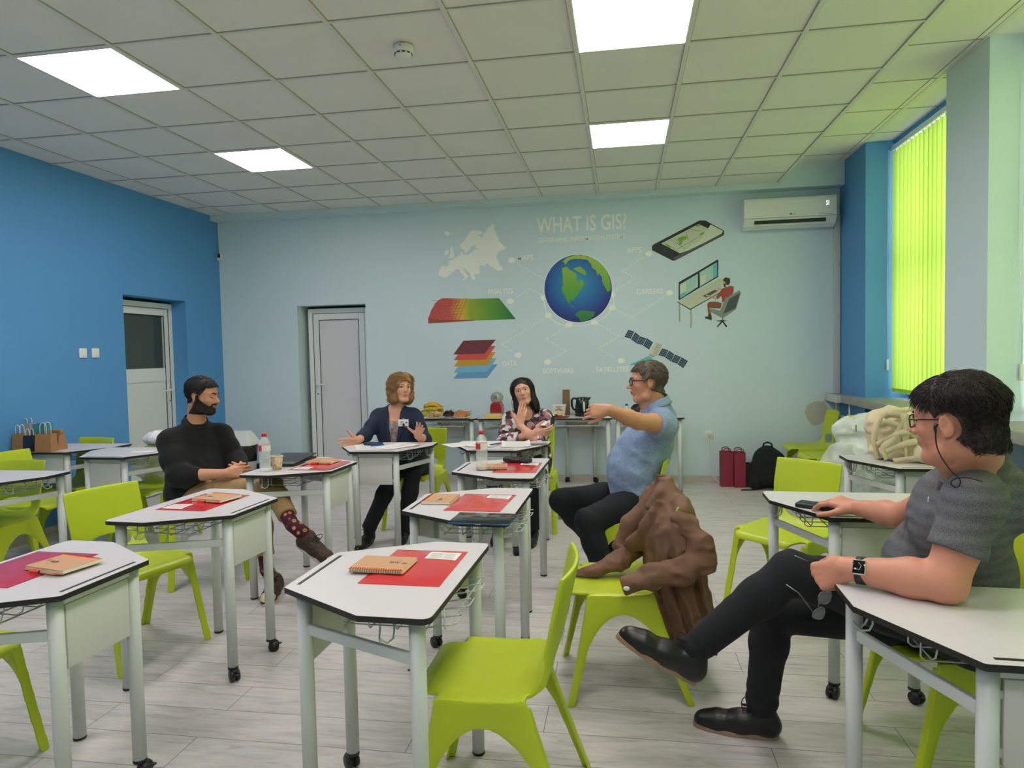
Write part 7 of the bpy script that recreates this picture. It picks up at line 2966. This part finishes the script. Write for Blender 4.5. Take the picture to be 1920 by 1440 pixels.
nt.links.new(r.outputs[0], nt.nodes['Principled BSDF'].inputs['Base Color'])
m_snk = mat('sneaker_dark', '17100f', 0.6, var=(80, 0.28, '8a5f2c'))
m_snks = mat('sneaker_sole', 'c9b9ae', 0.6)
upT = nrm(NP((.45, -.05, .9)))
hT, tT = A3(556, 1022, 3.62), A3(608, 1026, 3.60)
tT = hT + nrm(tT - hT) * .275 * NP((1, 1, 1))
hB, tB = NP((-2.10, 3.80, .001)), NP((-2.035, 3.55, .001))
tB = hB + nrm(tB - hB) * .28
MB().tube([kT * .3 + aT * .7, aT * 1.0, hT + nrm(tT - hT) * .05 + upT * .06], [.044, .041, .043], 18).obj('sock', m_sock, manA)
MB().tube([kB * .3 + aB * .7, aB * 1.0, hB + nrm(tB - hB) * .05 + NP((0, 0, .06))], [.044, .041, .043], 18).obj('sock', m_sock, manA)
m_cream2 = mat('sneaker_toe', 'd8cf9d', 0.6)
for hh, tt, uu in ((hT, tT, upT), (hB, tB, NP((0, 0, 1)))):
    so = shoe(manA, hh, tt, uu, m_snk, m_snks, w=.048, laces=m_lace)
    F = nrm(tt - hh)
    Rs = frame(F, uu)
    Vt = Vox(*bbox([hh, tt], .12), .005)
    Vt.cap(hh + Rs @ NP((0, .215, .034)), hh + Rs @ NP((.002, .243, .028)), .043, .037, .01)
    Vt.plane(hh + Rs @ NP((0, .20, .03)), -Rs[:, 1] + Rs[:, 2] * .8, .002)
    Vt.plane(hh + Rs @ NP((0, 0, .014)), -Rs[:, 2], .002)
    Vt.obj('toe_cap', m_cream2, so)

# ---------------------------------------------------------------- the woman in the navy blazer
m_blazer = mat('blazer_navy', '16233f', 0.8, bump=(320, 0.25))
m_top = mat('blouse_print', 'b9a8a6', 0.8, var=(34, .9, '5d4a52'))
m_blond = mat('hair_blond', 'b08657', 0.5, var=(60, 0.5, '7b5433'), bump=(150, 0.5))
Hc = A3(752, 728, 5.26)
HR = tilt(frame((.68, -.73, 0)), pitch=4, roll=-3)
hs = .95
neck = A3(743, 768, 5.30)
TR = frame((.12, -.99, 0), (0, .02, 1))
shl = neck + TR[:, 0] * -.155 + NP((0, 0, -.062))
shr = neck + TR[:, 0] * .155 + NP((0, 0, -.062))
chest = neck + NP((0, -.01, -.18))
pel = NP((-1.74, 5.36, .555))
# her right is image left
elR, wrR = A3(684, 817, 5.12), A3(672, 825, 4.93)
elL, wrL = A3(797, 826, 5.14), A3(783, 817, 4.98)
lo, hi = bbox([Hc, wrR, elR, wrL, pel, shl, shr, A3(637, 830, 4.85), A3(790, 790, 4.9)], .14)
V = Vox(lo, hi, .0044)
torso(V, pel, chest, neck, shl, shr, TR, .85, .0)
V.cap(neck - NP((0, 0, .03)), Hc + HR @ NP((0, -.026, -.055)), .050, .047, .03)
H = head(V, Hc, HR, hs, jaw=.80, nose=.9)
limb(V, shr, elR, wrR, [.045, .042, .037, .036, .025])
limb(V, shl, elL, wrL, [.045, .042, .037, .036, .025])
hand(V, wrR, A3(642, 832, 4.84) - wrR, (.1, -.1, 1), (.1, .95, -.1), curl=(10, 14, 20, 24), s=.96, spread=8, thumb=(.75, .8, .0), tcurl=-6)
hand(V, wrL, (.32, -.35, .62), (-.8, -.3, .5), (.1, .6, -.6), curl=(14, 16, 20, 26), s=.86, spread=6, thumb=(.5, .85, -.2), tcurl=4)
w1 = skin_obj(V, Hc, HR, hs, 'seated woman in navy blazer with wavy light brown hair, both palms turned up', m_skin, m_lip)
face_parts(w1, H, HR, hs, '5a3d28', look=.35, lookz=.1, browt=.0021)


def bob(q, low, part=0.0):
    x, y, z = q[..., 0], q[..., 1], q[..., 2]
    face = np.maximum(.040 - y, -9)                    # keep hair behind this front plane beside the face
    fx = .058 - .35 * np.clip(.05 - z, 0, .2)
    opening = .9 * (np.hypot((x - part) / 1.0, (z + .020) / 1.32) - .064)
    opn = np.where(y > .005, -opening, -9)
    return np.maximum(np.maximum(opn, low - z), y - .112)


def hair_mass(Hc, HR, s, parts, low, h=.005, part=0.0, amp=.005, f=30, seed=3):
    lo, hi = bbox([Hc, Hc + HR @ NP((0, 0, low - .03))], .17)
    B = Vox(lo, hi, h)
    for (c, r) in parts:
        B.ell(Hc + HR @ (NP(c) * s), tuple(NP(r) * s), HR, .03)
    B.warp(lambda P: amp * vnoise(((P - Hc.astype(np.float32)) @ HR.astype(np.float32)) * np.array([f * 2, f, f * .8], np.float32), seed))
    sl, P = B.region(B.lo, B.lo + B.h * B.n)
    q = ((P - Hc.astype(np.float32)) @ HR.astype(np.float32)) / s
    B.a[sl] = np.maximum(B.a[sl], bob(q, low, part).astype(np.float32) * s)
    return B


parts = [((0, -.018, .040), (.100, .118, .095)), ((-.070, -.020, -.030), (.042, .070, .085)), ((.070, -.020, -.030), (.042, .070, .085)), ((0, -.070, -.040), (.085, .055, .10)),
         ((-.068, .005, -.085), (.034, .045, .045)), ((.068, .005, -.085), (.034, .045, .045)), ((.0, .055, .088), (.060, .045, .030))]
B = hair_mass(Hc, HR, hs, parts, -.128, amp=.008, f=34)
hair = B.obj('hair', m_blond, w1, relax=1)
strands('hair_locks', hair, m_blond, Hc, HR, 3600, .055, .0013, lambda q: np.stack([np.sign(q[:, 0] + .02) * np.where(q[:, 2] > .04, 1.2, .2) + .6 * np.sin(q[:, 2] * 90 + q[:, 1] * 30), .2 * np.sin(q[:, 2] * 60) + 0 * q[:, 0], -.8 + 0 * q[:, 0]], -1), hair, lift=.35, wave=.5, keep=lambda q, n: ~((np.abs(q[:, 0]) < .055) & (q[:, 1] > .045) & (q[:, 2] < .080)))

lo, hi = bbox([pel, neck, shl, shr, elR, elL, wrR, wrL], .15)
S = Vox(lo, hi, .0058)
torso(S, pel, chest, neck, shl, shr, TR, .93, .02, .012)
S.cap(pel + NP((0, 0, .04)), pel + NP((0, 0, -.06)), .150, .165, .05)
cuR = elR * .32 + wrR * .68
cuL = elL * .55 + wrL * .45
limb(S, shr + NP((0, 0, -.012)), elR, cuR, [.056, .056, .050, .048, .042], .03)
limb(S, shl + NP((0, 0, -.012)), elL, cuL, [.056, .056, .050, .048, .044], .03)
for el, cu in ((elR, cuR), (elL, cuL)):
    d = nrm(cu - el).astype(np.float32)
    S.func(cu - .09, cu + .09, lambda P, d=d, cu=cu: (-((P - cu.astype(np.float32)) @ d) + np.maximum(0, np.sqrt(((P - cu.astype(np.float32)) ** 2).sum(-1)) - .075)), .004, 'cut')
# open front: a V cut down to the waist showing the blouse
c32, T32 = chest.astype(np.float32), TR.astype(np.float32)


def vcut(P):
    q = (P - c32) @ T32
    wv_ = .030 + .10 * np.clip(q[..., 2] + .02, 0, .3)
    return np.maximum(np.abs(q[..., 0]) - wv_, -(q[..., 1] - .070 + .38 * np.clip(q[..., 2], 0, .3))) * .9


S.func(chest + NP((-.2, -.3, -.3)), chest + NP((.2, .1, .3)), vcut, .006, 'cut')
S.cap(neck + NP((0, 0, -.06)), neck + NP((0, .012, .012)), .085, .058, .03)
S.func(chest + NP((-.2, -.3, -.3)), chest + NP((.2, .1, .3)), vcut, .006, 'cut')
folds(S, .005, 12, 61)
ridges(S, elR, nrm(cuR - shr), .12, .006, 70, 3)
ridges(S, elL, nrm(cuL - shl), .12, .006, 70, 3)
bl = S.obj('blazer', m_blazer, w1, relax=1)
lp = MB()
for q in (-1, 1):
    P_ = [(q * .050, .055, .150), (q * .085, .085, .115), (q * .098, .100, .060), (q * .075, .112, .055), (q * .082, .115, .040), (q * .035, .122, -.085), (q * .020, .118, -.085), (q * .040, .100, .045), (q * .044, .075, .11)]
    P_ = [chest + TR @ NP(p) + TR[:, 1] * .004 for p in P_]
    lp.add(P_, [tuple(range(9))])
o = lp.obj('lapel', m_blazer, bl)
solidify(o, .005, 0)
Bt = Vox(*bbox([chest, neck, pel], .16), .006)
torso(Bt, pel, chest, neck, shl * .5 + neck * .5, shr * .5 + neck * .5, TR, .88, .01, .006)
Bt.plane(chest + NP((0, 0, .115)), NP((0, -.35, 1)), .01)
folds(Bt, .004, 20, 62, (2, 1, .5))
Bt.obj('blouse', m_top, w1)
b = MB()
b.tube([chest + TR @ NP((.050 * math.sin(a) , .082 + .026 * math.cos(a) - .02, .150 - .060 * (1 + math.cos(a)) / 2)) for a in [-2.2 + 4.4 * k / 16 for k in range(17)]], .0012, 5)
b.ball(chest + TR @ NP((0, .096, .088)), .005, n=8)
b.obj('necklace', mat('gold', 'c9a24c', 0.25, metal=1.0), w1)
badge('white name badge on the left lapel of the navy blazer', surf(S, 763, 792) + NP((-.02, -.032, 0)), TR)
kR, aR = A3(733, 900, 4.86), A3(692, 990, 4.82)
kL, aL = A3(775, 884, 4.90), A3(756, 998, 4.95)
hR, hL = pel + TR[:, 0] * .085, pel + TR[:, 0] * -.085
lo, hi = bbox([hL, hR, kL, aL, kR, aR, pel], .15)
L_ = Vox(lo, hi, .007)
L_.ell(pel - NP((0, 0, .01)), (.165, .13, .11), TR, .04)
limb(L_, hR, kR, aR, [.082, .074, .060, .060, .056], .03)
limb(L_, hL, kL, aL, [.082, .074, .060, .060, .056], .03)
folds(L_, .004, 13, 25)
for a_, k_ in ((aR, kR), (aL, kL)):
    d = nrm(a_ - k_).astype(np.float32)
    e = (a_ + d * .01).astype(np.float32)
    L_.func(e - .12, e + .12, lambda P, d=d, e=e: -((P - e) @ d), .003, 'cut')
L_.obj('trousers', m_blacktr, w1, relax=1)
for a_, toe in ((aR, NP((-.02, -.20))), (aL, NP((.02, -.20)))):
    hh = NP((a_[0] + .0, a_[1] + .06, .001))
    tt = NP((hh[0] + toe[0] * 1.2, hh[1] - .24, .001))
    MB().tube([a_ + NP((0, 0, .03)), NP((a_[0], a_[1] + .01, .06))], [.045, .042], 14).obj('boot_shaft', m_leather, w1)
    shoe(w1, hh, tt, (0, 0, 1), m_leather, m_black, w=.040, h=.006, name='boot', laces=m_lace)

# ---------------------------------------------------------------- the dark-haired woman
m_pat = bpy.data.materials.new('blouse_pattern')
m_pat.use_nodes = True
nt = m_pat.node_tree
pb = nt.nodes['Principled BSDF']
pb.inputs['Roughness'].default_value = 0.7
tc = nt.nodes.new('ShaderNodeTexCoord')
vo = nt.nodes.new('ShaderNodeTexVoronoi')
vo.distance = 'CHEBYCHEV'
vo.inputs['Scale'].default_value = 23
vo.inputs['Randomness'].default_value = 1
mp = nt.nodes.new('ShaderNodeMapping')
mp.inputs['Rotation'].default_value = (0.3, 0.6, 0.7)
nt.links.new(tc.outputs['Object'], mp.inputs[0])
nt.links.new(mp.outputs[0], vo.inputs['Vector'])
sp = nt.nodes.new('ShaderNodeSeparateColor')
nt.links.new(vo.outputs['Color'], sp.inputs[0])
r = nt.nodes.new('ShaderNodeValToRGB')
r.color_ramp.interpolation = 'CONSTANT'
cs = ['2a1c26', '8a5f68', 'd9d2d0', '6a4450', 'a97f82', '1d161c', 'e4dedc', '7c565e']
while len(r.color_ramp.elements) < len(cs):
    r.color_ramp.elements.new(0.5)
for i, (e, c) in enumerate(zip(r.color_ramp.elements, cs)):
    e.position = i / len(cs)
    e.color = hexc(c)
nt.links.new(sp.outputs[0], r.inputs['Fac'])
nt.links.new(r.outputs[0], pb.inputs['Base Color'])
m_brun = mat('hair_brunette', '1c1311', 0.5, bump=(120, 0.3))
Hc = A3(980, 734, 5.38)
HR = tilt(frame((.10, -.99, 0)), pitch=6, roll=13)
hs = .93
neck = A3(990, 772, 5.42)
TR = frame((-.02, -1, 0), (0, .02, 1))
shl = neck + TR[:, 0] * -.155 + NP((0, 0, -.055))
shr = neck + TR[:, 0] * .155 + NP((0, 0, -.068))
chest = neck + NP((0, -.01, -.19))
pel = NP((-.745, 5.44, .555))
elL, wrL = A3(1008, 828, 5.15), A3(974, 797, 5.19)
elR, wrR = A3(944, 830, 5.26), A3(1000, 825, 5.14)
wrR[2] = .80
lo, hi = bbox([Hc, wrR, elR, wrL, elL, pel, shl, shr], .14)
V = Vox(lo, hi, .0042)
torso(V, pel, chest, neck, shl, shr, TR, .85, .0)
V.cap(neck - NP((0, 0, .03)), Hc + HR @ NP((0, -.026, -.055)), .050, .047, .03)
H = head(V, Hc, HR, hs, jaw=.80, nose=.9)
limb(V, shr, elR, wrR, [.045, .042, .037, .036, .025])
limb(V, shl, elL, wrL, [.045, .042, .037, .036, .025])
hand(V, wrL, (.24, .03, 1), (-1, -.2, .3), (-.1, -1, 0), curl=(8, 10, 14, 18), s=.95, spread=1, thumb=(.75, .75, .1), tcurl=4)
hand(V, wrR, (1, .1, .05), (0, -.3, .9), (.1, -.9, -.2), curl=(24, 28, 32, 34), s=.95, spread=3)
w2 = skin_obj(V, Hc, HR, hs, 'seated woman with long dark hair and patterned blouse resting her chin on one hand', m_skin, m_lip)
face_parts(w2, H, HR, hs, '2a1a14', look=-.1, browt=.0021)
parts = [((0, -.020, .034), (.088, .108, .088)), ((-.072, -.025, -.060), (.030, .060, .120)), ((.072, -.025, -.060), (.030, .060, .120)), ((0, -.075, -.080), (.080, .045, .150)),
         ((-.078, -.015, -.150), (.034, .048, .070)), ((.070, -.015, -.150), (.034, .048, .070))]
B = hair_mass(Hc, HR, hs, parts, -.215, part=0.004, amp=.003, f=26)
hair = B.obj('hair', m_brun, w2, relax=2)
strands('hair_locks', hair, m_brun, Hc, HR, 2400, .085, .0011, lambda q: np.stack([q[:, 0] * np.where(q[:, 2] > .06, 8, .6), np.where(q[:, 2] > .08, .0, -.1) + 0 * q[:, 0], -.9 + 0 * q[:, 0]], -1), hair, lift=.10, wave=.06, keep=lambda q, n: ~((np.abs(q[:, 0]) < .06) & (q[:, 1] > .035) & (q[:, 2] < .095)))
b = MB()
b.tube([H(.095, .0, -.02), H(.115, .0, -.07), H(.120, .0, -.12), H(.125, .0, -.16), H(.145, 0, -.175), H(.155, 0, -.160)], .0014, 5)
b.obj('loose_strand', m_brun, hair)
lo, hi = bbox([pel, neck, shl, shr, elR, elL, wrR, wrL], .15)
S = Vox(lo, hi, .0058)
torso(S, pel, chest, neck, shl, shr, TR, .93, .03, .012)
S.cap(pel + NP((0, 0, .04)), pel + NP((0, 0, -.06)), .150, .160, .05)
cuR = elR * .25 + wrR * .75
cuL = elL * .62 + wrL * .38
limb(S, shr + NP((0, 0, -.012)), elR, cuR, [.056, .058, .054, .052, .046], .03)
limb(S, shl + NP((0, 0, -.012)), elL, cuL, [.056, .058, .056, .054, .048], .03)
for el, cu in ((elR, cuR), (elL, cuL)):
    d = nrm(cu - el).astype(np.float32)
    S.func(cu - .09, cu + .09, lambda P, d=d, cu=cu: (-((P - cu.astype(np.float32)) @ d) + np.maximum(0, np.sqrt(((P - cu.astype(np.float32)) ** 2).sum(-1)) - .075)), .004, 'cut')
S.cap(neck + NP((0, 0, -.06)), neck + NP((0, .01, .010)), .085, .062, .03)
S.ell(neck + TR[:, 1] * .075 + NP((0, 0, -.01)), (.050, .06, .055), TR, .01, 'cut')
folds(S, .005, 12, 71)
bs = S.obj('blouse', m_pat, w2, relax=1)
Rb = tilt(TR, roll=-28)
bp_ = surf(S, 993, 767)
badge('white name badge tilted on the patterned blouse', surf(S, 993, 768) + NP((.0, -.012, 0)), Rb)
kR, aR = A3(925, 905, 4.95), A3(935, 1000, 5.0)
kL, aL = A3(1010, 905, 4.95), A3(1000, 1000, 5.0)
kR[2] = kL[2] = .50
aR[2] = aL[2] = .10
hR, hL = pel + TR[:, 0] * .085, pel + TR[:, 0] * -.085
lo, hi = bbox([hL, hR, kL, aL, kR, aR, pel], .15)
L_ = Vox(lo, hi, .007)
L_.ell(pel - NP((0, 0, .01)), (.165, .13, .11), TR, .04)
limb(L_, hR, kR, aR, [.082, .074, .060, .058, .050], .03)
limb(L_, hL, kL, aL, [.082, .074, .060, .058, .050], .03)
L_.plane((0, 0, .09), (0, 0, -1), .003)
L_.obj('trousers', m_navytr, w2, relax=1)
for a_ in (aR, aL):
    hh = NP((a_[0], a_[1] + .05, .001))
    shoe(w2, hh, hh + NP((0, -.25, 0)), (0, 0, 1), m_leather, m_black, w=.040, h=.006)
